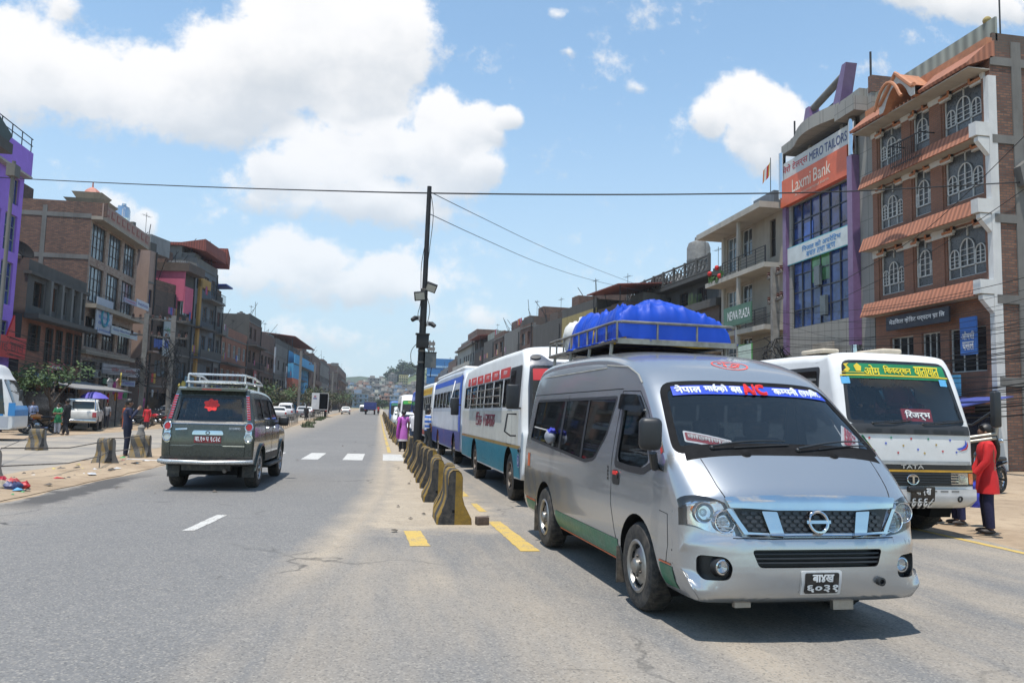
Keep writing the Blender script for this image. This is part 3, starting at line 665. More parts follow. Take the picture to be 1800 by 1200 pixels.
	for (cx, cz, w, h, a) in [(0, .045, .05, .022, 20), (.035, .03, .02, .05, -30), (-.04, .01, .025, .07, 15), (-.06, -.03, .03, .03, 50), (.0, -.05, .07, .015, -12), (.045, -.03, .05, .03, 35), (.06, .0, .02, .04, 10), (.012, .005, .018, .03, 45), (-.02, -.058, .03, .02, 60), (.075, -.02, .025, .025, 0)]:
		ca, sa = math.cos(R(a)), math.sin(R(a)); pts = [(cx+ca*w*q*math.cos(t)-sa*h*q*math.sin(t), cz+sa*w*q*math.cos(t)+ca*h*q*math.sin(t)) for t, q in [(2*math.pi*k/9, random.uniform(.35, .62)) for k in range(9)]]
		b.add([fe(u, v, .0004*(k_ % 3)) for k_, (u, v) in enumerate(pts)], [tuple(range(9))], RE)
	b.build('emblem', root)
	# side glass, visors, stripe, handle
	for sg in (1, -1):
		f = S.side(sg); b = MB(); b.panel(sw, lambda y, z: f(y, z, -.008), GLASSD, du=.2, dv=.15); o = b.build('side_window', root)
		b = MB(); band(b, sw, .03, lambda y, z: f(y, z, .002), BLACKP); b.panel([(-2.38, 1.68), (-2.46, 1.68), (-2.46, 1.13), (-2.38, 1.13)], lambda y, z: f(y, z, -.004), BLACKP, dv=.2); b.panel([(-1.55, 1.68), (-1.61, 1.68), (-1.61, 1.10), (-1.55, 1.10)], lambda y, z: f(y, z, -.004), BLACKP, dv=.2)
		for q in ([(-3.68, 1.36), (-2.7, 1.32)], [(-2.7, 1.32), (-2.7, 1.16)]): seam(b, q, f, .008, mat((.5, .5, .48), .5, .3, .1, 9), -.004)
		b.build('window_border', o)
		b = MB(); b.panel(dw, lambda y, z: f(y, z, -.012), GLASSD, du=.2, dv=.15); o = b.build('door_window', root)
		b = MB(); band(b, dwf, .055, lambda y, z: f(y, z, .003), BLACKP); b.build('window_border', o)
		b = MB(); vz = rpoly([(.0, 1.56), (-.19, 1.70), (-.60, 1.715), (-.61, 1.58), (-.30, 1.565), (-.12, 1.47)], .03); relief(b, vz, f, glass((.012, .012, .015), .93), .03, .1, .1); b.build('wind_deflector', root)
		b = MB(); b.panel([(.36, 1.385), (.325, 1.43), (.25, 1.30), (.28, 1.27)], lambda y, z: f(y, z, .004), BLACKP) if False else None
		G = mat((.012, .16, .085), .4, 0, .15, 3, dirt=.35); O = mat((.62, .13, .04), .5, 0, .1, 5, dirt=.2)
		for y0, y1, z0, z1, m in ((-.46, -2.50, .295, .475, G), (-.46, -2.50, .272, .290, O), (.44, .66, .30, .455, G), (.44, .64, .462, .475, O), (-3.40, -3.92, .34, .46, G), (-3.40, -3.92, .465, .485, O), (-3.72, -3.84, .87, 1.03, O)):
			b = MB(); b.panel([(y0, z0), (y1, z0), (y1, z1), (y0, z1)], lambda y, z: f(y, z, .004), m, du=.15, dv=.04); b.build('stripe', root)
		b = MB(); relief(b, rrect(-.59, -.42, .93, 1.055, .035), f, BLACKP, .006, .1, .1); relief(b, rrect(-.565, -.44, .985, 1.03, .015), f, BLACKP, .014, .1, .1); relief(b, rrect(-.555, -.45, 1.015, 1.045, .01), f, mat((.75, .03, .025), .4, 0, .1, 9), .018, .1, .1); b.build('door_handle', root)
		b = MB()
		for k in range(4): b.panel(rrect(-.735, -.70, .955+k*.033, .977+k*.033, .006), lambda y, z: f(y, z, .003), BLACKP)
		b.build('sticker', root)
		b = MB()
		for k, m in enumerate((mat((.55, .04, .03), .4, 0, .1, 5), mat((.65, .5, .05), .4, 0, .1, 5), mat((.05, .4, .15), .4, 0, .1, 5))):
			y = .455-.05*k; z = 1.285+.052*k; b.panel([(y+.005, z-.025), (y-.045, z+.03), (y-.075, z+.022), (y-.025, z-.045)], lambda y, z: f(y, z, .004), m)
		b.build('flag_sticker', root)
		# mirror on its arm
		if sg > 0:
			b = MB(); T = Matrix.Translation((sg*1.03, .50, 1.39)) @ Matrix.Rotation(R(sg*-14), 4, 'Z'); b.box(-.085, .085, -.05, .06, -.12, .12, BLACKP, T, .045); b.tube([f(.35, 1.15), (sg*.97, .45, 1.14), (sg*1.0, .48, 1.25)], .03, BLACKP); b.add([(-.06, -.052, -.09), (.06, -.052, -.09), (.06, -.052, .09), (-.06, -.052, .09)], [(0, 1, 2, 3)], CHROME, False, T); b.build('mirror', root)
		for y in (0, -2.94): wheel(root, sg*.83, y, .34, .205, sg)
		for y in (-.44, -3.37):
			b = MB(); b.box(sg*.72, sg*.94, y-.012, y, .12, .42, mat((.06, .052, .045), .9, 0, .3, 8, dirt=.6)); b.build('mudflap', root)
	b = MB(); b.panel(rrect(-.66, .66, 1.2, 1.75, .08), lambda x, z: S.rear(x, z, .004), GLASSD, du=.1, dv=.1); b.build('rear_window', root)
	for sg in (1, -1):
		b = MB(); relief(b, rrect(sg*.80-.05, sg*.80+.05, .75, 1.15, .02), S.rear, REDL, .02); b.build('tail_lamp', root)
	# roof rack
	b = MB(); x1, y1, y0 = .64, -1.35, -3.95; RK = mat((.26, .245, .22), .42, .7, .3, 8, dirt=.3)
	for z, r in ((2.27, .022), (2.455, .016)): b.tube([(x1-.05, y1, z), (-x1+.05, y1, z), (-x1, y1-.05, z), (-x1, y0, z), (x1, y0, z), (x1, y1-.05, z)], r, RK, 7, True)
	b.box(-x1, x1, y1-.03, y1+.02, 2.235, 2.29, RK)
	for k in range(9): y = y1+(y0-y1)*k/8; b.tube([(x1, y, 2.27), (x1, y, 2.455)], .012, RK, 6); b.tube([(-x1, y, 2.27), (-x1, y, 2.455)], .012, RK, 6); b.tube([(-x1, y, 2.262), (x1, y, 2.262)], .014, RK, 6)
	for k in range(1, 3): x = -x1+2*x1*k/3; b.tube([(x, y1, 2.27), (x, y1, 2.455)], .012, RK, 6); b.tube([(x, y0, 2.27), (x, y0, 2.455)], .012, RK, 6)
	for k in range(4):
		for sg in (1, -1): y = y1-.2+(y0-y1+.4)*k/3; b.tube([(sg*.62, y, 2.27), (sg*.64, y, 2.06)], .02, RK, 6)
	b.build('roof_rack', root)
	return root
VAN = silver_van(); bpy.context.view_layer.update()
VM = Matrix.Translation(VAN.location) @ Matrix.Rotation(VAN.rotation_euler.z, 4, 'Z')
# ------------------------------------------------------------------ the load on the rack
from mathutils import noise as mn
def tarp_load():
	TP = mat((.005, .055, .42), .55, 0, .12, 2.2, spec=.35); b = MB(); nx, ny = 110, 150; x1, ya, yb = .60, -1.40, -3.2; vs = []; H = {}
	for j in range(ny+1):
		for i in range(nx+1):
			u = -1+2*i/nx; t = j/ny; y = ya+(yb-ya)*t; x = u*x1
			prof = max(0, 1-abs(u)**8)**.33*max(0, 1-abs(2*t-1)**14)**.33
			lump = .34+.025*math.exp(-((u-.15)/.35)**2-((t-.25)/.35)**2)+.07*math.exp(-((u-.75)/.3)**2-((t-.85)/.3)**2)-.17*max(0, -u-.2)-.07*math.exp(-((u-.62)/.12)**2-((t-.12)/.5)**2)-.05*math.exp(-((t-.55)/.10)**2)
			q = 0.0
			for (fx, fy, am) in ((4, 2.0, .045), (3, 6, .042), (8, 4.5, .028), (15, 13, .011)):
				nz = mn.noise((x*fx+2.2*mn.noise((x*2, y*2, fx)), y*fy+1.5*mn.noise((x*3, y*1.5, fy)), fx*1.7)); q += am*(1-abs(nz)*2.2)
			rad = math.exp(-((u-.8)**2+(t-.05)**2)*5); ang = math.atan2(t-.02, .95-u); q += rad*.05*(abs(math.sin(ang*8+2*mn.noise((x*4, y*4, 2))))-.5)
			h = (lump+q-.03)*prof
			side = (1-prof)
			vs.append((x*(1+.03*side)+.045*mn.noise((x*5, y*5, 7))*side+.012*mn.noise((x*13, y*13, 7)), y+.04*mn.noise((x*5, y*5, 5))*side, 2.295+max(0, h)))
	fs = [(j*(nx+1)+i, j*(nx+1)+i+1, (j+1)*(nx+1)+i+1, (j+1)*(nx+1)+i) for j in range(ny) for i in range(nx)]
	o = len(vs); per = [i for i in range(nx+1)]+[j*(nx+1)+nx for j in range(1, ny+1)]+[ny*(nx+1)+i for i in range(nx-1, -1, -1)]+[j*(nx+1) for j in range(ny-1, 0, -1)]
	n = len(per); rows = [list(per)]
	for r_ in range(1, 8):
		base = len(vs); f = r_/7; cx, cy = 0, (ya+yb)/2
		for k in per:
			x, y, z = vs[k]; zz = z+(2.262-z)*f; d = Vector((x-cx, (y-cy)*.6, 0)).normalized(); w_ = math.sin(math.pi*min(1, f*1.05))*(.045*(1-2.2*abs(mn.noise((x*5+zz*4, y*5-zz*3, 3))))+.022*(1-2.4*abs(mn.noise((x*12-zz*9, y*12, zz*7))))+.02)
			vs.append((x+d.x*w_, y+d.y*w_, zz))
		rows.append([base+q for q in range(n)])
	fs += [(A[k], B_[k], B_[(k+1) % n], A[(k+1) % n]) for A, B_ in zip(rows, rows[1:]) for k in range(n)]
	b.add(vs, fs, TP, True); ob = b.build('tarpaulin_load', None, VM.translation, VAN.rotation_euler, ang=35)
	tag(ob, 'bulging bright blue tarpaulin wrapped over luggage on the silver minibus roof', 'tarpaulin')
	b = MB(); WS = mat((.62, .61, .57), .7, 0, .15, 5, .2)
	for (cx, cy, cz, rx, ry, rz) in ((.50, -3.34, 2.46, .12, .20, .22), (.30, -3.36, 2.53, .22, .16, .24)):
		k0 = len(b.v); b.ball((0, 0, 0), 1, WS, 22)
		b.v[k0:] = [(cx+rx*p[0]*(1+.5*mn.noise((p[0]*3, p[1]*3, p[2]*3+cx*9))), cy+ry*p[1], cz+rz*p[2]*(1+.12*mn.noise((p[0]*4, p[1]*4, cx)))) for p in b.v[k0:]]
	pr = mat((.45, .08, .1), .7, 0, .2, 9); pg = mat((.06, .25, .12), .7, 0, .2, 9); f = flat((.612, -3.30, 2.36), (0, -1, 0), (0, 0, 1))
	s = b.build('sack', None, VM.translation, VAN.rotation_euler, ang=70); tag(s, 'white printed plastic sack stuffed behind the blue tarpaulin on the roof rack', 'sack')
	b = MB(); YR = mat((.62, .40, .03), .8, 0, .2, 20)
	for pts in ([(.60, -3.05, 2.29), (.585, -3.10, 2.46), (.50, -2.95, 2.62), (.35, -2.75, 2.70)], [(.61, -3.0, 2.29), (.59, -2.9, 2.45), (.52, -2.75, 2.57), (.43, -2.6, 2.63)], [(.615, -2.2, 2.28), (.60, -2.2, 2.46), (.58, -2.1, 2.47)], [(.61, -1.45, 2.29), (.55, -1.36, 2.30), (.62, -1.5, 2.25), (.60, -1.36, 2.27)], [(.58, -1.40, 2.27), (-.2, -1.37, 2.235), (-.58, -1.4, 2.25)]):
		b = MB(); b.tube([Vector(p) for p in pts], .013, YR, 6); tag(b.build('rope', None, VM.translation, VAN.rotation_euler), 'yellow rope lashing the blue tarpaulin to the roof rack', 'rope', 'ropes on the tarpaulin load')
	b = MB(); GB = mat((.24, .25, .29), .8, 0, .2, 6); BB = mat((.03, .04, .4), .7, 0, .2, 6)
	k0 = len(b.v); b.ball((0, 0, 0), 1, GB, 16); b.v[k0:] = [(.965+.065*p[0], -2.62+.10*p[1], 1.27+.075*p[2]*(1+.3*mn.noise((p[1]*2, p[2]*2, 0)))) for p in b.v[k0:]]
	k0 = len(b.v); b.ball((0, 0, 0), 1, BB, 12); b.v[k0:] = [(.955+.05*p[0], -2.60+.08*p[1], 1.33+.03*p[2]+.02*math.sin(9*p[1])) for p in b.v[k0:]]
	r = b.build('cloth_bag', None, VM.translation, VAN.rotation_euler); tag(r, 'small grey cloth bag with blue top bulging out of the silver minibus window', 'bag')
tarp_load()
# ------------------------------------------------------------------ buses
WHITE = mat((.66, .66, .65), .42, 0, .04, 1.5, coat=.15, dirt=.12)
def paint(c, dirt=.12): return mat(c, .45, 0, .06, 1.5, coat=.12, dirt=dirt, spec=.35)
def bus(label, px, py, rz, L, W, H, bodym, side_bands=(), wins=6, wz=(1.62, 2.20), z0=.42, axles=(-1.75, -6.4), wr=.42, rake=.25, wind=(1.25, 2.35), face=(), driver_win=True, lod=1, windm=None, name='bus', cat='bus', group=None, step=.07, extra=None, taper=0.0, wtop=.0, zs=1.0):
	root = thing(name, label, cat, (px, py, 0), rz, group); hw = W/2
	sil = [(-.20, z0, .02), (-.03, z0+.05, .05), (.0, z0+.2, .10), (0, .9, .13), (-.01, wind[0]-.05, .14), (-.03, wind[0], .14), (-rake, wind[1], .13), (-rake-.10, wind[1]+.12, .13), (-rake-.38, H-.03, .15), (-rake-.9, H, .16), (-L+.9, H, .16), (-L+.25, H-.08, .14), (-L+.03, H-.35, .10), (-L, 1.2, .10), (-L, z0+.15, .08), (-L+.05, z0+.03, .04), (-L+.2, z0, .02)]
	S = Skin(sil, lambda y, z: hw*lerp_table([(.3, .985), (.9, 1.0), (1.6, .995), (2.3, .955), (H, .90)], z)-taper*max(0, z-1.2)*max(0, y+1.2), 3.4, step); fr = S.front
	ws = rpoly([(-hw*.90, wind[0]), (hw*.90, wind[0]), (hw*(.86-wtop), wind[1]), (-hw*(.86-wtop), wind[1])], .12, 4)
	b = MB(); S.ribbon(b, bodym, [S.hole(ws)], nu=18, dt=.12)
	y1 = -rake-.75; y2 = -L+.35; wl_ = []
	if wins:
		w = (y1-y2)/wins
		for k in range(wins): wl_.append(rrect(y1-w*(k+1)+.06, y1-w*k-.06, wz[0], wz[1], .05, 2))
	S.sides(b, bodym, {axles[0]: wr, axles[1]: wr}, wr+.10, holes=wl_, sill=z0, du=.4, dv=.08)
	b.box(-hw+.08, hw-.08, -L+.2, -.2, z0, z0+.03, DARK); b.build('body', root, ang=45)
	b = MB(); b.panel(ws, lambda u, v: fr(u, v, -.008), windm or GLASSL, du=.2, dv=.12); o = b.build('windscreen', root)
	b = MB(); band(b, ws, .05, lambda u, v: fr(u, v, .002), BLACKP); b.build('windscreen_seal', o)
	if face:                                             # strip with the line's name along the top of the screen
		c, ink, items, hgt = face; b = MB(); zt = wind[1]-.05; f = lambda u, v, h=0.0: fr(-u, v, .004+h); wv = lambda z: hw*(.87-wtop*(z-wind[0])/(wind[1]-wind[0]))-.05
		b.panel([(-wv(zt-hgt), zt-hgt), (wv(zt-hgt), zt-hgt), (wv(zt), zt), (-wv(zt), zt)], f, mat(c, .5, 0, .1, 5), du=.2, dv=.1)
		for (s, u0, u1) in items: text(b, s, mat(ink, .5, 0, .1, 20), lambda u, v, h=0.0: f(u, v, .003+h), u0, u1, zt-hgt*.80, zt-hgt*.14, .006)
		b.build('name_strip', o)
	dark = mat((.015, .015, .017), .4, 0, .1, 4)
	for sg in (1, -1):
		f = S.side(sg); b = MB()
		for (z_0, z_1, m) in side_bands: b.panel([(-.22, z_0), (-L+.14, z_0), (-L+.14, z_1), (-.22, z_1)], lambda y, z: f(y, z, .003), m, du=.5, dv=.08, holes=[[(ax+ (wr+.10)*math.cos(q), wr+(wr+.10)*math.sin(q)) for q in [2*math.pi*k/24 for k in range(24)]] for ax in axles]) if z_0 < 1.0 else b.panel([(-.22-rake*.9, z_0), (-L+.14, z_0), (-L+.14, z_1), (-.22-rake*.9, z_1)], lambda y, z: f(y, z, .003), m, du=.5, dv=.08, holes=wl_ if z_1 > wz[0] and z_0 < wz[1] else ())
		if b.v: b.build('side_panel', root)
		for q in wl_:
			b = MB(); b.panel(q, lambda y, z: f(y, z, -.02), GLASS, du=2, dv=2); yy = [p[0] for p in q]; band(b, q, .03, lambda y, z: f(y, z, .0), dark); c = (min(yy)+max(yy))/2
			b.panel([(c-.02, wz[0]), (c+.02, wz[0]), (c+.02, wz[1]), (c-.02, wz[1])], lambda y, z: f(y, z, -.012), dark); b.build('window', root)
		for ax in axles: wheel(root, sg*(hw-.16), ax, wr, .24, sg, 'dark', lod)
	b = MB(); IN = mat((.07, .07, .075), .85, 0, .2, 4); ST = mat((.10, .05, .06), .85, 0, .3, 4)
	b.box(-hw+.1, hw-.1, -L+.2, -.35, .95, 1.0, IN); b.box(-hw+.1, hw-.1, -.5, -.16, .9, wind[0]-.02, IN)
	for k in range(int((L-1.6)/1.0)):
		y = -2.0-k*1.0
		for x0, x1 in ((-hw+.12, -.2), (.2, hw-.12)): b.box(x0, x1, y-.12, y, 1.3, 1.95, ST, None, 0)
	b.build('interior', root)
	b = MB(); b.panel(rrect(-hw*.8, hw*.8, wind[0]+.1, H-.5, .1), lambda x, z: S.rear(x, z, .004), GLASSD, du=.3, dv=.2); b.build('rear_window', root)
	if extra: extra(root, S, hw)
	root.scale.z = zs
	return root
def mirror(root, p0, p1, size, m=None):
	b = MB(); m = m or BLACKP; b.tube([p0, (p0[0]+(p1[0]-p0[0])*.6, p0[1]+.05, p0[2]), p1], .018, m, 6); x, y, z = p1
	b.box(x-size[0], x+size[0], y-.05, y+.05, z-size[1], z+size[1], m, None, .03); b.build('mirror', root)
TEAL = paint((.012, .20, .28)); CREAM = paint((.58, .565, .50), .2); GOLD = paint((.30, .19, .05)); REDB = mat((.50, .035, .03), .5, 0, .1, 4); BLUEB = paint((.02, .10, .50)); NAVY = paint((.035, .06, .25)); YEL = mat((.62, .38, .03), .5, 0, .1, 4)
def ex_a(root, S, hw):
	f = S.side(1); fr = S.front; b = MB(); WH = mat((.75, .75, .75), .5, 0, .1, 9)
	b.panel([(-1.55, 2.20), (-7.6, 2.20), (-7.6, 2.39), (-1.55, 2.39)], lambda y, z: f(y, z, .010), REDB, du=.5, dv=.04)
	for k in range(5):
		y = -2.65-k*1.1
		b.panel([(y+.1, 2.2), (y-.04, 2.2), (y-.10, 2.39), (y+.04, 2.39)], lambda y, z: f(y, z, .014), WH, dv=.05); b.panel([(y+.02, 2.22), (y-.03, 2.22), (y-.06, 2.30), (y-.01, 2.30)], lambda y, z: f(y, z, .017), NAVY, dv=.05)
		text(b, 'यातायात', WH, lambda u, v, h=0.0: f(-u, v, .014+h), 1.85+k*1.1, 2.25+k*1.1, 2.265, 2.335, 0)
	b.build('banner', root)
	b = MB(); MR = mat((.30, .03, .06), .5, 0, .2, 6); text(b, 'सिटी', MR, lambda u, v, h=0.0: f(-u, v, .005+h), 4.7, 5.7, 1.25, 1.55, .006); text(b, 'यातायात', MR, lambda u, v, h=0.0: f(-u, v, .005+h), 2.9, 4.2, 1.25, 1.50, .006)
	b.panel([(-4.4, 1.22), (-4.52, 1.38), (-4.4, 1.56), (-4.28, 1.38)], lambda y, z: f(y, z, .005), MR); b.build('side_lettering', root)
	b = MB()
	for z in (1.72, 1.87, 2.02): b.tube([(hw+.045, -2.1, z), (hw+.045, -6.9, z)], .013, STEEL, 6)
	for y in (-2.1, -4.7, -6.9): b.tube([(hw+.045, y, 1.66), (hw+.045, y, 2.08)], .012, STEEL, 6)
	b.build('window_bars', root)
	# door of the cab: dark glass behind the screen corner, handle rail, hatch
	b = MB(); b.panel(rrect(-1.50, -.42, 1.62, 2.36, .06), lambda y, z: f(y, z, .006), BLACKP, dv=.2); b.panel(rrect(-1.42, -.95, 1.68, 2.30, .05), lambda y, z: f(y, z, .011), GLASSD, dv=.2); b.build('cab_window', root)
	b = MB(); seam(b, rrect(-1.55, -1.05, .98, 1.58, .03)+[(-1.05, 1.55)], f, .006); seam(b, rrect(-4.6, -3.9, .55, .9, .03)+[(-3.9, .87)], f, .005); b.build('panel_gap', root)
	b = MB(); b.tube([f(-.62, 1.52, .0), f(-.62, 1.52, .16), f(-.62, 1.22, .2), f(-.62, 1.15, .10), f(-.62, 1.15, 0)], .016, BLACKP, 6); b.build('grab_rail', root)
	mirror(root, (hw, -.28, 1.62), (hw+.20, .05, 1.80), (.10, .20))
	# dark surround of the screen with its clearance lamps
	b = MB(); SM = mat((.05, .06, .085), .35, 0, .1, 4, coat=.4); pts = [(-1.0, 1.08), (-.6, 1.02), (.6, 1.02), (1.0, 1.08), (.99, 2.0), (.93, 2.56), (.74, 2.57), (.58, 2.42), (-.58, 2.42), (-.74, 2.57), (-.93, 2.56), (-.99, 2.0)]
	hole = rpoly([(-hw*.90, 1.25), (hw*.90, 1.25), (hw*.86, 2.35), (-hw*.86, 2.35)], .12, 4)
	b.panel(rpoly(pts, .08), lambda u, v: fr(u, v, .006), SM, du=.12, dv=.1, holes=[hole]); b.build('screen_surround', root)
	for sg in (1, -1):
		b = MB(); relief(b, [(sg*.83+.085*math.cos(2*math.pi*k/14), 2.495+.035*math.sin(2*math.pi*k/14)) for k in range(14)], fr, BLACKP, .03); b.build('clearance_lamp', root)
		b = MB(); relief(b, rpoly([(sg*.98, .80), (sg*.86, .78), (sg*.62, .84), (sg*.60, .98), (sg*.96, 1.0)], .04), fr, CHROME, .012); b.ball(fr(sg*.80, .89, .01), .06, LAMPG, 10); b.build('headlight', root)
		b = MB(); b.panel([(sg*hw*.97*math.cos(0)*1+0*k, 0) for k in range(3)], lambda u, v: (u, v, 0), WHITE) if False else None
	# round blue badge and lamp at the corner
	b = MB(); q = lambda u, v, h=0.0: f(-.34-u, .74+v, .008+h)
	b.add([q(.115*math.cos(2*math.pi*k/24), .115*math.sin(2*math.pi*k/24)) for k in range(24)], [tuple(range(24))], mat((.7, .7, .72), .5, 0, .05, 5)); b.add([q(.10*math.cos(2*math.pi*k/24), .10*math.sin(2*math.pi*k/24), .002) for k in range(24)], [tuple(range(24))], mat((.02, .05, .28), .5, 0, .05, 5)); b.add([q(.062*math.cos(2*math.pi*k/20), .062*math.sin(2*math.pi*k/20), .004) for k in range(20)], [tuple(range(20))], mat((.65, .66, .7), .5, 0, .05, 5))
	b.add([q(x, z, .006) for x, z in [(-.03, -.05), (.0, -.045), (.012, -.01), (.035, .0), (.03, .03), (.0, .05), (-.02, .04), (-.035, .0), (-.015, -.01)]], [tuple(range(9))], mat((.02, .05, .28), .5, 0, .05, 5)); b.build('badge', root)
	b = MB(); b.panel([(-.24+.1*math.cos(2*math.pi*k/16), .92+.05*math.sin(2*math.pi*k/16)) for k in range(16)], lambda y, z: f(y, z, .006), mat((.25, .26, .3), .3, .3, .1, 4)); b.ball(f(-.26, .92, .0), .04, BLACKP, 8); b.build('side_lamp', root)
BUSA = bus('white and teal bus with red banner above its barred windows and dark screen surround', 3.45, 12.7, math.pi+R(.8), 8.5, 2.2, 2.72, WHITE, [(.45, .93, TEAL), (.93, .99, GOLD), (1.0, 1.58, CREAM)], 6, (1.64, 2.18), axles=(-1.3, -5.9), extra=ex_a, face=((.50, .03, .035), (.78, .78, .78), [('रिफल', -.55, .15)], .20))
def ex_b(root, S, hw):
	f = S.side(1); b = MB(); b.box(-.98, .98, -9.2, -.9, 2.76, 2.90, WHITE, None, .06); b.build('roof_hatch', root)
	b = MB(); W_ = paint((.55, .57, .60)); n = 16
	b.panel([(-.75, 1.02), (-.9, 1.2), (-1.3, 1.5), (-1.8, 1.56), (-9.2, 1.56), (-9.2, 1.02), (-3.5, .98)], lambda y, z: f(y, z, .006), W_, du=.5, dv=.3); b.panel([(-.16, .98), (-.62, .98), (-.95, 2.62), (-.45, 2.62)], lambda y, z: f(y, z, .012), BLUEB, dv=.06); b.panel([(-hw*.97, .5), (hw*.97, .5), (hw*.97, 1.15), (-hw*.97, 1.15)], lambda x, z: S.front(x, z, .008), BLUEB, du=.1, dv=.08); b.build('side_panel', root)
	b = MB(); random.seed(3); PU = mat((.10, .03, .22), .5, 0, .2, 4); OR = mat((.45, .08, .02), .5, 0, .2, 4)
	for k in range(9): y = -2.2-k*.75; b.panel([(y, .55), (y-.1, .55), (y-.35, .95+.3*random.random()), (y-.3, .9)], lambda y, z: f(y, z, .010), PU if k % 3 else OR)
	b.build('paint_streaks', root); mirror(root, (hw, -.25, 1.75), (hw+.2, .05, 1.7), (.11, .24)); b = MB(); b.tube([(hw-.05, -2.2, 2.5), (hw+.10, -1.9, 1.95)], .02, mat((.6, .6, .6), .4), 6); b.build('light_strip', root)
bus('blue and white bus with purple streaks queued behind the teal bus', 3.42, 21.9, math.pi+R(1.0), 9.6, 2.25, 2.82, paint((.40, .44, .50)), [(.45, .98, NAVY), (2.42, 2.60, BLUEB)], 7, (1.68, 2.22), axles=(-1.9, -7.0), extra=ex_b, lod=0)
def ex_c(root, S, hw):
	f = S.side(1); b = MB(); b.panel([(-1.0, 2.32), (-9.0, 2.32), (-9.0, 2.62), (-1.0, 2.62)], lambda y, z: f(y, z, .012), YEL, du=.6, dv=.05)
	for k in range(5): text(b, 'यातायात', mat((.45, .2, .03), .5), lambda u, v, h=0.0: f(-u, v, .016+h), 1.3+k*1.5, 2.5+k*1.5, 2.38, 2.55)
	b.build('banner', root); b = MB(); RE = paint((.4, .05, .04))
	b.panel([(-.6, .5), (-9.2, .5), (-9.2, .72), (-.6, .72)], lambda y, z: f(y, z, .006), RE, du=.6); b.panel([(-.9, 1.05), (-2.6, 1.05), (-2.6, 1.52), (-2.3, 1.52), (-2.3, 1.2), (-.9, 1.2)], lambda y, z: f(y, z, .006), RE, du=.6); b.build('stripe', root); mirror(root, (hw, -.25, 1.7), (hw+.2, .05, 1.65), (.1, .22))
bus('white bus with yellow banner and red stripes behind the blue bus', 3.35, 33.0, math.pi+R(1.2), 9.4, 2.25, 2.85, WHITE, [(.74, .95, CREAM)], 8, (1.62, 2.25), axles=(-1.9, -7.0), extra=ex_c, lod=0, step=.12)
bus('plain blue bus mostly hidden behind the yellow-bannered bus', 3.45, 44.2, math.pi+R(1.2), 9.0, 2.25, 2.9, BLUEB, [(.5, .95, BLUEB)], 8, (1.62, 2.25), axles=(-1.9, -7.0), lod=0, step=.15)
bus('white minibus with green strip on its windscreen waiting behind the queue of buses', 2.55, 56.0, math.pi+R(1.0), 6.0, 2.0, 2.75, WHITE, (), 4, (1.55, 2.15), axles=(-1.1, -4.2), wr=.36, lod=0, step=.12, face=((.05, .35, .06), (.6, .6, .1), [('यातायात', -.5, .5)], .22), name='minibus', cat='minibus')
bus('blue and dark red minibus behind the white cars in the queue', 2.0, 74.0, math.pi, 6.0, 1.95, 2.55, paint((.03, .12, .35)), [(.45, 1.4, paint((.22, .05, .04)))], 4, (1.55, 2.1), axles=(-1.1, -4.2), wr=.36, lod=0, step=.15, face=((.03, .2, .12), (.5, .5, .5), [], .2), name='minibus', cat='minibus')
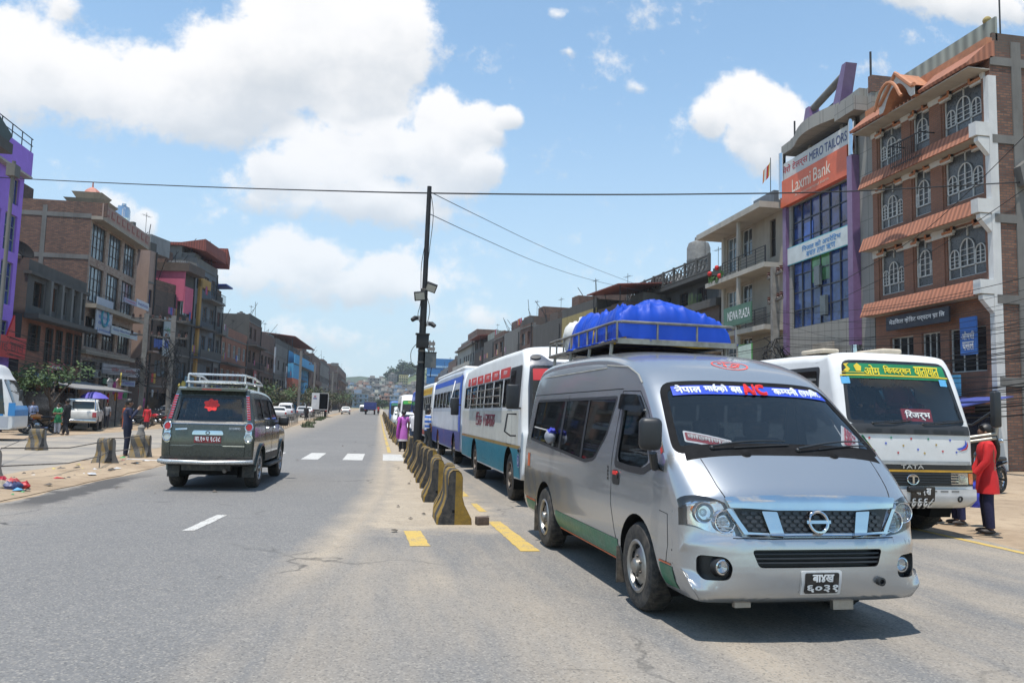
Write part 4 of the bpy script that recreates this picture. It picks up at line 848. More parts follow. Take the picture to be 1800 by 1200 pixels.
# the white bus beside the silver minibus, facing us
def ex_t(root, S, hw):
	fr = S.front; f = S.side(1); b = MB(); BK = mat((.012, .012, .013), .45, 0, .2, 6); q = lambda u, v, h=0.0: fr(-u, v, h)
	relief(b, [(-.97, .74), (.97, .74), (.97, 1.04), (-.97, 1.04)], fr, BK, .008, .12, .1)
	for k in range(4): b.tube([fr(-.7+1.4*i/10, .79+k*.038, .018) for i in range(11)], .010, BLACKP, 6)
	b.panel([(-.975, .935), (.975, .935), (.975, .965), (-.975, .965)], lambda u, v: fr(u, v, .014), mat((.5, .27, .02), .5, 0, .1, 9), du=.12)
	g = b.build('grille', root); b = MB(); b.panel([(-.2, .99), (.2, .99), (.2, 1.0), (-.2, 1.0)], lambda u, v: fr(u, v, .01), BK); text(b, 'TATA', mat((.55, .55, .56), .3, .7), lambda u, v, h=0.0: q(u, v, .012+h), -.17, .17, .978, 1.032, .002)
	ring(b, q, 0, .83, .085, CHROME, .010, .02, sq=.8); text(b, 'T', CHROME, lambda u, v, h=0.0: q(u, v, .024+h), -.055, .055, .775, .875, .006); b.build('badge', g)
	b = MB(); relief(b, rrect(-.97, .97, .46, .70, .02), fr, mat((.60, .60, .60), .35, 0, .1, 3, coat=.3, dirt=.15), .05, .1, .1)
	for x in (-.45, -.28, .28, .45, .62): b.panel(rrect(x-.06, x+.06, .665, .68, .005), lambda u, v: q(u, v, .053), BK)
	ring(b, q, .70, .57, .028, BK, .012, .05); o = b.build('bumper', root)
	b = MB(); b.box(-.12, .12, .04, .10, .66, .74, BK, None, .02); b.build('fog_lamp', root)
	plate(root, lambda u, v, h=0.0: q(u, v, .05+h), .12, .60, .36, .27, (.012, .012, .014), [('बा ५ ख', .6), ('६६६८', .9)], t=.012)
	for sg in (1, -1):
		b = MB(); relief(b, rrect(sg*.73-.14, sg*.73+.14, .765, .925, .015), fr, CHROME, .012, .1, .1); b.ball(fr(sg*.76, .845, .005), .06, LAMPG, 12); b.panel(rrect(sg*.73-.135, sg*.73+.135, .77, .92, .015), lambda u, v: fr(u, v, .016), LAMPG); b.build('headlight', root)
		b = MB(); relief(b, rrect(sg*.93-.04, sg*.93+.04, .77, .92, .015), fr, AMBER, .012); b.build('indicator', root)
	b = MB(); relief(b, [(-.93, 1.05), (.93, 1.05), (.93, 1.09), (-.93, 1.09)], fr, mat((.35, .36, .37), .4, .3), .012, .1); random.seed(9)
	cols = [mat(c, .5) for c in ((.5, .02, .03), (.03, .08, .5), (.02, .25, .12), (.45, .3, .05))]
	for k, (x, z) in enumerate([(-.62, 1.40), (-.38, 1.33), (-.30, 1.41), (-.12, 1.30), (.0, 1.40), (.10, 1.25), (.26, 1.40), (.38, 1.32), (.48, 1.23), (.60, 1.39), (-.55, 1.22), (.2, 1.20), (-.2, 1.2), (.70, 1.22)]):
		p = [(x+(.022 if i % 2 == 0 else .010)*math.sin(math.pi*i/5), z+(.022 if i % 2 == 0 else .010)*math.cos(math.pi*i/5)) for i in range(10)]; b.panel(p, lambda u, v: q(u, v, .004), cols[k % 4], du=1, dv=1)
	for c, pts in ((cols[1], [(.70, 1.27), (.74, 1.25), (.80, 1.26), (.86, 1.29), (.885, 1.34), (.86, 1.40), (.845, 1.33), (.80, 1.295)]), (cols[0], [(.755, 1.235), (.80, 1.245), (.87, 1.26), (.905, 1.31), (.90, 1.38), (.885, 1.33), (.86, 1.285), (.80, 1.26)])): b.panel(pts, lambda u, v: q(u, v, .006), c, du=.05, dv=1)
	b.build('painted_ornament', root)
	b = MB(); relief(b, [(-.93, 1.46), (.93, 1.46), (.93, 1.60), (-.93, 1.60)], fr, mat((.03, .031, .034), .55, 0, .1, 5), .014, .1)
	for x in (-.55, -.2, .15, .45, .72): b.panel(rrect(x-.11, x+.11, 1.485, 1.53, .01), lambda u, v: q(u, v, .018), BK)
	b.build('cowl', root)
	for a, c in (((-.55, 1.60), (.02, 1.66)), ((.20, 1.60), (.85, 1.68))): wiper(root, q, a, c, .03)
	b = MB(); relief(b, rrect(-.06, .40, 1.63, 1.83, .01), lambda u, v, h=0.0: q(u, v, -.03+h), mat((.42, .03, .035), .6, 0, .1, 8), .01, .2); text(b, 'िरजर^्भ' if False else 'िरजर्भ', mat((.8, .8, .78), .5), lambda u, v, h=0.0: q(u, v, -.014+h), -.02, .36, 1.66, 1.80, .008); b.build('route_card', root)
	for (x, z) in ((-.80, 2.22), (.70, 2.22)): b = MB(); b.panel(rrect(x-.06, x+.06, z-.05, z+.05, .01), lambda u, v: q(u, v, .004), mat((.1, .35, .6), .5)); b.build('sticker', root)
	b = MB(); OM = mat((.62, .46, .03), .5); z1 = 2.47
	for pts in ([(-.80, 2.36), (-.74, 2.34), (-.70, 2.38), (-.74, 2.44), (-.70, 2.47), (-.78, 2.46), (-.75, 2.40)], [(-.62, 2.35), (-.55, 2.35), (-.53, 2.42), (-.58, 2.47), (-.64, 2.43)], [(-.84, 2.335), (-.5, 2.325), (-.5, 2.335), (-.84, 2.345)]): b.panel(pts, lambda u, v: q(u, v, .010), OM, du=.1)
	b.panel([(-.86, 2.285), (.80, 2.285), (.80, 2.305), (-.86, 2.305)], lambda u, v: q(u, v, .010), OM, du=.15); b.build('strip_ornament', root)
	b = MB(); b.box(-.5, -.18, -1.5, -.8, 2.68, 2.76, mat((.5, .43, .33), .8, 0, .2, 5), None, .03); b.box(.45, .72, -1.5, -.9, 2.66, 2.73, mat((.5, .43, .33), .8, 0, .2, 5), None, .03); b.build('roof_vent', root)
	b = MB(); b.panel(rrect(-1.55, -.62, 1.45, 2.42, .06), lambda y, z: f(y, z, .006), BLACKP, dv=.2); b.panel(rrect(-1.5, -.68, 1.5, 2.36, .05), lambda y, z: f(y, z, .012), GLASSD, dv=.2); b.build('cab_window', root)
	mirror(root, (-hw, -.3, 1.62), (-hw-.28, .05, 1.85), (.06, .26)); b = MB(); b.tube([(-hw+.02, -.2, 1.42), (-hw-.30, .02, 1.50), (-hw-.30, .05, 1.66)], .024, mat((.4, .38, .33), .5, .4), 7); b.tube([(-hw+.02, -.2, 1.36), (-hw-.30, .02, 1.44)], .024, mat((.4, .38, .33), .5, .4), 7); b.build('mirror_arm', root)
	b = MB(); b.box(-hw+.1, hw-.1, -1.0, -.9, .4, .6, DARK); b.build('axle', root)
bus('white bus with green name strip, starry front and red card behind its windscreen', 7.08, 9.55, math.pi+R(1.0), 7.4, 2.0, 2.66, WHITE, (), 5, (1.55, 2.2), axles=(-1.0, -4.8), wr=.44, rake=.34, wind=(1.60, 2.52), z0=.46, extra=ex_t, wtop=.06, zs=.95, face=((.01, .18, .07), (.70, .58, .04), [('ओम', -.50, -.27), ('िशवदर^शन' if False else 'िशवदर्शन', -.20, .22), ('यातायात', .28, .66)], .22), step=.05)
def ex_l(root, S, hw):
	f = S.side(1); b = MB(); b.panel([(-.4, .95), (-8.5, .95), (-8.5, 1.45), (-.4, 1.45)], lambda y, z: f(y, z, .006), paint((.03, .22, .52)), du=.5); b.panel([(-.35, 1.02), (-1.0, 1.02), (-1.15, 2.35), (-.55, 2.35)], lambda y, z: f(y, z, .009), GLASSD, dv=.15); b.build('side_panel', root); b = MB(); b.panel([(-.98*hw, .95), (.98*hw, .95), (.98*hw, 1.35), (-.98*hw, 1.35)], lambda x, z: S.front(x, z, .006), paint((.03, .22, .52)), du=.1, dv=.08); b.panel([(-.25, .95), (-.02, .95), (-.02, 1.45), (-.25, 1.45)], lambda y, z: f(y, z, .006), paint((.03, .22, .52)), du=.1); b.build('front_panel', root)
	mirror(root, (hw, -.2, 1.9), (hw+.1, .15, 1.75), (.06, .22))
bus('blue and white bus with wraparound windscreen pulling across the service road', -13.9, 34.0, R(-80), 9.0, 2.3, 2.95, WHITE, [(.5, .92, paint((.42, .44, .48)))], 6, (1.6, 2.3), axles=(-1.8, -6.6), rake=.5, extra=ex_l, lod=0, step=.1)
# ------------------------------------------------------------------ the grey-green SUV driving away
def gz(y): return .009*max(0.0, y-60)
def suv():
	GR = mat((.050, .060, .050), .28, .35, .06, 1.2, coat=.8, dirt=.12); CL = mat((.022, .023, .024), .55, 0, .2, 4, dirt=.35)
	root = thing('suv', 'dark green suv with red rose sticker on its rear window and silver roof rack', 'suv', (-2.98, 15.75, 0), R(-1.3)); root.scale.x = .89
	sil = [(3.30, .40, .02), (3.48, .48, .18), (3.55, .7, .26), (3.50, .95, .24), (3.36, 1.08, .2), (2.5, 1.20, .15), (2.32, 1.24, .12), (1.72, 1.72, .12), (1.5, 1.80, .12), (.8, 1.86, .12), (-.45, 1.86, .10), (-.64, 1.83, .07), (-.68, 1.74, .06), (-.80, 1.27, .07), (-.85, 1.20, .07), (-.885, .80, .07), (-.87, .62, .06), (-.84, .50, .04), (-.7, .46, .02)]
	S = Skin(sil, lambda y, z: lerp_table([(.4, .85), (.6, .89), (1.0, .905), (1.2, .885), (1.75, .735), (1.9, .68)], z)-.03*max(0, y-2.2), 3.6, .05); f1 = S.side(1)
	b = MB(); rw = rpoly([(-.70, 1.20), (.70, 1.20), (.61, 1.70), (-.61, 1.70)], .05)
	S.ribbon(b, GR, [S.hole(rw, 'rear')], nu=20, dt=.09); wins = [rpoly([(-.38, 1.27), (.30, 1.27), (.30, 1.70), (-.32, 1.70)], .05), rpoly([(.40, 1.26), (1.20, 1.25), (1.20, 1.70), (.40, 1.70)], .05), rpoly([(1.28, 1.25), (2.10, 1.25), (1.72, 1.62), (1.55, 1.69), (1.28, 1.70)], .05)]
	S.sides(b, GR, {0.0: .37, 2.70: .37}, .43, holes=wins, sill=.46); b.box(-.78, .78, -.75, 3.3, .44, .48, DARK); b.build('body', root)
	b = MB(); b.panel(rw, lambda x, z: S.rear(x, z, -.008), GLASSL, du=.15, dv=.1); o = b.build('rear_window', root)
	b = MB(); band(b, rw, .045, lambda x, z: S.rear(x, z, .002), BLACKP); b.build('window_seal', o)
	b = MB(); RS = mat((.80, .035, .03), .5, 0, .1, 9); random.seed(4)        # a many-petalled rose
	b.panel([(.0+.135*(1+.13*math.cos(7*t)+.06*math.sin(3*t))*math.cos(t)*1.05, 1.535+.105*(1+.13*math.cos(7*t+.6))*math.sin(t)) for t in [2*math.pi*k/56 for k in range(56)]], lambda x, z: S.rear(x, z, .004), RS, du=.3)
	for k in range(9):
		a = k*2.4; r = .016+.010*k; x, z = r*math.cos(a)*1.0, 1.535+r*.75*math.sin(a)
		b.add([S.rear(x+.030*math.cos(q+a), z+.022*math.sin(q+a), .006) for q in (0, .6, 1.2, 1.8)]+[S.rear(x+.024*math.cos(q+a), z+.016*math.sin(q+a), .006) for q in (1.8, 1.2, .6, 0)], [(0, 1, 6, 7), (1, 2, 5, 6), (2, 3, 4, 5)], mat((.42, .012, .012), .5))
	b.build('rose_sticker', root)
	for sg in (1, -1):
		f = S.side(sg)
		for q in wins: b = MB(); b.panel(q, lambda y, z: f(y, z, -.01), GLASSD, du=.5, dv=.3); band(b, q, .03, lambda y, z: f(y, z, .003), BLACKP); b.build('side_window', root)
		# stacked tail lamps on the rear pillar, two round lamps below
		b = MB(); rr_ = lambda x, z, h=0.0: S.rear(sg*x, z, h); relief(b, [(.735, 1.26), (.80, 1.26), (.715, 1.72), (.655, 1.72)], rr_, CHROME, .02, .2, .05)
		for k in range(10): z = 1.275+k*.044; x = .765-.075*k*.105; relief(b, [(x-.03, z), (x+.035, z), (x+.030, z+.030), (x-.033, z+.030)], rr_, REDL, .032, .2, .2)
		b.build('tail_lamp', root); b = MB(); relief(b, rpoly([(.72, .86), (.84, .86), (.85, 1.24), (.73, 1.24)], .05), rr_, CHROME, .012, .1, .1)
		for z, m in ((1.145, REDL), (.955, mat((.45, .45, .44), .15, .3))):
			q = lambda u, v, h=0.0: rr_(.785+u, z+v, h); ring(b, q, 0, 0, .072, CHROME, .014, .02); relief(b, [(.065*math.cos(2*math.pi*k/20), .065*math.sin(2*math.pi*k/20)) for k in range(20)], q, m, .022, .2, .2)
		b.build('round_lamp', root)
		b = MB()                                             # dusty arch flares and sill board
		for wy in (0, 2.7):
			ps = [(wy+.47*math.cos(t), .37+.47*math.sin(t)) for t in [math.pi*(1.02-1.04*k/14) for k in range(15)]]; pi_ = [(wy+.425*math.cos(t), .37+.425*math.sin(t)) for t in [math.pi*(1.02-1.04*k/14) for k in range(15)]]
			vs = []
			for (a, c), (d, e) in zip(ps, pi_): vs += [f(a, c, .0), f(a, c, .035), f(d, e, .04), f(d, e, -.02)]
			b.add(vs, [(4*k+j, 4*k+j+1, 4*k+j+5, 4*k+j+4) for k in range(14) for j in range(3)], GR, True)
		b.panel([(.48, .48), (2.24, .48), (2.24, .62), (.48, .62)], lambda y, z: f(y, z, .012), CL, du=.3); b.build('wheel_flare', root)
		b = MB(); b.box(sg*.84, sg*1.0, .55, 2.15, .36, .41, CL, None, .02); b.build('side_step', root)
		b = MB()
		for y in (.55, 1.42): relief(b, rrect(y, y+.17, 1.09, 1.13, .015), f, CHROME, .03)
		b.build('door_handle', root); b = MB(); seam(b, [(.35, 1.74), (.35, 1.2), (.42, .9)], f); seam(b, [(1.24, 1.74), (1.24, .6)], f); seam(b, [(2.14, 1.22), (2.2, .62)], f); b.build('panel_gap', root)
		b = MB(); T = Matrix.Translation((sg*1.04, 1.92, 1.24)); b.box(-.12, .12, -.07, .06, -.10, .10, BLACKP, T, .05); b.tube([f(1.92, 1.2), (sg*1.0, 1.92, 1.2)], .03, BLACKP); b.build('mirror', root)
		for y in (0, 2.70): wheel(root, sg*.755, y, .37, .25, sg, 'alloy')
		b = MB(); b.box(sg*.62, sg*.86, -.48, -.46, .22, .50, CL); b.build('mudflap', root)
	# tailgate fittings
	b = MB(); seam(b, rpoly([(-.74, 1.70), (.74, 1.70), (.745, 1.2), (.72, .60), (-.72, .60), (-.745, 1.2)], .07)+[(-.74, 1.68)], S.rear); seam(b, [(-.72, .80), (-.30, .80), (-.25, .825), (.25, .825), (.30, .80), (.72, .80)], S.rear, .012, mat((.10, .115, .10), .3, .3)); seam(b, [(-.72, 1.195), (.72, 1.195)], S.rear, .007, CHROME); b.build('tailgate_gap', root)
	b = MB(); relief(b, rpoly([(-.31, 1.0), (.31, 1.0), (.28, 1.075), (-.28, 1.075)], .03), S.rear, CHROME, .03, .08, .05); ring(b, S.rear, 0, 1.035, .035, BLACKP, .008, .035, sq=.7); b.build('chrome_garnish', root)
	b = MB(); relief(b, rpoly([(-.63, 1.075), (-.40, 1.085), (-.40, 1.115), (-.63, 1.10)], .01), S.rear, CHROME, .03, .05, .05); b.build('tailgate_handle', root)
	b = MB(); text(b, 'SCORPIO', mat((.5, .52, .55), .3, .6), lambda u, v, h=0.0: S.rear(u, v, .008+h), .40, .62, 1.10, 1.135, .003); b.build('badge_lettering', root)
	plate(root, lambda u, v, h=0.0: S.rear(u, v, h), 0, .92, .52, .12, (.22, .012, .02), [('बा.१० प १८३८', .94)], t=.015)
	b = MB(); relief(b, rrect(-.88, .88, .50, .61, .03), S.rear, CL, .06, .1, .1)
	for x in (-.62, .50): b.panel(rrect(x-.09, x+.09, .535, .575, .008), lambda u, v: S.rear(u, v, .064), mat((.25, .03, .02), .3))
	b.build('bumper', root); b = MB(); b.tube([(-.90, -.93, .535), (-.78, -1.0, .53), (0, -1.02, .515), (.2, -1.015, .52), (.78, -1.0, .53), (.90, -.93, .535)], .038, mat((.55, .55, .54), .3, .7, .15, 6, dirt=.2), 10); b.build('bumper_bar', root)
	b = MB(); b.prism([(-.62, 1.86), (-.80, 1.83), (-.80, 1.795), (-.66, 1.80)], -.66, .66, GR, 'x'); b.panel([(-.19, 1.807), (.19, 1.807), (.19, 1.828), (-.19, 1.828)], lambda x, z: Vector((x, -.804, z)), REDL); b.build('spoiler', root)
	b = MB(); b.box(-.55, .55, -.6, 2.9, .27, .44, DARK); b.tube([(-.7, 0, .37), (.7, 0, .37)], .06, DARK); b.ball((.05, 0, .36), .14, DARK); b.tube([(.35, -.85, .36), (.35, -.2, .4)], .04, RUSTY); b.box(-.5, .45, -.80, -.5, .36, .50, CL); b.build('underbody', root)
	b = MB(); SE = mat((.20, .10, .085), .7, 0, .15, 4)
	for x in (-.36, .36): b.box(x-.12, x+.12, .02, .12, 1.30, 1.52, SE, None, .05)
	b.box(-.66, .66, -.02, .12, .9, 1.26, SE, None, .05); b.box(-.7, .7, -.6, 2.2, .55, .62, DARK)
	for x in (-.38, .38): b.box(x-.25, x+.25, 1.0, 1.12, .9, 1.50, mat((.05, .05, .055), .8), None, .06)
	b.build('seats', root)
	b = MB(); AL = mat((.60, .60, .60), .3, .8, .1, 5)
	for sg in (1, -1): b.tube([(sg*.60, -.45, 1.955), (sg*.60, 1.3, 1.965)], .02, AL, 7); b.tube([(sg*.57, -.42, 2.10), (sg*.56, .6, 2.09), (sg*.58, 1.15, 2.02), (sg*.60, 1.3, 1.965)], .02, AL, 7)
	for y in (-.42, .35, 1.1): b.tube([(-.60, y, 1.95), (.60, y, 1.95)], .017, AL, 6)
	b.tube([(-.57, -.42, 2.10), (.57, -.42, 2.10)], .022, AL, 7); b.tube([(-.6, -.46, 1.955), (.6, -.46, 1.955)], .02, AL, 7)
	for x in (-.57, .57): b.tube([(x, -.42, 1.95), (x, -.42, 2.10)], .022, AL, 7); b.tube([(x, .4, 1.95), (x, .4, 2.09)], .016, AL, 7)
	for x in (-.58, .58):
		for y in (-.3, 1.0): b.tube([(x, y, 1.84), (x, y, 1.96)], .025, AL, 7)
	b.prism([(-.25, 1.97), (1.0, 1.985), (1.0, 2.03), (-.25, 2.0)], -.40, .38, mat((.62, .62, .60), .5), 'x'); b.build('roof_rack', root)
suv()
# ------------------------------------------------------------------ small cars
def car(kind, col, label, group=None, cat='car', loc=(0, 0, 0), rz=0.0, name='parked_car'):
	"""hatch / saloon / jeep; origin under the middle, facing +y"""
	root = thing(name, label, cat, loc, rz, group); p = paint(col, .1) if not isinstance(col, bpy.types.Material) else col
	L, Wd, H, prof = {'hatch': (3.6, 1.6, 1.48, [(1.75, .30, .02), (1.80, .45, .25), (1.76, .70, .26), (1.55, .86, .22), (1.0, .98, .14), (.25, 1.40, .12), (-.1, 1.48, .12), (-1.2, 1.45, .12), (-1.62, 1.05, .12), (-1.78, .95, .12), (-1.80, .55, .12), (-1.72, .30, .02)]),
		'saloon': (4.2, 1.7, 1.44, [(2.05, .30, .02), (2.1, .45, .25), (2.05, .72, .26), (1.8, .84, .22), (.95, .98, .14), (.25, 1.38, .12), (-.2, 1.44, .12), (-.9, 1.40, .12), (-1.45, 1.04, .14), (-2.0, .99, .16), (-2.1, .85, .15), (-2.1, .5, .12), (-2.0, .30, .02)]),
		'jeep': (4.3, 1.75, 1.80, [(2.1, .40, .02), (2.15, .6, .22), (2.12, .95, .22), (1.95, 1.06, .18), (1.0, 1.16, .14), (.55, 1.62, .12), (.2, 1.80, .12), (-1.85, 1.78, .12), (-2.05, 1.30, .10), (-2.14, 1.15, .10), (-2.15, .6, .10), (-2.05, .42, .02)])}[kind]
	hw = Wd/2; S = Skin(prof, lambda y, z: hw*lerp_table([(.3, .94), (.6, 1), (.95, .985), (H, .76)], z), 3.0, .09); b = MB(); ax = {'hatch': (1.15, -1.2), 'saloon': (1.3, -1.3), 'jeep': (1.35, -1.3)}[kind]; wr = .29 if kind != 'jeep' else .36
	S.ribbon(b, p, nu=12, dt=.16); S.sides(b, p, {ax[0]: wr, ax[1]: wr}, wr+.05, sill=prof[0][1], du=.4, dv=.15); b.build('body', root); zs = {'hatch': .98, 'saloon': 1.0, 'jeep': 1.18}[kind]; zt = H-.10
	def wz_(lst, z): return lerp_table(sorted((c, a) for a, c, _ in lst), z)
	fl = [q for q in prof if q[0] > 0]; rl = [q for q in prof if q[0] < 0][::1]
	yf0 = max(q[0] for q in prof if abs(q[1]-(zs)) < .25 and q[0] > 0)*.55; 
	b = MB(); b.panel(rpoly([(-hw*.80, zs+.06), (hw*.80, zs+.06), (hw*.66, zt-.02), (-hw*.66, zt-.02)], .06), lambda x, z: S.front(x, z, .004), GLASSD, du=.3, dv=.15); b.build('windscreen', root)
	b = MB(); b.panel(rpoly([(-hw*.78, zs+.1), (hw*.78, zs+.1), (hw*.66, zt-.04), (-hw*.66, zt-.04)], .06), lambda x, z: S.rear(x, z, .004), GLASSD, du=.3, dv=.15); b.build('rear_window', root)
	yb = {'hatch': (.80, .22, -1.15, -1.45), 'saloon': (.82, .22, -.85, -1.2), 'jeep': (.85, .45, -1.75, -1.90)}[kind]
	for sg in (1, -1):
		f = S.side(sg); ym = -.35
		for q in ([(yb[0], zs+.03), (yb[1], zt), (ym+.05, zt), (ym+.05, zs+.03)], [(ym-.03, zs+.03), (ym-.03, zt), (yb[2], zt), (yb[3], zs+.06)]): b = MB(); b.panel(rpoly(q, .05), lambda y, z: f(y, z, .005), GLASSD, du=.4, dv=.3); b.build('side_window', root)
		for y in ax: wheel(root, sg*(hw-.11), y, wr, .19, sg, 'alloy', 0)
		b = MB(); relief(b, rpoly([(sg*hw*.92, .60), (sg*hw*.62, .58), (sg*hw*.60, .70), (sg*hw*.90, .78)], .03), S.front, CHROME, .01, .2, .2); b.build('headlight', root)
		b = MB(); zz = .70 if kind != 'jeep' else .85; relief(b, rpoly([(sg*hw*.95, zz), (sg*hw*.70, zz), (sg*hw*.74, zz+.2), (sg*hw*.93, zz+.2)], .03), S.rear, REDL, .012, .2, .2); b.build('tail_lamp', root)
	b = MB(); b.panel(rrect(-hw*.5, hw*.5, .45, .62, .04), lambda x, z: S.front(x, z, .006), BLACKP); b.panel([(-.2, .42), (.2, .42), (.2, .52), (-.2, .52)], lambda x, z: S.rear(x, z, .006), mat((.22, .012, .02), .5)); b.build('grille', root)
	return root
# ------------------------------------------------------------------ double-cab pickup by the shops
def pickup():
	PW = mat((.62, .61, .57), .4, 0, .05, 1.4, coat=.2, dirt=.25, dirtcol=(.3, .2, .12)); root = thing('pickup_truck', 'white double cab pickup with mud splashed sides parked before the brick shops', 'pickup', (-16.75, 48.9, 0), R(14))
	sil = [(2.35, .45, .02), (2.42, .6, .2), (2.38, .95, .2), (2.2, 1.08, .16), (1.3, 1.2, .14), (.65, 1.66, .12), (.35, 1.76, .12), (-.55, 1.74, .1), (-.72, 1.64, .1), (-.80, 1.12, .06), (-.82, 1.1, .02), (-2.50, 1.10, .02), (-2.52, 1.06, .04), (-2.52, .55, .06), (-2.4, .45, .02)]
	S = Skin(sil, lambda y, z: lerp_table([(.4, .82), (.7, .86), (1.1, .85), (1.75, .68)], z), 3.6, .08); b = MB(); S.ribbon(b, PW, nu=12, dt=.14); S.sides(b, PW, {1.55: .38, -1.5: .38}, .45, sill=.48, du=.3); b.build('body', root)
	for sg in (1, -1):
		f = S.side(sg)
		for q in ([(1.1, 1.16), (.62, 1.58), (.10, 1.64), (.10, 1.16)], [(.02, 1.16), (.02, 1.64), (-.55, 1.62), (-.62, 1.16)]): b = MB(); b.panel(rpoly(q, .05), lambda y, z: f(y, z, .005), GLASSD, du=.4); b.build('side_window', root)
		for y in (1.55, -1.5): wheel(root, sg*.74, y, .38, .25, sg, 'dark', 0)
		b = MB(); relief(b, rrect(sg*.72-.1, sg*.72+.1, .75, 1.02, .02), S.rear, REDL, .015); b.build('tail_lamp', root)
		b = MB(); relief(b, rrect(.3, .45, .98, 1.02, .01), f, BLACKP, .02); relief(b, rrect(-.5, -.35, .98, 1.02, .01), f, BLACKP, .02); b.build('door_handle', root)
	b = MB(); b.panel(rrect(-.55, .55, 1.2, 1.62, .06), lambda x, z: S.rear(x, z, .005), GLASSD); b.build('rear_window', root)
	b = MB()
	for sg in (1, -1): b.tube([(sg*.74, -2.3, 1.12), (sg*.70, -2.1, 1.5), (sg*.66, -1.75, 1.72), (sg*.62, -.75, 1.74)], .035, CHROME, 7); b.tube([(sg*.78, -2.4, 1.15), (sg*.78, -.8, 1.2)], .02, BLACKP, 6)
	b.tube([(-.66, -1.75, 1.72), (.66, -1.75, 1.72)], .035, CHROME, 7); b.build('roll_bar', root); b = MB(); b.box(-.85, .85, -2.68, -2.5, .50, .62, CHROME, None, .03); b.build('bumper', root)
pickup()
random.seed(21)
# ------------------------------------------------------------------ the row of parked cars beyond the railing
jeep = car('jeep', (.55, .55, .54), 'x'); hatch = car('hatch', (.5, .5, .5), 'x'); saloon = car('saloon', (.5, .5, .5), 'x')
PJ, PH, PS = [next(c for c in o.children if c.name.startswith('body')).data.materials[0] for o in (jeep, hatch, saloon)]
row = [('hatch', (.42, .40, .36), -9.9, 69, 'pale beige hatchback parked just beyond the railing posts', 190), ('jeep', (.55, .57, .60), -11.6, 76, 'silver jeep parked behind the beige hatchback', 185), ('jeep', (.02, .03, .07), -11.8, 84, 'navy jeep parked with its red lamps towards the road', 5), ('hatch', (.60, .60, .60), -10.6, 88, 'white hatchback parked after the navy jeep', 8),
	('jeep', (.62, .62, .62), -13.5, 96, 'white jeep with roof rack high behind the parked hatchbacks', 0), ('saloon', (.45, .50, .52), -11.0, 97, 'silver grey saloon parked behind the standing man in black', 10), ('jeep', (.62, .62, .63), -11.6, 105, 'white jeep parked beside the open box lorry', 4), ('hatch', (.5, .52, .55), -14.2, 107, 'pale blue hatchback deep in the parking row', 20),
	('jeep', (.6, .6, .62), -10.3, 92, 'white jeep squeezed between the hatchbacks', 3), ('hatch', (.35, .36, .38), -10.0, 108, 'mid grey hatchback just short of the box lorry', 6), ('saloon', (.6, .6, .6), -9.9, 113, 'white saloon tucked behind the box lorry side', 4), ('jeep', (.3, .32, .36), -13.0, 90, 'slate grey jeep in the second parking line', 2), ('hatch', (.5, .05, .05), -12.6, 112, 'dull red hatchback in the second parking line', 8), ('jeep', (.6, .6, .6), -13.2, 142, 'white jeep parked past the box lorry', 0), ('saloon', (.6, .6, .58), -11.5, 150, 'small white saloon parked far past the box lorry', 0)]
first = {'jeep': jeep, 'hatch': hatch, 'saloon': saloon}; used = set(); PB = {'jeep': PJ, 'hatch': PH, 'saloon': PS}
def put_car(k, col, x, y, label, deg, group, name=None):
	o = dup(first[k], (x, y, gz(y)), R(deg), label, group, swap={PB[k]: paint(col, .1)})
	if name: o.name = name
	return o
for k, col, x, y, lab, deg in row: put_car(k, col, x, y, lab, deg, 'cars parked beyond the railing')
put_car('hatch', (.13, .13, .135), -17.6, 70, 'dark grey hatchback parked by the clothes shop', 92, 'cars beside the shops')
put_car('saloon', (.62, .62, .60), -6.0, 150, 'white saloon far up the road driving away', 2, None, 'moving_car')
put_car('hatch', (.6, .6, .6), 1.9, 47.5, 'white hatchback in the bus queue behind the woman in pink', 181, None, 'waiting_car'); put_car('jeep', (.5, .52, .52), 1.95, 64, 'silver jeep waiting in the queue beside the barrier line', 181, None, 'waiting_car')
for k, (c, x, y) in enumerate([((.55, .45, .3), 2.2, 92), ((.6, .6, .6), 4.2, 98), ((.5, .52, .55), 2.3, 112), ((.6, .6, .58), 2.6, 125)]): put_car('jeep', c, x, y, ['cream jeep far along the queue of traffic', 'white jeep beside the cream jeep in the queue', 'light grey jeep farther up the queue', 'white jeep at the far end of the queue'][k], 180, 'far traffic in the oncoming queue', 'waiting_car')
for o in (jeep, hatch, saloon):
	def kill(q):
		for c in kids(q): kill(c)
		bpy.data.objects.remove(q)
	kill(o)
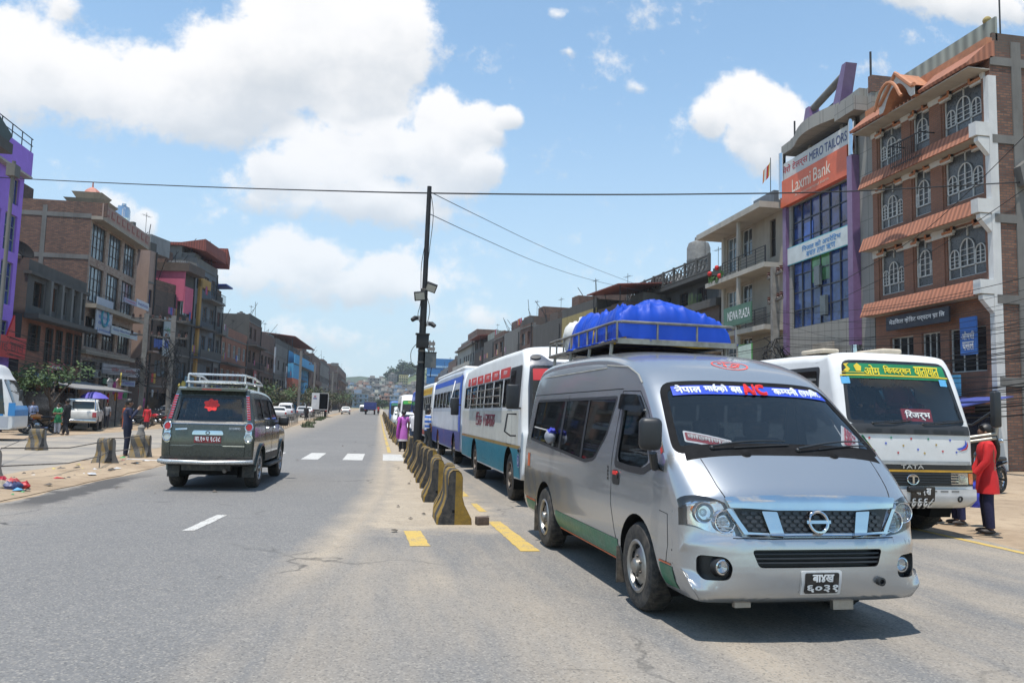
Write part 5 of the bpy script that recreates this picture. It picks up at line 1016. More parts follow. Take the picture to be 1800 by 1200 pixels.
# ------------------------------------------------------------------ lorries
def lorry(label, x, y, col, kind, rz=0.0):
	root = thing('lorry', label, 'lorry', (x, y, gz(y)), rz); p = paint(col); b = MB(); b.box(-1.05, 1.05, -3, 2.2, .85, 1.0, DARK)
	for sg in (1, -1):
		for yy in (-2.0, 2.9): wheel(root, sg*.85, yy, .48, .3, sg, 'dark', 0)
	b.build('chassis', root); b = MB(); b.box(-1.0, 1.0, 2.3, 3.9, .8, 2.5, p, None, .12); b.build('cab', root); b = MB()
	if kind == 'box':
		b.box(-1.15, 1.15, -3.2, 2.1, 1.0, 1.08, p); b.box(-1.15, -1.09, -3.2, 2.1, 1.08, 3.3, p); b.box(1.09, 1.15, -3.2, 2.1, 1.08, 3.3, p); b.box(-1.15, 1.15, -3.2, 2.1, 3.3, 3.36, p); b.box(-1.09, 1.09, 2.02, 2.1, 1.08, 3.3, p); b.box(-1.088, -1.08, -3.15, 2, 1.09, 3.29, DARK); b.box(1.08, 1.088, -3.15, 2, 1.09, 3.29, DARK); b.box(-1.07, 1.07, -3.15, 2, 1.085, 1.09, DARK); b.box(-1.07, 1.07, -3.15, 2, 3.285, 3.295, DARK); b.box(-1.07, 1.07, 1.98, 2.0, 1.1, 3.28, DARK); b.build('cargo_box', root)  # thin black sheets line the hold, putting its inner shade into the colour
		b = MB(); b.box(-1.12, -.10, -3.27, -3.21, 1.05, 3.3, p); RL = mat((.35, .08, .12), .6); b.box(-.85, -.55, -3.28, -3.27, 2.75, 2.95, RL); b.box(-.95, -.45, -3.28, -3.27, 2.5, 2.65, NAVY); b.build('door', root)
	else:
		b.box(-1.2, 1.2, -3.2, 2.1, 1.0, 2.35, p); b.box(-1.22, 1.22, -3.25, -3.2, 1.55, 1.62, mat((.05, .08, .3), .5))
		for x_ in (-.8, 0, .8): b.box(x_-.04, x_+.04, -3.26, -3.2, 1.0, 2.35, p)
		b.build('cargo_bed', root); b = MB(); b.box(-1.1, 1.1, -2.8, 1.8, 2.2, 2.55, mat((.12, .11, .1), .9, 0, .3, 2, .4), None, .1); b.build('load', root)
	b = MB()
	for sg in (1, -1): b.box(sg*.9-.12, sg*.9+.12, -3.3, -3.25, .8, .95, REDL)
	b.build('tail_lamp', root); return root
lorry('white box lorry with one rear door open showing its dark inside', -8.4, 117, (.62, .62, .62), 'box', R(4))
lorry('dark blue loaded lorry driving away far down the road', -1.6, 158, (.03, .05, .22), 'open'); lorry('blue tarpaulin covered lorry standing far off by the left row of houses', -14.0, 185, (.03, .10, .35), 'open')
bus('pale bus far down the road ahead of the blue lorry', -3.4, 200, 0, 8, 2.3, 3.0, WHITE, (), 0, axles=(-1.8, -6.0), lod=0, step=.4); bpy.data.objects[-1] if False else None
# ------------------------------------------------------------------ motorcycles
def motorcycle(label, x, y, rz, tank, lod=0, group=None):
	root = thing('motorcycle', label, 'motorcycle', (x, y, gz(y)), rz, group); tk = mat(tank, .2, .1, .08, 4, coat=.8); n = 22
	for yy, nm in ((.66, 'wheel'), (-.64, 'wheel')):
		b = MB(); T = Matrix.Translation((0, yy, .30)) @ Matrix.Rotation(R(90), 4, 'Y'); b.tube([T @ Vector((.25*math.cos(2*math.pi*k/n), .25*math.sin(2*math.pi*k/n), 0)) for k in range(n)], .052, RUBBER, 8, True); b.tube([T @ Vector((.20*math.cos(2*math.pi*k/n), .20*math.sin(2*math.pi*k/n), 0)) for k in range(n)], .018, CHROME, 6, True)
		for k in range(6): a = math.pi*k/6; b.tube([T @ Vector((.2*math.cos(a), .2*math.sin(a), 0)), T @ Vector((-.2*math.cos(a), -.2*math.sin(a), 0))], .014, mat((.1, .1, .1), .4, .6), 5)
		b.lathe([(0, .05), (.06, .05), (.06, -.05), (0, -.05)], CHROME, 12, T); b.build(nm, root)
	b = MB(); b.tube([(0, .45, .86), (0, .1, .62), (0, -.15, .42)], .04, DARK); b.tube([(0, .42, .8), (0, .3, .42), (0, -.1, .34)], .03, DARK); b.tube([(.08, -.05, .6), (.09, -.75, .72)], .022, DARK); b.tube([(-.08, -.05, .6), (-.09, -.75, .72)], .022, DARK)
	for s in (1, -1): b.tube([(s*.10, -.64, .30), (s*.06, -.1, .38)], .025, DARK)
	b.build('frame', root); b = MB()
	for s in (1, -1): b.tube([(s*.085, .66, .30), (s*.085, .42, .92)], .026, CHROME, 8)
	b.tube([(-.36, .28, 1.04), (-.2, .40, 1.0), (.2, .40, 1.0), (.36, .28, 1.04)], .016, DARK, 6); b.build('handlebar', root)
	b = MB(); b.ball((0, .52, .88), (.10, .09, .11), BLACKP, 12); b.ball((0, .57, .88), (.085, .06, .09), LAMPG, 12); b.build('headlight', root)
	k0 = None; b = MB(); b.ball((0, .18, .80), (.15, .30, .14), tk, 16); b.build('fuel_tank', root); b = MB(); b.box(-.13, .13, -.75, -.02, .74, .84, mat((.015, .015, .016), .6, 0, .1, 5), None, .05); b.build('seat', root)
	b = MB(); b.ball((0, .12, .40), (.14, .18, .16), mat((.45, .45, .45), .3, .8, .2, 8), 12); b.box(-.1, .1, .12, .26, .46, .64, mat((.12, .12, .12), .4, .6), None, .02); b.ball((.13, .06, .36), (.05, .11, .09), CHROME, 12); b.build('engine', root)
	b = MB(); b.tube([(.1, .25, .4), (.14, .05, .24), (.15, -.35, .28), (.16, -.85, .40)], [.022, .024, .04, .045], CHROME, 8); b.build('exhaust', root)
	b = MB(); b.tube([(0, .66+.33*math.cos(t), .30+.33*math.sin(t)) for t in [R(20+20*k) for k in range(6)]], .035, tk, 6); b.tube([(0, -.62+.34*math.cos(t), .32+.34*math.sin(t)) for t in [R(60+20*k) for k in range(6)]], .04, tk, 6); b.box(-.10, .10, -.85, -.55, .66, .76, tk, None, .03); b.box(-.06, .06, -.92, -.85, .68, .74, REDL, None, .01); b.build('fender', root)
	for s in (1, -1): b = MB(); b.tube([(s*.26, .33, 1.02), (s*.34, .30, 1.2)], .008, DARK, 5); b.ball((s*.37, .29, 1.22), (.08, .02, .05), CHROME, 10); b.build('mirror', root)
	return root
motorcycle('dark blue motorcycle with chrome engine parked beside the brick wall', 13.9, 16.1, R(118), (.015, .03, .10))
motorcycle('orange and black motorcycle standing beside the girl in green', -16.2, 41.6, R(100), (.5, .17, .02)); motorcycle('red and black motorcycle parked among the clothes stalls', -15.0, 57.5, R(60), (.4, .02, .03)); bike = motorcycle('black motorcycle parked next to the grey hatchback', -15.6, 61.0, R(75), (.03, .03, .035))
for k, (x, y, a, l) in enumerate([(-15.9, 55.6, 80, 'silver helmeted motorcycle next to the pickup nose'), (-15.3, 63.2, 70, 'motorcycle leaning past the black one'), (-16.4, 65.0, 95, 'motorcycle deep among the garments'), (-14.9, 66.5, 60, 'motorcycle before the grey hatchback tail'), (-16.9, 40.2, 110, 'motorcycle half hidden behind the orange one'), (14.6, 18.6, 100, 'motorcycle farther along the brick wall')]): dup(bike, (x, y, gz(y)), R(a), l, 'motorcycles along the shops')
motorcycle('dark motorcycle ridden by a person in red far up the road', .0, 150, R(0), (.05, .02, .02))
# ------------------------------------------------------------------ ground, road, markings
def ground_mats():
	m, nt, p = _nt('asphalt'); co = _co(nt); sx = nt.nodes.new('ShaderNodeSeparateXYZ'); nt.links.new(co, sx.inputs[0])
	def mt(op, a, b=None, cl=False):
		n = nt.nodes.new('ShaderNodeMath'); n.operation = op; n.use_clamp = cl
		for i, v in enumerate((a, b)):
			if v is None: continue
			if isinstance(v, (int, float)): n.inputs[i].default_value = v
			else: nt.links.new(v, n.inputs[i])
		return n.outputs[0]
	X, Y, Z = sx.outputs
	def mapped(sc_, rot=0.0):
		q = nt.nodes.new('ShaderNodeMapping'); q.inputs['Scale'].default_value = sc_; q.inputs['Rotation'].default_value = (0, 0, rot); nt.links.new(co, q.inputs[0]); return q.outputs[0]
	grain = _noise(nt, co, 55, 3, .7); grit = nt.nodes.new('ShaderNodeTexVoronoi'); grit.inputs['Scale'].default_value = 42; nt.links.new(co, grit.inputs['Vector'])
	patch = _noise(nt, co, .22, 5, .6); streak = _noise(nt, mapped((2.2, .10, 1)), 1, 6, .65); turn = _noise(nt, mapped((1.1, .16, 1), R(-28)), 1, 6, .62); mid = _noise(nt, co, 1.6, 7, .7)
	c = _mix(nt, _rng(nt, patch, .32, .68), (.094, .096, .100), (.135, .134, .132))
	c = _mix(nt, _rng(nt, streak, .50, .80, 0, .5), c, (.095, .097, .102))
	mot = _noise(nt, co, 7, 6, .75); c = _mix(nt, _rng(nt, mot, .55, .75, 0, .55), c, (.075, .074, .073)); c = _mix(nt, _rng(nt, mot, .44, .28, 0, .5), c, (.25, .235, .205))
	# dust: thick on the untravelled strip beside the barrier, thinner over the crossing in front of it
	edge = nt.nodes.new('ShaderNodeValToRGB'); er = edge.color_ramp; er.interpolation = 'LINEAR'
	for i, (pos, val) in enumerate([(0.0, -2.2), (.12, -1.25), (.24, -.62), (.37, -.22), (.5, .1), (.8, .24), (1.0, .30)]):
		e = er.elements[i] if i < 2 else er.elements.new(pos); e.position = pos; v = (val+3)/4; e.color = (v, v, v, 1)
	nt.links.new(mt('DIVIDE', Y, 30.0, True), edge.inputs[0]); xe = mt('SUBTRACT', mt('MULTIPLY', edge.outputs[0], 4.0), 3.0)
	dx_ = mt('SUBTRACT', X, xe); d1 = _rng(nt, mt('ADD', dx_, mt('MULTIPLY', mt('SUBTRACT', mid, .5), .9)), -.25, .35)
	d2 = _rng(nt, mt('ADD', mt('SUBTRACT', 1.75, X), mt('MULTIPLY', mt('SUBTRACT', mid, .5), 1.0)), -.35, .25)
	d3 = _rng(nt, mt('ADD', Y, mt('MULTIPLY', mt('SUBTRACT', mid, .5), 1.6)), 9.7, 10.6)
	thick = mt('MULTIPLY', mt('MULTIPLY', d1, d2), d3)
	rim = mt('MULTIPLY', _rng(nt, mt('ABSOLUTE', mt('ADD', dx_, mt('MULTIPLY', mt('SUBTRACT', mid, .5), .35))), .45, .02), .8)
	loose = mt('MULTIPLY', mt('MULTIPLY', d1, _rng(nt, turn, .38, .66)), .62)
	far_l = mt('MULTIPLY', _rng(nt, mt('ADD', X, mt('MULTIPLY', mt('SUBTRACT', mid, .5), 2.2)), -4.0, -6.2), .55)
	rt = mt('MULTIPLY', _rng(nt, mt('ADD', X, mt('MULTIPLY', mt('SUBTRACT', mid, .5), 1.2)), 6.9, 8.2), .6)
	du = mt('MAXIMUM', mt('MAXIMUM', mt('MULTIPLY', thick, .93), loose), mt('MAXIMUM', mt('MAXIMUM', far_l, rt), mt('MULTIPLY', rim, _rng(nt, Y, 5.5, 8.5))))
	du = mt('MULTIPLY', du, _rng(nt, grain, .15, .5, .72, 1.0))
	tan = _mix(nt, _rng(nt, mid, .3, .7), (.31, .245, .165), (.44, .355, .25)); c = _mix(nt, du, c, tan)
	sp = _rng(nt, grit.outputs['Distance'], .10, .45, 0, .5); c = _mix(nt, sp, _mix(nt, .35, c, (.34, .32, .29)), c)
	c = _mix(nt, _rng(nt, grain, .62, .82, 0, .55), c, (.05, .05, .05)); c = _mix(nt, _rng(nt, grain, .38, .2, 0, .45), c, (.36, .34, .31))
	stn = nt.nodes.new('ShaderNodeTexVoronoi'); stn.inputs['Scale'].default_value = 75; nt.links.new(co, stn.inputs['Vector']); sr = nt.nodes.new('ShaderNodeSeparateColor'); nt.links.new(stn.outputs['Color'], sr.inputs[0])
	c = _mix(nt, _rng(nt, sr.outputs[0], .72, 1.0, 0, .55), c, (.34, .31, .265)); c = _mix(nt, _rng(nt, sr.outputs[1], .74, 1.0, 0, .5), c, (.05, .05, .05))
	nn = nt.nodes.new('ShaderNodeTexNoise'); nn.inputs['Scale'].default_value = 1.3; nn.inputs['Detail'].default_value = 6; nt.links.new(co, nn.inputs['Vector']); va = nt.nodes.new('ShaderNodeVectorMath'); va.operation = 'MULTIPLY_ADD'; nt.links.new(nn.outputs['Color'], va.inputs[0]); va.inputs[1].default_value = (1.2, 1.2, 0); nt.links.new(co, va.inputs[2])
	ck = nt.nodes.new('ShaderNodeTexVoronoi'); ck.feature = 'DISTANCE_TO_EDGE'; ck.inputs['Scale'].default_value = .33; nt.links.new(va.outputs[0], ck.inputs['Vector']); c = _mix(nt, mt('MULTIPLY', _rng(nt, ck.outputs['Distance'], .011, .002, 0, .8), _rng(nt, patch, .50, .60)), c, (.03, .03, .03))
	oil = _noise(nt, mapped((1.4, .5, 1)), 2.3, 3, .5); c = _mix(nt, _rng(nt, oil, .72, .78, 0, .6), c, (.04, .038, .036))
	darkband = mt('MULTIPLY', _rng(nt, mt('ADD', mt('ABSOLUTE', mt('ADD', X, 5.05)), mt('MULTIPLY', mt('SUBTRACT', mid, .5), 1.1)), .40, .22), mt('MULTIPLY', _rng(nt, Y, 12.0, 13.0), _rng(nt, Y, 19.0, 17.0))); c = _mix(nt, mt('MULTIPLY', darkband, .75), c, (.03, .03, .032))  # dark ragged band along the left edge of the road
	nt.links.new(c, p.inputs['Base Color']); p.inputs['Specular IOR Level'].default_value = .35; nt.links.new(_rng(nt, grain, .2, .8, .78, .95), p.inputs['Roughness']); _bump(nt, p, grit.outputs['Distance'], .35, .006)
	d, nd, q = _nt('dirt'); co = _co(nd); a = _noise(nd, co, .35, 6, .6); b_ = _noise(nd, co, 3.2, 8, .72); g = _noise(nd, co, 26, 4, .7)
	c = _mix(nd, _rng(nd, a, .35, .65), (.27, .20, .135), (.40, .31, .215)); c = _mix(nd, _rng(nd, b_, .5, .7, 0, .7), c, (.17, .125, .085)); c = _mix(nd, _rng(nd, g, .6, .8, 0, .5), c, (.12, .1, .08)); c = _mix(nd, _rng(nd, g, .4, .25, 0, .5), c, (.46, .40, .32))
	nd.links.new(c, q.inputs['Base Color']); q.inputs['Roughness'].default_value = .95; q.inputs['Specular IOR Level'].default_value = .15; _bump(nd, q, g, .5, .03)
	s, ns, q = _nt('dusty_asphalt'); co = _co(ns); a = _noise(ns, co, .5, 7, .65); g = _noise(ns, co, 40, 3, .7)
	c = _mix(ns, _rng(ns, a, .38, .62), (.20, .185, .165), (.33, .285, .225)); c = _mix(ns, _rng(ns, g, .6, .8, 0, .4), c, (.1, .09, .08)); ns.links.new(c, q.inputs['Base Color']); q.inputs['Roughness'].default_value = .95; _bump(ns, q, g, .3, .01)
	return m, d, s
ASPH, DIRT, DUSTY = ground_mats()
YS = [-14, 0, 5, 10, 15, 20, 25, 30, 35, 40, 45, 50, 55, 60, 70, 80, 100, 120, 150, 180, 220, 270, 330, 400, 520]
def strip(name, xl, xr, m, dz, y0=-14, y1=520, rag=0.0, step=None, seed=1):
	ys = [y for y in YS if y0 <= y <= y1] if not step else [y0+(y1-y0)*k/max(1, int((y1-y0)/step)) for k in range(int((y1-y0)/step)+1)]
	f = lambda t, y, s: (lerp_table(t, y) if isinstance(t, list) else t)+rag*mn.noise((y*.9, s, seed))+rag*.5*mn.noise((y*2.7, s, seed))
	vs = []
	for y in ys: vs += [(f(xl, y, 0), y, gz(y)+dz), (f(xr, y, 7), y, gz(y)+dz)]
	b = MB(); b.add(vs, [(2*i, 2*i+1, 2*i+3, 2*i+2) for i in range(len(ys)-1)], m); return tag(b.build(name), kind='structure')
b = MB(); gx = [-900, -200, -60, -25, 0, 25, 60, 200, 900]; gy = [-60]+YS[1:]+[700, 1000]
b.add([(x, y, gz(y)-.02) for y in gy for x in gx], [(j*9+i, j*9+i+1, (j+1)*9+i+1, (j+1)*9+i) for j in range(len(gy)-1) for i in range(8)], DIRT); tag(b.build('ground'), kind='structure')
strip('road', [(0, -20), (9, -20), (11.5, -5.6), (20, -5.2), (60, -6.9), (110, -7.0), (520, -7.0)], [(8, 7.95), (60, 7.8), (520, 7.8)], ASPH, 0.0, rag=.16, step=None) if False else None
strip('road', [(-14, -26), (7, -26), (9.5, -9), (11.5, -5.9), (13, -5.45), (20, -5.2), (60, -6.9), (520, -7.0)], 7.95, ASPH, 0.0, -14, 520, rag=.18, step=.9)
strip('service_road', [(9, -14.5), (60, -14.0), (300, -12)], [(9, -7.2), (60, -8.6), (300, -8)], DUSTY, -.012, 11, 300, rag=.5, step=.9, seed=4)
# worn painted markings
def worn(c):
	m, nt, p = _nt('road_paint'); co = _co(nt); a = _noise(nt, co, 3.5, 8, .75); g = _noise(nt, co, 45, 3, .7)
	c1 = _mix(nt, _rng(nt, g, .35, .7), c, tuple(x*.78 for x in c)); ad = nt.nodes.new('ShaderNodeMath'); nt.links.new(a, ad.inputs[0]); nt.links.new(g, ad.inputs[1])
	c2 = _mix(nt, _rng(nt, ad.outputs[0], 1.02, 1.22), c1, (.22, .20, .17)); nt.links.new(c2, p.inputs['Base Color']); p.inputs['Roughness'].default_value = .85; return m
WP, YP = worn((.52, .51, .48)), worn((.52, .36, .09))
def mark(pts, m, n=10):
	"""a painted patch with a slightly chipped outline"""
	b = MB(); P = [Vector(q) for q in pts]; out = []
	for i in range(len(P)):
		a, c = P[i], P[(i+1) % len(P)]; k = max(2, int((c-a).length/.12))
		for j in range(k):
			q = a.lerp(c, j/k); r = .015; out.append((q.x+r*mn.noise((q.x*7, q.y*7, 1)), q.y+r*mn.noise((q.x*7, q.y*7, 5)), gz(q.y)+.004))
	b.add(out, [tuple(range(len(out)))], m); return tag(b.build('road_marking'), kind='structure')
mark([(-2.28, 10.15), (-2.14, 10.15), (-2.02, 11.65), (-2.16, 11.65)], WP)
for x0, x1 in ((-3.55, -3.1), (-2.25, -1.75), (-1.02, -.42), (.20, .85)): mark([(x0, 24.6), (x1, 24.6), (x1+.02, 28.3), (x0+.02, 28.3)], WP)
mark([(.42, 9.05), (.64, 9.05), (.60, 10.2), (.38, 10.2)], YP); mark([(1.62, 8.7), (1.84, 8.7), (1.76, 11.1), (1.58, 11.1)], YP); mark([(1.60, 12.2), (1.72, 12.2), (1.70, 13.3), (1.6, 13.3)], YP); mark([(1.58, 14.4), (1.7, 14.4), (1.68, 16.4), (1.58, 16.4)], YP)
for k in range(20): y = 29.5+k*6.2; mark([(.40, y), (.53, y), (.53, y+5.2), (.40, y+5.2)], YP)
mark([(7.68, 6.0), (7.80, 6.0), (7.86, 9.0), (7.9, 14), (7.78, 14), (7.74, 9)], YP)
# ------------------------------------------------------------------ concrete barriers
def stripes(c1=(.20, .12, .013), c2=(.018, .018, .02), sc=1.0, rot=.7, wear=0.0):
	m, nt, p = _nt('barrier_paint'); co = _co(nt); q = nt.nodes.new('ShaderNodeMapping'); q.inputs['Rotation'].default_value = (0, rot, 0) if False else (rot, 0, 0); nt.links.new(co, q.inputs[0])
	sx = nt.nodes.new('ShaderNodeSeparateXYZ'); nt.links.new(q.outputs[0], sx.inputs[0]); w = nt.nodes.new('ShaderNodeMath'); w.operation = 'SINE'; mu = nt.nodes.new('ShaderNodeMath'); mu.operation = 'MULTIPLY'; nt.links.new(sx.outputs[1], mu.inputs[0]); mu.inputs[1].default_value = 14*sc; nt.links.new(mu.outputs[0], w.inputs[0])
	a = _noise(nt, co, 3, 7, .7); g = _noise(nt, co, 20, 5, .7); c = _mix(nt, _rng(nt, w.outputs[0], -.05, .05), c2, c1); c = _mix(nt, _rng(nt, a, .52-wear, .72-wear, 0, .7), c, (.125, .115, .10)); c = _mix(nt, _rng(nt, g, .55, .75, 0, .5), c, (.09, .085, .08))
	nt.links.new(c, p.inputs['Base Color']); p.inputs['Roughness'].default_value = .85; _bump(nt, p, g, .4, .01); return m
BAR = stripes(); CONC = mat((.20, .19, .175), .9, 0, .25, 3, .4, dirt=.3); BKP = mat((.025, .026, .028), .7, 0, .3, 5, .3, dirt=.3); YLP = mat((.24, .145, .016), .7, 0, .3, 5, .3, dirt=.5, dirtcol=(.08, .065, .045))
JP = [(x*.80, z*.88) for x, z in [(-.30, 0), (.30, 0), (.29, .10), (.17, .30), (.13, .42), (.125, .72), (.10, .79), (.05, .83), (-.05, .83), (-.10, .79), (-.125, .72), (-.13, .42), (-.17, .30), (-.29, .10)]]
def barrier_mesh(ln=.88):
	b = MB(); n = len(JP); ys = [-ln/2, -ln/2+.02, -ln/4, 0, ln/4, ln/2-.02, ln/2]; sc_ = [.93, 1, 1, 1, 1, 1, .93]
	vs = [(x*s+.006*mn.noise((x*9, y*5, z*5)), y, z*(.985+.015*s)+.008*mn.noise((x*5, y*6, 3))) for y, s in zip(ys, sc_) for x, z in JP]
	b.add(vs, [(j*n+i, j*n+(i+1) % n, (j+1)*n+(i+1) % n, (j+1)*n+i) for j in range(6) for i in range(n)], BAR)
	for e, y in ((0, -ln/2-.001), (6, ln/2+.001)):                # end faces: one half black, one half yellow
		r = [(x*.8, z*.88) for x, z in [(0, 0), (.28, 0), (.27, .10), (.158, .30), (.121, .42), (.116, .71), (.093, .775), (.046, .815), (0, .815)]]
		b.add([(-x, y, z) for x, z in r], [tuple(range(9))], BKP); b.add([(x, y, z) for x, z in r], [tuple(range(9))], YLP)
		b.add([(-.035, y-.002*(1 if e == 0 else -1), .16), (.0, y-.002*(1 if e == 0 else -1), .16), (0, y-.002*(1 if e == 0 else -1), .2), (-.035, y-.002*(1 if e == 0 else -1), .2)], [(0, 1, 2, 3)], DARK)
	return b
jb = barrier_mesh().build('road_barrier', None, (1.08, 11.2, 0), ang=30)
tag(jb, 'first black and yellow concrete barrier of the line, with a brick lying against it', 'barrier', 'concrete barriers down the middle of the road')
BL = ['second concrete barrier of the line, just behind the end one', 'third concrete barrier of the line beside the teal bus', 'fourth concrete barrier counting from the brick end', 'fifth concrete barrier counting from the brick end', 'sixth concrete barrier counting from the brick end', 'seventh concrete barrier, two before the leaning black pole', 'concrete barrier standing right before the leaning black pole', 'concrete barrier tucked beside the foot of the leaning black pole', 'concrete barrier just past the leaning black pole']
random.seed(8)
for k in range(110):
	y = 11.2+1.28*(k+1); y += random.uniform(-.1, .1); x = lerp_table([(11, 1.08), (24, 1.12), (32, 1.22), (45, .98), (112, .98), (180, 1.0)], y)+random.uniform(-.06, .06)
	if y > 150 or (27.0 < y < 32.2): continue
	c = jb.copy(); COL.objects.link(c); c.location = (x, y, gz(y)); c.rotation_euler = (random.uniform(-.02, .02), random.uniform(-.02, .02), random.uniform(-.10, .10)); c.scale = (random.uniform(.95, 1.04),)*3
	c['label'] = BL[k] if k < len(BL) else 'grey concrete barrier in the unbroken far run beyond the crossing'
WB = jb.data.copy(); WBM = stripes((.20, .125, .03), (.04, .04, .042), 1.1, .7, .14); WB.materials[0] = WBM; WB.materials[1] = WBM; WB.materials[2] = CONC
for k, (px, py, rz, lab) in enumerate([(72, 791, 1.2, 'weathered concrete block standing alone on the service road'), (196, 819, .9, 'tilted grey concrete block tied to the wire beside the man in navy'), (257, 808, 1.45, 'concrete block with clear yellow stripes behind the suv'), (-4, 857, .6, 'chipped concrete block beside the heap of red litter')]):
	p = gnd(px, py); c = jb.copy(); COL.objects.link(c); c.location = (p.x-.25, p.y+.3, -.01); c.rotation_euler = (0, 0, rz); c.scale = (.9, .58, .92); c.data = WB; c['label'] = lab; c['group'] = 'concrete blocks along the service road'
p = gnd(250, 765); b = MB(); b.lathe([(.30, 0), (.28, .1), (.16, .45), (.10, .62), (.12, .72), (.07, .8), (0, .82)], CONC, 12); tag(b.build('concrete_post', None, (-8.2, 29.5, 0)), 'pale concrete stump behind the yellow striped block', 'post')
b = MB(); b.box(-.085, .085, -.06, .06, 0, .11, mat((.10, .07, .055), .9, 0, .3, 9, .4), None, .012); tag(b.build('brick', None, (1.46, 10.78, 0), (0, 0, R(12))), 'broken brown brick lying beside the end barrier', 'brick')
# ------------------------------------------------------------------ leaning pole with lamps, cameras and boxes
def mast():
	base = Vector((1.12, 22.5, 0)); top = atY(755, 328, 22.5); root = thing('utility_pole', 'tall leaning black pole carrying floodlights, cameras and two boxes', 'pole', base); d = top-base
	PB_ = mat((.012, .012, .013), .55, .2, .3, 4); b = MB(); at = lambda t: d*t
	b.tube([at(0), at(.35), at(.352), at(.62), at(.622), at(1)], [.125, .118, .10, .095, .075, .065], PB_, 14)
	for t in (.33, .36, .62, .40): b.tube([at(t), at(t+.006)], .13-.05*t, RUSTY, 12)
	b.build('pole', root)
	def tz(py): return (atY(740, py, 22.5).z)/top.z
	for (py, sx, tilt, nm) in ((505, .30, 35, 'floodlight'), (521, -.22, 20, 'floodlight')):
		b = MB(); c = at(tz(py))+Vector((sx*.6, -.1, 0)); T = Matrix.Translation(c) @ Matrix.Rotation(R(18 if sx > 0 else -8), 4, 'Y') @ Matrix.Rotation(R(tilt), 4, 'X'); b.box(-.16, .16, -.05, .05, -.13, .13, PB_, T, .015); b.box(-.13, .13, -.056, -.052, -.10, .10, mat((.35, .34, .30), .3), T); b.tube([at(tz(py)), c], .025, PB_); b.build(nm, root)
	for py, sx in ((563, -.27), (572, .27)):
		b = MB(); a = at(tz(py)); e = a+Vector((sx*.55, -.12, .05)); b.box(e.x-.05, e.x+.05, e.y-.05, e.y+.05, e.z-.06, e.z+.06, mat((.25, .25, .25), .6)); b.tube([a, e], .03, PB_); q = a+Vector((sx*1.2, -.25, -.03)); b.tube([e, e.lerp(q, .5)+Vector((0, 0, .03)), q], [.04, .07, .06], PB_, 10); b.build('camera', root)
	b = MB(); c = at(tz(600)); b.box(c.x-.17, c.x+.18, c.y-.24, c.y-.02, c.z-.20, c.z+.20, PB_, None, .02); b.box(c.x-.20, c.x+.20, c.y-.27, c.y, c.z+.18, c.z+.215, PB_); b.build('control_box', root)
	b = MB(); c = at(tz(632)); b.box(c.x+.10, c.x+.42, c.y-.12, c.y+.10, c.z-.22, c.z+.20, mat((.11, .112, .11), .5, .2, .1, 4)); b.box(c.x+.09, c.x+.43, c.y-.14, c.y+.11, c.z+.20, c.z+.225, PB_); b.tube([c+Vector((.3, 0, -.22)), c+Vector((.27, 0, -.5))], .012, PB_, 5); b.build('grey_box', root)
	b = MB()
	for k, pts in enumerate([[(.0, .995), (.14, .9), (.09, .78), (.05, .72)], [(-.06, .78), (-.13, .7), (-.10, .58), (-.16, .53), (-.05, .49)], [(.06, .6), (.17, .55), (.10, .49)], [(-.06, .44), (-.30, .40), (-.25, .35), (-.08, .345)], [(.12, .42), (.24, .38), (.14, .345)]]):
		ps = [at(t)+Vector((x, -.1, 0)) for x, t in pts]; sm = smooth_line([(i, 0) for i in range(2)]); n = len(ps); out = []
		for i in range(n-1):
			p0, p1, p2, p3 = ps[max(0, i-1)], ps[i], ps[i+1], ps[min(n-1, i+2)]
			for j in range(6): t = j/6; out.append(.5*((2*p1)+(p2-p0)*t+(2*p0-5*p1+4*p2-p3)*t*t+(3*p1-p0-3*p2+p3)*t**3))
		b.tube(out+[ps[-1]], .010, PB_, 5)
	b.build('cable_loop', root); return base+d
MASTTOP = mast()
def cable(label, pts, r, m=None, name='overhead_cable', group=None):
	ps = [Vector(p) for p in pts]; n = len(ps); out = []
	for i in range(n-1):
		p0, p1, p2, p3 = ps[max(0, i-1)], ps[i], ps[i+1], ps[min(n-1, i+2)]
		for j in range(8): t = j/8; out.append(.5*((2*p1)+(p2-p0)*t+(2*p0-5*p1+4*p2-p3)*t*t+(3*p1-p0-3*p2+p3)*t**3))
	b = MB(); b.tube(out+[ps[-1]], r, m or mat((.012, .012, .013), .6), 6); return tag(b.build(name), label, 'cable', group)
cable('thick black cable slung across the whole road past the pole top', [atY(-60, 306, 47), atY(0, 312, 44.5), atY(200, 322, 38.5), atY(400, 330, 32.5), atY(600, 336, 27), atY(755, 339.5, 22.6), atY(1000, 342, 22.9), atY(1250, 341, 23.4), atY(1500, 336, 24.1), atY(1800, 320, 24.7), atY(1900, 316, 25)], .022)
cable('thin grey wire sagging from the pole tip to the dark terrace house', [atY(757, 338, 22.5), atY(850, 384, 32), atY(950, 432, 43), atY(1040, 470, 54), atY(1130, 504, 66)], .014, mat((.06, .08, .12), .6)); cable('second thin wire sagging from below the pole tip to the terrace house', [atY(755, 376, 22.5), atY(850, 420, 32), atY(950, 463, 43), atY(1040, 492, 54), atY(1130, 512, 66)], .014, mat((.06, .08, .12), .6))
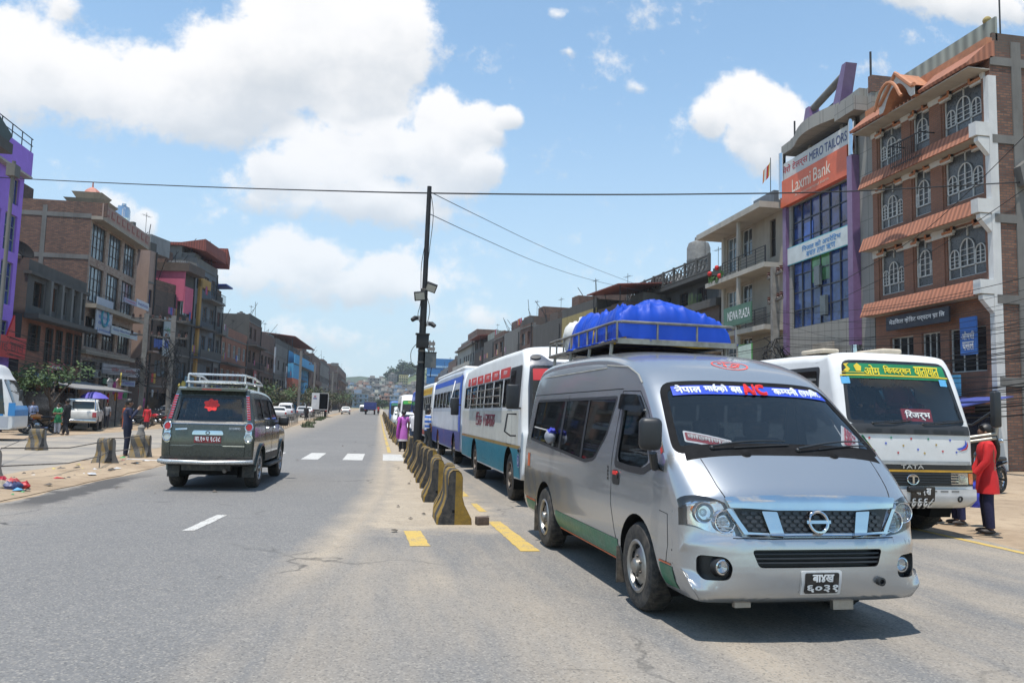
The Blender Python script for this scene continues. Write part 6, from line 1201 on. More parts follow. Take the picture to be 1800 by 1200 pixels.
# ------------------------------------------------------------------ houses along the street
BRICK = uvmat('brick', (.095, .042, .028), (.235, .11, .065), (.075, .068, .06), .27, .10, .022, stain=.6, bump=.8)
BRICKO = uvmat('brick', (.21, .088, .052), (.265, .12, .07), (.12, .085, .065), .24, .085, .014, stain=.35)
BRICKD = uvmat('brick', (.080, .048, .034), (.125, .075, .052), (.075, .068, .06), .27, .10, .024, stain=.6, bump=.8)
BRICKR = uvmat('brick', (.22, .085, .048), (.30, .125, .072), (.11, .075, .055), .24, .08, .010, stain=.5, bump=.5)
CONCW = uvmat('plaster', (.145, .14, .13), stain=.7); CONCD = uvmat('plaster', (.072, .068, .062), stain=.8); BEIGE = uvmat('plaster', (.29, .25, .20), stain=.4); CREAMW = uvmat('plaster', (.36, .335, .29), stain=.4)
PURPLE = uvmat('plaster', (.30, .16, .60), stain=.12); PINKW = uvmat('plaster', (.48, .10, .17), stain=.25); PEACH = uvmat('plaster', (.30, .21, .17), stain=.35); BLUEW = uvmat('plaster', (.08, .34, .58), stain=.15); CORAL = uvmat('plaster', (.58, .16, .09), stain=.15); OCHRE = uvmat('plaster', (.38, .22, .06), stain=.3); YELW = uvmat('plaster', (.30, .235, .09), stain=.5); GREYB = uvmat('plaster', (.12, .135, .155), stain=.5); WHITEW = uvmat('plaster', (.55, .55, .54), stain=.25)
TILEG = uvmat('tile', (.235, .23, .21), (.26, .25, .23), (.11, .105, .1), .62, 1.1, .02, stain=.25, bump=.1); TILEB = uvmat('tile', (.33, .26, .205), (.19, .10, .07), (.2, .16, .13), .30, .16, .02, stain=.4)
TERRA = uvmat('rib', (.33, .13, .075), bw=.24, stain=.35); SHEET = uvmat('rib', (.27, .29, .25), bw=.5, stain=.3); ROOFR = uvmat('rib', (.22, .06, .045), bw=.25, stain=.3); SHEETG = uvmat('rib', (.24, .24, .24), bw=.2, stain=.5)
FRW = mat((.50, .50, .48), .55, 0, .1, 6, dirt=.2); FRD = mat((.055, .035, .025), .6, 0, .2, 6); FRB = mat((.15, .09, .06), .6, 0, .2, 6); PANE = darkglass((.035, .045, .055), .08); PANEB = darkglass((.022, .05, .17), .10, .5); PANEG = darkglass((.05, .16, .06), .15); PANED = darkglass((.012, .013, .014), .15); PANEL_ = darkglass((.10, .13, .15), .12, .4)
IRON = mat((.03, .03, .032), .6, .3, .2, 6); PURC = mat((.16, .095, .195), .35, 0, .1, 3, coat=.2)
WCACHE = {}
class House:
	def __init__(s, side, ya, yb, xa, xb, name, label, group=None, z=0.0):
		"""side +1: east row (facade looks to -X), -1: west row; ya < yb are the facade's ends, xa / xb its distance from the road axis there"""
		s.side = side; near = Vector((xa, ya, 0)); far = Vector((xb, yb, 0)); s.W = (far-near).length
		o, e = (far, near) if side > 0 else (near, far); d = (e-o).normalized(); s.rz = math.atan2(d.y, d.x); s.z = z
		s.o = Vector((o.x, o.y, z)); s.root = thing(name, label, 'house' if name != 'shop_house' else 'shop house', s.o, s.rz, group); s.M = Matrix.Translation(s.o) @ Matrix.Rotation(s.rz, 4, 'Z'); s.I = s.M.inverted(); s.op = []; s.lab = label
	def at(s, px, py, y=0.0):
		o = s.I @ Vector((0, 0, CAMZ)); d = s.I.to_3x3() @ ray(px, py); t = (y-o.y)/d.y; p = o+d*t; return p.x, p.z
	def rect(s, px0, py0, px1, py1):
		a = s.at(px0, py0); b = s.at(px1, py1); return min(a[0], b[0]), max(a[0], b[0]), min(a[1], b[1]), max(a[1], b[1])
	def part(s, b, nm, **k): return b.build(nm, s.root, **k)
	def loose(s, b, nm, label, cat, group=None, kind=None):
		return tag(b.build(nm, None, s.o, (0, 0, s.rz)), label, cat, group, kind)
	def wall(s, H, depth, m, mside=None, top=None, x0=0.0, x1=None, z0=0.0, y0=0.0, rev=.20, name='wall', ops=None, roof=True):
		x1 = s.W if x1 is None else x1; ops = s.op if ops is None else ops; b = MB()
		xs = sorted({x0, x1}|{min(max(v, x0), x1) for o in ops for v in o[:2]}); zs = sorted({z0, H}|{min(max(v, z0), H) for o in ops for v in o[2:4]})
		for xa, xb in zip(xs, xs[1:]):
			for za, zb in zip(zs, zs[1:]):
				cx, cz = (xa+xb)/2, (za+zb)/2
				if any(o[0] < cx < o[1] and o[2] < cz < o[3] for o in ops): continue
				b.quad((xa, y0, za), (xb, y0, za), (xb, y0, zb), (xa, y0, zb), m)
		for o in ops:
			a, c, d, e = o[:4]; y = y0+rev
			if c < x0 or a > x1: continue
			b.quad((a, y0, d), (a, y, d), (c, y, d), (c, y0, d), m); b.quad((a, y0, e), (c, y0, e), (c, y, e), (a, y, e), m); b.quad((a, y0, d), (a, y0, e), (a, y, e), (a, y, d), m); b.quad((c, y0, d), (c, y, d), (c, y, e), (c, y0, e), m)
		ms = mside or m; yb = y0+depth
		b.quad((x0, y0, z0), (x0, y0, H), (x0, yb, H), (x0, yb, z0), ms); b.quad((x1, y0, z0), (x1, yb, z0), (x1, yb, H), (x1, y0, H), ms); b.quad((x0, yb, z0), (x0, yb, H), (x1, yb, H), (x1, yb, z0), ms)
		if roof: b.quad((x0, y0, H), (x1, y0, H), (x1, yb, H), (x0, yb, H), top or CONCD)
		return s.part(b, name)
	def window(s, x0, x1, z0, z1, fr=FRW, pane=PANE, nx=2, nz=2, y=.14, t=.045, open_=True, kind='grid'):
		if open_: s.op.append((x0, x1, z0, z1))
		w, h = round(x1-x0, 2), round(z1-z0, 2); key = (w, h, fr.name, pane.name, nx, nz, t, kind)
		if key not in WCACHE:
			b = MB(); b.box(0, w, -.03, .03, 0, t, fr); b.box(0, w, -.03, .03, h-t, h, fr); b.box(0, t, -.03, .03, t, h-t, fr); b.box(w-t, w, -.03, .03, t, h-t, fr)
			if kind == 'grid':
				for k in range(1, nx): b.box(w*k/nx-t*.4, w*k/nx+t*.4, -.025, .025, t, h-t, fr)
				for k in range(1, nz): b.box(t, w-t, -.02, .02, h*k/nz-t*.35, h*k/nz+t*.35, fr)
			else:                                            # three arched casements in a panelled opening
				def arch(cx, w2, zb, zs, r=.026):
					b.tube([(cx-w2, -.035, zb), (cx-w2, -.035, zs)]+[(cx-w2*math.cos(q), -.035, zs+w2*1.15*math.sin(q)) for q in [math.pi*k/10 for k in range(1, 10)]]+[(cx+w2, -.035, zs), (cx+w2, -.035, zb)], r, fr, 5)
					for k in (1, 2, 3): z = zb+(zs-zb)*k/3; b.box(cx-w2, cx+w2, -.045, -.025, z-.012, z+.012, fr)
					b.box(cx-w2*.04-.012, cx+w2*.04+.012, -.048, -.02, zb, zs+w2*1.1, fr)
				zb = h*.22; b.box(0, w, -.03, .03, zb-.03, zb+.02, fr); b.box(w/2-.02, w/2+.02, -.03, .03, h*.80, h, fr)
				if w > 1.3:
					arch(w*.5, w*.18, zb, h*.54); arch(w*.165, w*.12, zb, h*.44); arch(w*.835, w*.12, zb, h*.44)
					for x in (.31, .69): b.box(w*x-.02, w*x+.02, -.03, .03, 0, zb, fr)
				else: arch(w*.5, w*.30, zb, h*.58); arch(w*.12, w*.08, zb, h*.45); arch(w*.88, w*.08, zb, h*.45)
			p = MB(); p.box(t*.5, w-t*.5, .02, .04, t*.5, h-t*.5, pane)
			o = b.build('window', s.root, (x0, y, z0)); q = p.build('pane', o); WCACHE[key] = (o, q); return o
		o0, q0 = WCACHE[key]; o = o0.copy(); COL.objects.link(o); o.parent = s.root; o.location = (x0, y, z0); q = q0.copy(); COL.objects.link(q); q.parent = o; return o
	def slab(s, z, t=.14, out=.8, x0=-.0, x1=None, m=None, name='balcony'):
		x1 = s.W if x1 is None else x1; b = MB(); b.box(x0, x1, -out, -.002, z-t, z, m or CONCW); return s.part(b, name)
	def rail(s, z, out=.78, x0=0.0, x1=None, h=.9, n=None, m=None, bars='v', solid=None):
		x1 = s.W if x1 is None else x1; b = MB(); m = m or IRON
		if solid: b.box(x0, x1, -out-.06, -out+.02, z, z+h*.85, solid)
		else:
			b.box(x0, x1, -out-.02, -out+.02, z+h-.04, z+h, m); k = n or max(3, int((x1-x0)/.16))
			if bars == 'v':
				b.box(x0, x1, -out-.015, -out+.015, z+.06, z+.09, m)
				for i in range(k+1): x = x0+(x1-x0)*i/k; b.box(x-.010, x+.010, -out-.010, -out+.010, z, z+h, m)
			else:
				for i in range(1, 5): b.box(x0, x1, -out-.012, -out+.012, z+h*i/5-.012, z+h*i/5+.012, m)
				for i in range(int((x1-x0)/1.1)+2): x = min(x1, x0+1.1*i); b.box(x-.02, x+.02, -out-.018, -out+.018, z, z+h, m)
		return s.part(b, 'railing')
	def sign(s, r, col, label, lines=(), ink=(.7, .7, .7), y=-.12, t=.08, border=None, rough=.5):
		x0, x1, z0, z1 = r; b = MB(); b.box(x0, x1, y-t, y, z0, z1, mat(col, rough, 0, .08, 2, dirt=.12))
		if border: 
			q = mat(border, .5); e = .05; b.box(x0-e, x1+e, y-t*.8, y-.01, z0-e, z0, q); b.box(x0-e, x1+e, y-t*.8, y-.01, z1, z1+e, q); b.box(x0-e, x0, y-t*.8, y-.01, z0, z1, q); b.box(x1, x1+e, y-t*.8, y-.01, z0, z1, q)
		f = flat((x0, y-t-.004, z0), (1, 0, 0), (0, 0, 1)); w, h = x1-x0, z1-z0
		for (tx, a, c, d, e, *ik) in lines: text(b, tx, mat(ik[0] if ik else ink, .5), f, w*a, w*c, h*d, h*e, .012)
		return s.loose(b, 'signboard', label, 'sign')
	def tank(s, x, y, z, label, m=None, r=.55, h=1.2, group=None):
		b = MB(); m = m or mat((.012, .012, .014), .5, 0, .2, 4, dirt=.3); b.lathe([(0, 0), (r, 0), (r, .1*h), (r*1.03, .13*h), (r, .18*h), (r, .40*h), (r*1.03, .43*h), (r, .46*h), (r, .75*h), (r*.85, .88*h), (r*.35, .95*h), (r*.33, 1.03*h), (0, 1.04*h)], m, 20, Matrix.Translation((x, y, z))); return s.loose(b, 'water_tank', label, 'water tank', group)
	def antenna(s, x, y, z, h=2.0):
		b = MB(); b.tube([(x, y, z), (x, y, z+h)], .02, IRON, 5); b.tube([(x-.6, y, z+h*.9), (x+.6, y, z+h*.9)], .015, IRON, 4)
		for k in range(4): b.tube([(x-.5+.33*k, y-.25, z+h*.9), (x-.5+.33*k, y+.25, z+h*.9)], .01, IRON, 4)
		return s.part(b, 'antenna')
	def frame(s, H, depth, floors, x, m=CONCW, xs=(), out=.03, w=.3):
		"""concrete posts and beams showing in a brick side wall at local x"""
		b = MB(); sg = -1 if x <= s.W/2 else 1; a, c = sorted((x, x+sg*out))
		for z in floors: b.box(a, c, 0, depth, z-.18, z+.14, m)
		for y in xs: b.box(a-.002*(sg < 0), c+.002*(sg > 0), y, y+w, 0, H, m)
		return s.part(b, 'concrete_frame')
# ---- east row: orange brick house with arched windows
h = House(1, 24.85, 31.9, 22, 22, 'brick_house', 'orange brick house with white arched windows and tiled balcony skirts'); L = h.W
BZ = [6.45, 9.45, 12.35]; ETOP = 15.0
for zi, (z0, z1) in enumerate([(7.25, 9.25), (10.25, 12.2), (13.05, 14.75)]):
	for (xa, xb) in ((.45, 2.0), (2.75, 3.75), (4.6, 6.6)): h.window(xa, xb, z0, z1, FRW, darkglass((.07, .075, .08), .3, .3), kind='arch', y=.10)
for xa, xb in ((1.0, 2.5), (3.0, 4.1), (4.6, 6.5)): h.window(xa, xb, 3.6, 5.3, FRW, PANED, 3, 1)
h.wall(15.6, 11, BRICKO, BRICK)
b = MB(); Wc = WHITEW
for x0, x1 in ((-.02, .40), (2.05, 2.7), (3.8, 4.55), (6.64, L-.22)):
	for z0, z1 in ((9.0, 9.45), (12.0, 12.35), (14.6, 15.0)): b.box(x0, x1, -.10, 0, z0, z1, Wc)
	for z0, z1 in ((6.5, 9.0), (9.5, 12.0), (12.4, 14.6)): b.box(x0+.04, x1-.04, -.06, 0, z0, z1, BRICKO)
b.box(L-.20, L+.04, -.12, .22, 0, 14.6, Wc); h.part(b, 'pillar')
for z in BZ+[ETOP+.0]:
	b = MB(); xa, xb = -.15, L+.02
	if z != ETOP:
		b.box(xa, xb, -.62, -.01, z-.12, z, CREAMW); b.prism([(-.70, z-.14), (-.62, z-.14), (-.40, z+.48), (-.46, z+.48)], xa, L-.30, TERRA, 'x'); b.box(L-.30, L+.05, -.70, -.125, z-.10, z+.42, Wc); b.prism([(-.6, z-.3), (-.13, z-.8), (-.13, z-.14), (-.6, z-.14)], L-.18, L+.03, Wc, 'x'); h.part(b, 'tiled_skirt')
# stepped mouldings over the openings
b = MB(); OT = mat((.42, .17, .08), .7, 0, .15, 4, dirt=.3); WT = mat((.50, .49, .46), .7, 0, .1, 4, dirt=.3)
for z1 in (9.25, 12.2, 14.75):
	for (xa, xb) in ((.45, 2.0), (2.75, 3.75), (4.6, 6.6)):
		w = xb-xa; b = MB()
		for q, m, y in ((0, OT, .16), (.09, WT, .12)):
			b.box(xa+w*.22, xb-w*.22, -y, 0, z1+.16-q, z1+.25-q, m); b.box(xa-.1, xa+w*.22, -y, 0, z1-.16-q, z1-.07-q, m); b.box(xb-w*.22, xb+.1, -y, 0, z1-.16-q, z1-.07-q, m); b.box(xa+w*.22-.05, xa+w*.22+.04, -y+.003, 0, z1-.07-q, z1+.16-q, m); b.box(xb-w*.22-.04, xb-w*.22+.05, -y+.003, 0, z1-.07-q, z1+.16-q, m)
		h.part(b, 'window_moulding')
# roof: eaves with brackets, arched gable, parapet of sheeting
b = MB(); b.prism([(-1.0, 15.0), (-.95, 14.9), (.2, 15.35), (.2, 16.0), (-.2, 15.75)], -.3, 2.2, TERRA, 'x'); b.prism([(-1.0, 15.0), (-.95, 14.9), (.2, 15.35), (.2, 16.0), (-.2, 15.75)], 4.4, L+.05, TERRA, 'x')
for k in range(28): x = -.2+k*.25; b.box(x, x+.09, -.85, -.1, 14.86, 14.98, OT)
b.box(-.25, L, -.9, 0, 14.83, 14.865, CREAMW); h.part(b, 'roof_eave')
b = MB(); n = 18; vs = []
def gab(t): x = 2.15+2.3*t; return x, 15.25+.95*max(0, 1-abs(2*t-1)*1.15), 14.85+.9*max(0, math.sin(math.pi*min(1, max(0, (t-.15)/.7))))**.7
for y in (-1.15, -.1):
	for k in range(n+1): x, zt, zb = gab(k/n); vs += [(x, y, zt), (x, y, min(zb, zt-.06))]
fs = [(2*k, 2*k+2, 2*k+3, 2*k+1) for k in range(n)]+[(2*(n+1)+2*k, 2*(n+1)+2*k+1, 2*(n+1)+2*k+3, 2*(n+1)+2*k+2) for k in range(n)]; o = 2*(n+1); fs += [(2*k, o+2*k, o+2*k+2, 2*k+2) for k in range(n)]+[(2*k+1, 2*k+3, o+2*k+3, o+2*k+1) for k in range(n)]
b.add(vs, fs[:2*n], WT); b.add(vs, fs[2*n:], OT); b.tube([(gab(k/n)[0], -1.18, gab(k/n)[1]+.02) for k in range(n+1)], .09, OT, 6); b.tube([(gab(k/n)[0], -1.58, min(gab(k/n)[2], gab(k/n)[1]-.06)) for k in range(2, n-1)], .07, OT, 6); h.part(b, 'gable')
b = MB(); b.box(-.4, L, -.1, 0.15, 15.6, 16.1, OT); b.box(-.4, L, .3, .38, 16.0, 16.95, SHEET); b.box(L-.1, L, .15, 10.5, 15.6, 16.3, BRICKD); h.part(b, 'parapet')
h.frame(16.0, 11, [3.2, 6.2, 9.2, 12.2, 15.2], L, CONCW, (.9, 5.6), .05, .4)
b = MB(); b.prism([(1.0, 10.4), (1.6, 10.4), (1.75, 11.2), (1.2, 11.4), (.85, 11.1)], L+.02, L+.35, CONCW, 'x'); b.prism([(1.2, 4.9), (1.9, 4.9), (1.9, 5.5), (1.4, 5.7)], L+.02, L+.2, CONCD, 'x'); h.part(b, 'beam_stub')
h.rail(12.4, .75, 2.3, 4.2, 1.05, 16); b = MB(); b.box(2.3, 2.34, -.75, -.1, 13.4, 13.44, IRON); b.box(4.16, 4.2, -.75, -.1, 13.4, 13.44, IRON); h.part(b, 'railing')
b = MB(); b.ball((L-.5, .4, 17.05), .16, YELW, 12); b.tube([(L-.5, .4, 16.3), (L-.5, .4, 17.0)], .05, IRON); b.tube([(L-.1, .6, 16.3), (L-.1, .6, 17.7)], .03, IRON); h.part(b, 'finial')
h.sign((1.4, 5.2, 5.55, 6.15), (.02, .025, .04), 'long dark blue board with white lettering under the lowest tiled skirt', [('मेडिकल क^ेिडट पर्यटन प^ा िल', .06, .94, .3, .75)], y=-.4); h.sign((5.7, 6.5, 4.2, 5.6), (.03, .13, .42), 'small upright blue pharmacy board beside the orange house corner', [('औषधी', .1, .9, .40, .62), ('पसल', .15, .85, .12, .34)], y=-.35); h.sign((.2, 5.9, 2.65, 3.45), (.06, .28, .48), 'wide sky blue shop banner above the white bus', [('नयाँ घर सामग^ी', .25, .75, .55, .85), ('घर जग्गा', .4, .75, .1, .5)], y=-.6); h.sign((.4, 6.2, 2.05, 2.6), (.14, .03, .045), 'maroon shutter board below the sky blue banner', y=-.3)
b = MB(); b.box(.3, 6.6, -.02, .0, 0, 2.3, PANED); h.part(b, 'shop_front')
b = MB(); b.prism([(-2.4, 2.15), (-.2, 2.6), (-.2, 2.63), (-2.4, 2.2)], 5.4, 7.9, mat((.05, .07, .28), .7, 0, .2, 3), 'x'); b.tube([(5.5, -2.3, 0), (5.5, -2.3, 2.2)], .03, IRON); b.tube([(7.8, -2.3, 0), (7.8, -2.3, 2.2)], .03, IRON); h.loose(b, 'awning', 'blue cloth awning beside the brick side wall', 'awning')
# ---- east row: bank building with blue glass
h = House(1, 32.1, 39.9, 22.1, 22.1, 'bank_building', 'grey tiled bank building with blue glass front and purple corner pillars'); L = h.W
gx0, gx1 = .55, L-1.95
h.op = [(gx0, gx1, 6.6, 13.4), (.4, 2.2, 15.6, 17.6), (2.4, 5.2, 15.9, 17.4)]
h.wall(15.2, 12, TILEG, TILEG, ops=[(gx0, gx1, 6.6, 13.4)])
b = MB(); n, k = 6, 7
b.box(gx0, gx1, .17, .19, 6.6, 13.4, PANEB)
for i in range(n+1): x = gx0+(gx1-gx0)*i/n; b.box(x-.03, x+.03, .10, .17, 6.6, 13.4, mat((.05, .055, .07), .4, .3))
for j in range(k+1): z = 6.6+6.8*j/k; b.box(gx0, gx1, .12, .17, z-.03, z+.03, mat((.05, .055, .07), .4, .3))
o = h.part(b, 'curtain_wall'); b = MB(); cw, ch = (gx1-gx0)/n, 6.8/k; b.box(gx0+cw*2, gx0+cw*4, .145, .155, 6.6+ch*2.3, 6.6+ch*4.4, PANEG); b.build('green_pane', o); b = MB()
for (i, z) in ((2.6, 8.6), (3.2, 7.0)): b = MB(); b.box(gx0+cw*i, gx0+cw*(i+.55), -.05, .12, z, z+1.0, mat((.10, .12, .13), .3)); b.build('open_casement', o)
b = MB(); b.box(gx0+cw*1.2, gx0+cw*2.2, .145, .155, 11.2, 12.2, darkglass((.02, .10, .42), .2)); b.build('blue_pane', o)  # one square in a stronger blue than its neighbours
b = MB(); b.box(-.05, .3, -.2, .0, 5.2, 13.9, PURC); b = h.part(b, 'purple_pillar') and MB(); b.box(L-1.40, L-1.0, -.40, .0, 5.2, 14.3, PURC); h.part(b, 'purple_pillar')
for q in ((L-1.2, 0, 5.2), (L-1.2, 14.3, 16.4), (-.05, 14.0, 16.6)): b = MB(); b.tube([(q[0], -.2, q[1]), (q[0], -.2, q[2])], .2, CHROME, 14); h.part(b, 'steel_column')
b = MB(); b.box(-.1, L, .8, 11, 15.2, 17.2, CONCD); b.box(.35, 5.5, .6, .8, 15.25, 16.6, PANED); b.box(1.6, 1.9, .4, .8, 15.2, 16.7, TILEG); b.box(4.6, 4.9, .4, .8, 15.2, 16.7, TILEG); h.part(b, 'top_storey')
b = MB()
for i in range(3): b.box(2.05+.85*i, 2.8+.85*i, .55, .6, 15.4, 16.5, PANEB)
h.part(b, 'upper_glass')
b = MB(); n = 14; vs = []                                    # curved grey canopy on top
for k in range(n+1):
	x = -.05+(L-.5)*k/n; o_ = -.25-.6*math.sin(math.pi*min(1, max(0, (k/n-.18)/.62)))*(1 if .18 < k/n < .8 else 0)
	vs += [(x, o_, 16.5+.1*k/n), (x, o_, 17.0+.4*k/n), (x, 1.0, 17.0+.4*k/n), (x, 1.0, 16.5+.1*k/n)]
b.add(vs, [(4*k+j, 4*k+(j+1) % 4, 4*k+4+(j+1) % 4, 4*k+4+j) for k in range(n) for j in range(4)]+[(0, 1, 2, 3), (4*n+3, 4*n+2, 4*n+1, 4*n)], TILEG); b.box(L-1.9, L-.3, -.7, .9, 16.2, 16.9, TILEG); h.part(b, 'canopy')
b = MB(); b.prism([(5.0, 17.1), (5.7, 17.1), (6.3, 19.1), (5.95, 19.1)], -.3, .3, PURC, 'y'); b.prism([(2.2, 17.0), (3.2, 17.0), (2.9, 18.2), (2.6, 18.2)], -.3, .3, PURC, 'y'); b.tube([(2.8, 0, 18.1), (6.0, 0, 18.8)], .2, CONCW, 12); b.tube([(.6, 0, 17.2), (5.2, 0, 17.7)], .06, IRON, 6); h.part(b, 'roof_arch')
b = MB()
for x, z in ((.6, 17.1), (5.3, 17.4), (L-.3, 17.9)): b.tube([(x, .2, z), (x, .2, z+1.2)], .05, IRON)
h.part(b, 'roof_rod')
b = MB(); b.box(L-.9, L+.02, .0, 11, 15.2, 17.3, TILEG); b.box(L-.2, L+.06, -.02, 11.5, 17.0, 17.8, BRICK); h.part(b, 'side_wall')
h.sign((-.05, L-1.5, 13.45, 14.95), (.62, .12, .05), 'large orange red bank board below the tailor board', [('Laxmi Bank', .20, .78, .36, .82, (.75, .62, .5)), ('A commercial bank', .24, .76, .16, .25, (.6, .4, .3))], y=-.02, t=.3)
h.sign((-.05, L-1.5, 15.0, 15.95), (.50, .50, .48), 'white tailor board with red and blue letters on the bank building', [('मेरो टेलर्स', .01, .42, .22, .80, (.45, .03, .04)), ('MERO TAILORS', .45, .98, .24, .74, (.03, .05, .16))], y=-.02, t=.2)
h.sign((.15, gx1+.25, 10.15, 11.05), (.52, .56, .56), 'faded white and turquoise banner across the blue glass', [('िनजल को अपरेिटभ', .28, .88, .5, .84, (.05, .22, .5)), ('बचत तथा ऋण', .35, .8, .10, .40, (.05, .22, .5))], y=-.06, t=.05, border=(.1, .38, .45))
b = MB(); b.box(.2, L-.1, -.03, 0, .2, 5.0, SHEETG)
for k in range(6): b.box(.6+k*1.25, .68+k*1.25, -.06, -.03, .2, 5.0, IRON)
h.part(b, 'shutter'); b = MB(); b.box(3.4, 5.2, -.5, -.4, 4.8, 5.5, mat((.33, .29, .24), .8, 0, .2, 3)); h.part(b, 'loose_board')
# ---- east row: beige house with open balconies
h = House(1, 40.1, 48.0, 22.1, 22.1, 'balcony_house', 'beige house with open balconies and flat white slabs beside the bank'); L = h.W
for z in (4.0, 7.3, 10.8):
	h.window(.5, 1.9, z+.3, z+2.5, FRW, PANEL_, 2, 3); h.window(2.6, 4.0, z+.9, z+2.6, FRW, PANE, 2, 2); h.window(6.2, 6.9, z+.2, z+2.4, FRD, PANED, 1, 2)
h.wall(13.9, 11, BEIGE, BEIGE); b = MB(); b.box(2.3, 4.4, -.06, 0, 3.4, 13.4, GREYB) if False else b.box(2.15, 2.45, -.1, 0, 3.2, 13.4, BEIGE); b.box(4.25, 4.5, -1.15, -1.0, 3.4, 13.5, CREAMW); b.box(-.02, .3, -.15, 0, 0, 13.5, CREAMW); h.part(b, 'post')
for z in (3.6, 6.9, 10.4): h.slab(z, .28, 1.25, -.1 if z > 8 else 1.6, L, CREAMW)
for z, a, c in ((10.4, 2.3, L), (6.9, 4.4, L), (3.6, 2.2, L)): h.rail(z, 1.15, a, c, .95, bars='h')
b = MB(); b.box(-1.0, L, -1.5, .3, 13.5, 13.85, CREAMW); h.part(b, 'roof_slab'); b = MB(); b.box(2.6, 5.2, .8, 4.5, 13.9, 15.4, GREYB); b.box(5.6, 6.6, 1.5, 4, 13.9, 16.6, CONCW); b.box(-.6, 2.6, .2, .3, 14.4, 14.46, IRON); b.box(-.6, 2.6, .2, .3, 14.75, 14.8, IRON)
for k in range(4): b.box(-.6+k, -.56+k, .22, .28, 13.85, 14.8, IRON)
h.part(b, 'roof_terrace'); b = MB(); b.box(-1.6, .0, -1.0, 6, 6.0, 6.3, CREAMW); b.box(-1.6, .0, -1.05, -.9, 6.3, 7.6, BRICKO); b.box(-1.6, 0, -1.0, -.95, 8.3, 8.35, IRON); b.box(-1.6, -1.5, -1.0, -.95, 7.6, 8.3, IRON); h.part(b, 'terrace')
h.sign((3.0, 6.6, 7.15, 8.35), (.05, .13, .085), 'dark green hotel board with white letters behind the concrete power pole', [('NEWA PLAZA', .16, .96, .3, .74)], y=-1.3); h.sign((5.0, 6.6, 4.2, 5.9), (.45, .55, .48), 'green and white poster on the beige house', [('HOTEL', .2, .8, .12, .28, (.1, .4, .1))], y=-1.3, border=(.08, .3, .08)); h.sign((4.2, 5.6, 2.2, 3.4), (.03, .04, .25), 'torn navy blue board below the green and white poster', y=-1.6)
def flag(h, x, y, z, cols, label, hgt=2.6):
	b = MB(); b.tube([(x, y, z), (x, y, z+hgt)], .025, IRON, 5); n = len(cols)
	for i, c in enumerate(cols):
		a0, a1 = i/n, (i+1)/n; g = lambda t, s_: (x-.05-t*.75-.1*s_, y+.08*math.sin(5*t), z+hgt-.1-.5*t-s_*.85)
		b.add([g(a0, 0), g(a1, 0), g(a1, 1), g(a0, 1)], [(0, 1, 2, 3)], mat(c, .8))
	h.loose(b, 'flag', label, 'flag')
flag(h, 3.5, 1.5, 15.4, [(.02, .08, .4), (.5, .35, .02), (.45, .03, .03), (.6, .6, .55), (.5, .15, .02)], 'five coloured prayer flag on the beige house roof')
b = MB()
for (x, z) in ((.5, 11.0), (1.6, 11.2), (2.0, 10.6)): b.ball((x, -1.2, z), .16, mat((.5, .02, .02), .8), 8)
for (x, z) in ((1.0, 10.4), (1.7, 10.3), (.7, 10.5), (2.4, 10.6)): 
	for k in range(14): a = random.random()*6.28; b.add([(x+.3*math.cos(a)*random.random()+u, -1.25+random.uniform(-.1, .1), z+random.uniform(-.2, .3)+v) for u, v in ((0, 0), (.1, .03), (.06, .12))], [(0, 1, 2)], mat((.05, .12, .03), .8))
h.loose(b, 'potted_plants', 'potted plants with red blooms along the beige house balcony', 'plant', kind='stuff')
# ---- east row: low brick house, then the dark terrace house behind it
h = House(1, 49.1, 64.0, 22.3, 21.6, 'brick_house', 'low dark brick house with bare side wall beyond the beige house'); L = h.W
for k in range(5): h.window(1.2+k*2.7, 2.6+k*2.7, 4.4, 6.2, FRD, PANED, 2, 2)
h.wall(9.6, 14, BRICKD, BRICKD); b = MB(); b.box(-.1, L+.1, -.3, .1, 9.2, 9.75, CONCD); h.part(b, 'parapet')
h = House(1, 56.0, 72.0, 25.5, 24.6, 'terrace_house', 'dark weathered terrace house with lattice parapet and several water tanks'); L = h.W
for k in range(4): h.window(2+k*3.4, 3.6+k*3.4, 10.6, 12.2, FRD, PANED, 2, 2)
h.wall(12.9, 12, CONCD, CONCD); h.slab(12.9, .3, 1.0, -1.2, L, CONCD)
b = MB(); X0, X1, z0 = -1.1, L, 12.95; b.box(X0, X1, -.98, -.86, z0+1.15, z0+1.28, CONCD); b.box(X0, X1, -.98, -.86, z0, z0+.12, CONCD)
for k in range(9):
	x = X0+(X1-X0)*k/8; b.box(x-.12, x+.12, -1.0, -.84, z0, z0+1.35, CONCD)
	if k < 8:
		for j in range(3):
			cx = x+(X1-X0)/8*(j+.5)/3; b.tube([(cx+.28*math.cos(q), -.92, z0+.62+.42*math.sin(q)) for q in [2*math.pi*i/10 for i in range(10)]], .05, CONCD, 5, True); b.box(cx-.3, cx+.3, -.95, -.89, z0+.58, z0+.66, CONCD)
h.part(b, 'lattice_parapet'); b = MB(); b.box(6.2, 9.4, .5, 1.5, 12.95, 16.1, CONCW) if False else b.box(9, 12, 3, 6, 12.9, 14.6, CONCD); h.part(b, 'stair_head')
h.tank(2.3, 1.0, 13.0, 'low black water tank at the far end of the lattice terrace', r=.9, h=1.9); h.tank(5.0, 1.6, 13.0, 'grey water tank beside the low black one on the lattice terrace', mat((.2, .2, .19), .6, 0, .2, 3), .8, 1.7); h.tank(9.5, 1.4, 13.6, 'tall grey concrete coloured tank standing above the lattice terrace', mat((.17, .17, .165), .7, 0, .2, 3, dirt=.4), 1.0, 3.4)
h.antenna(11.5, 1, 13, 4.2); h.antenna(13.8, 1, 13, 2.4)
b = MB()
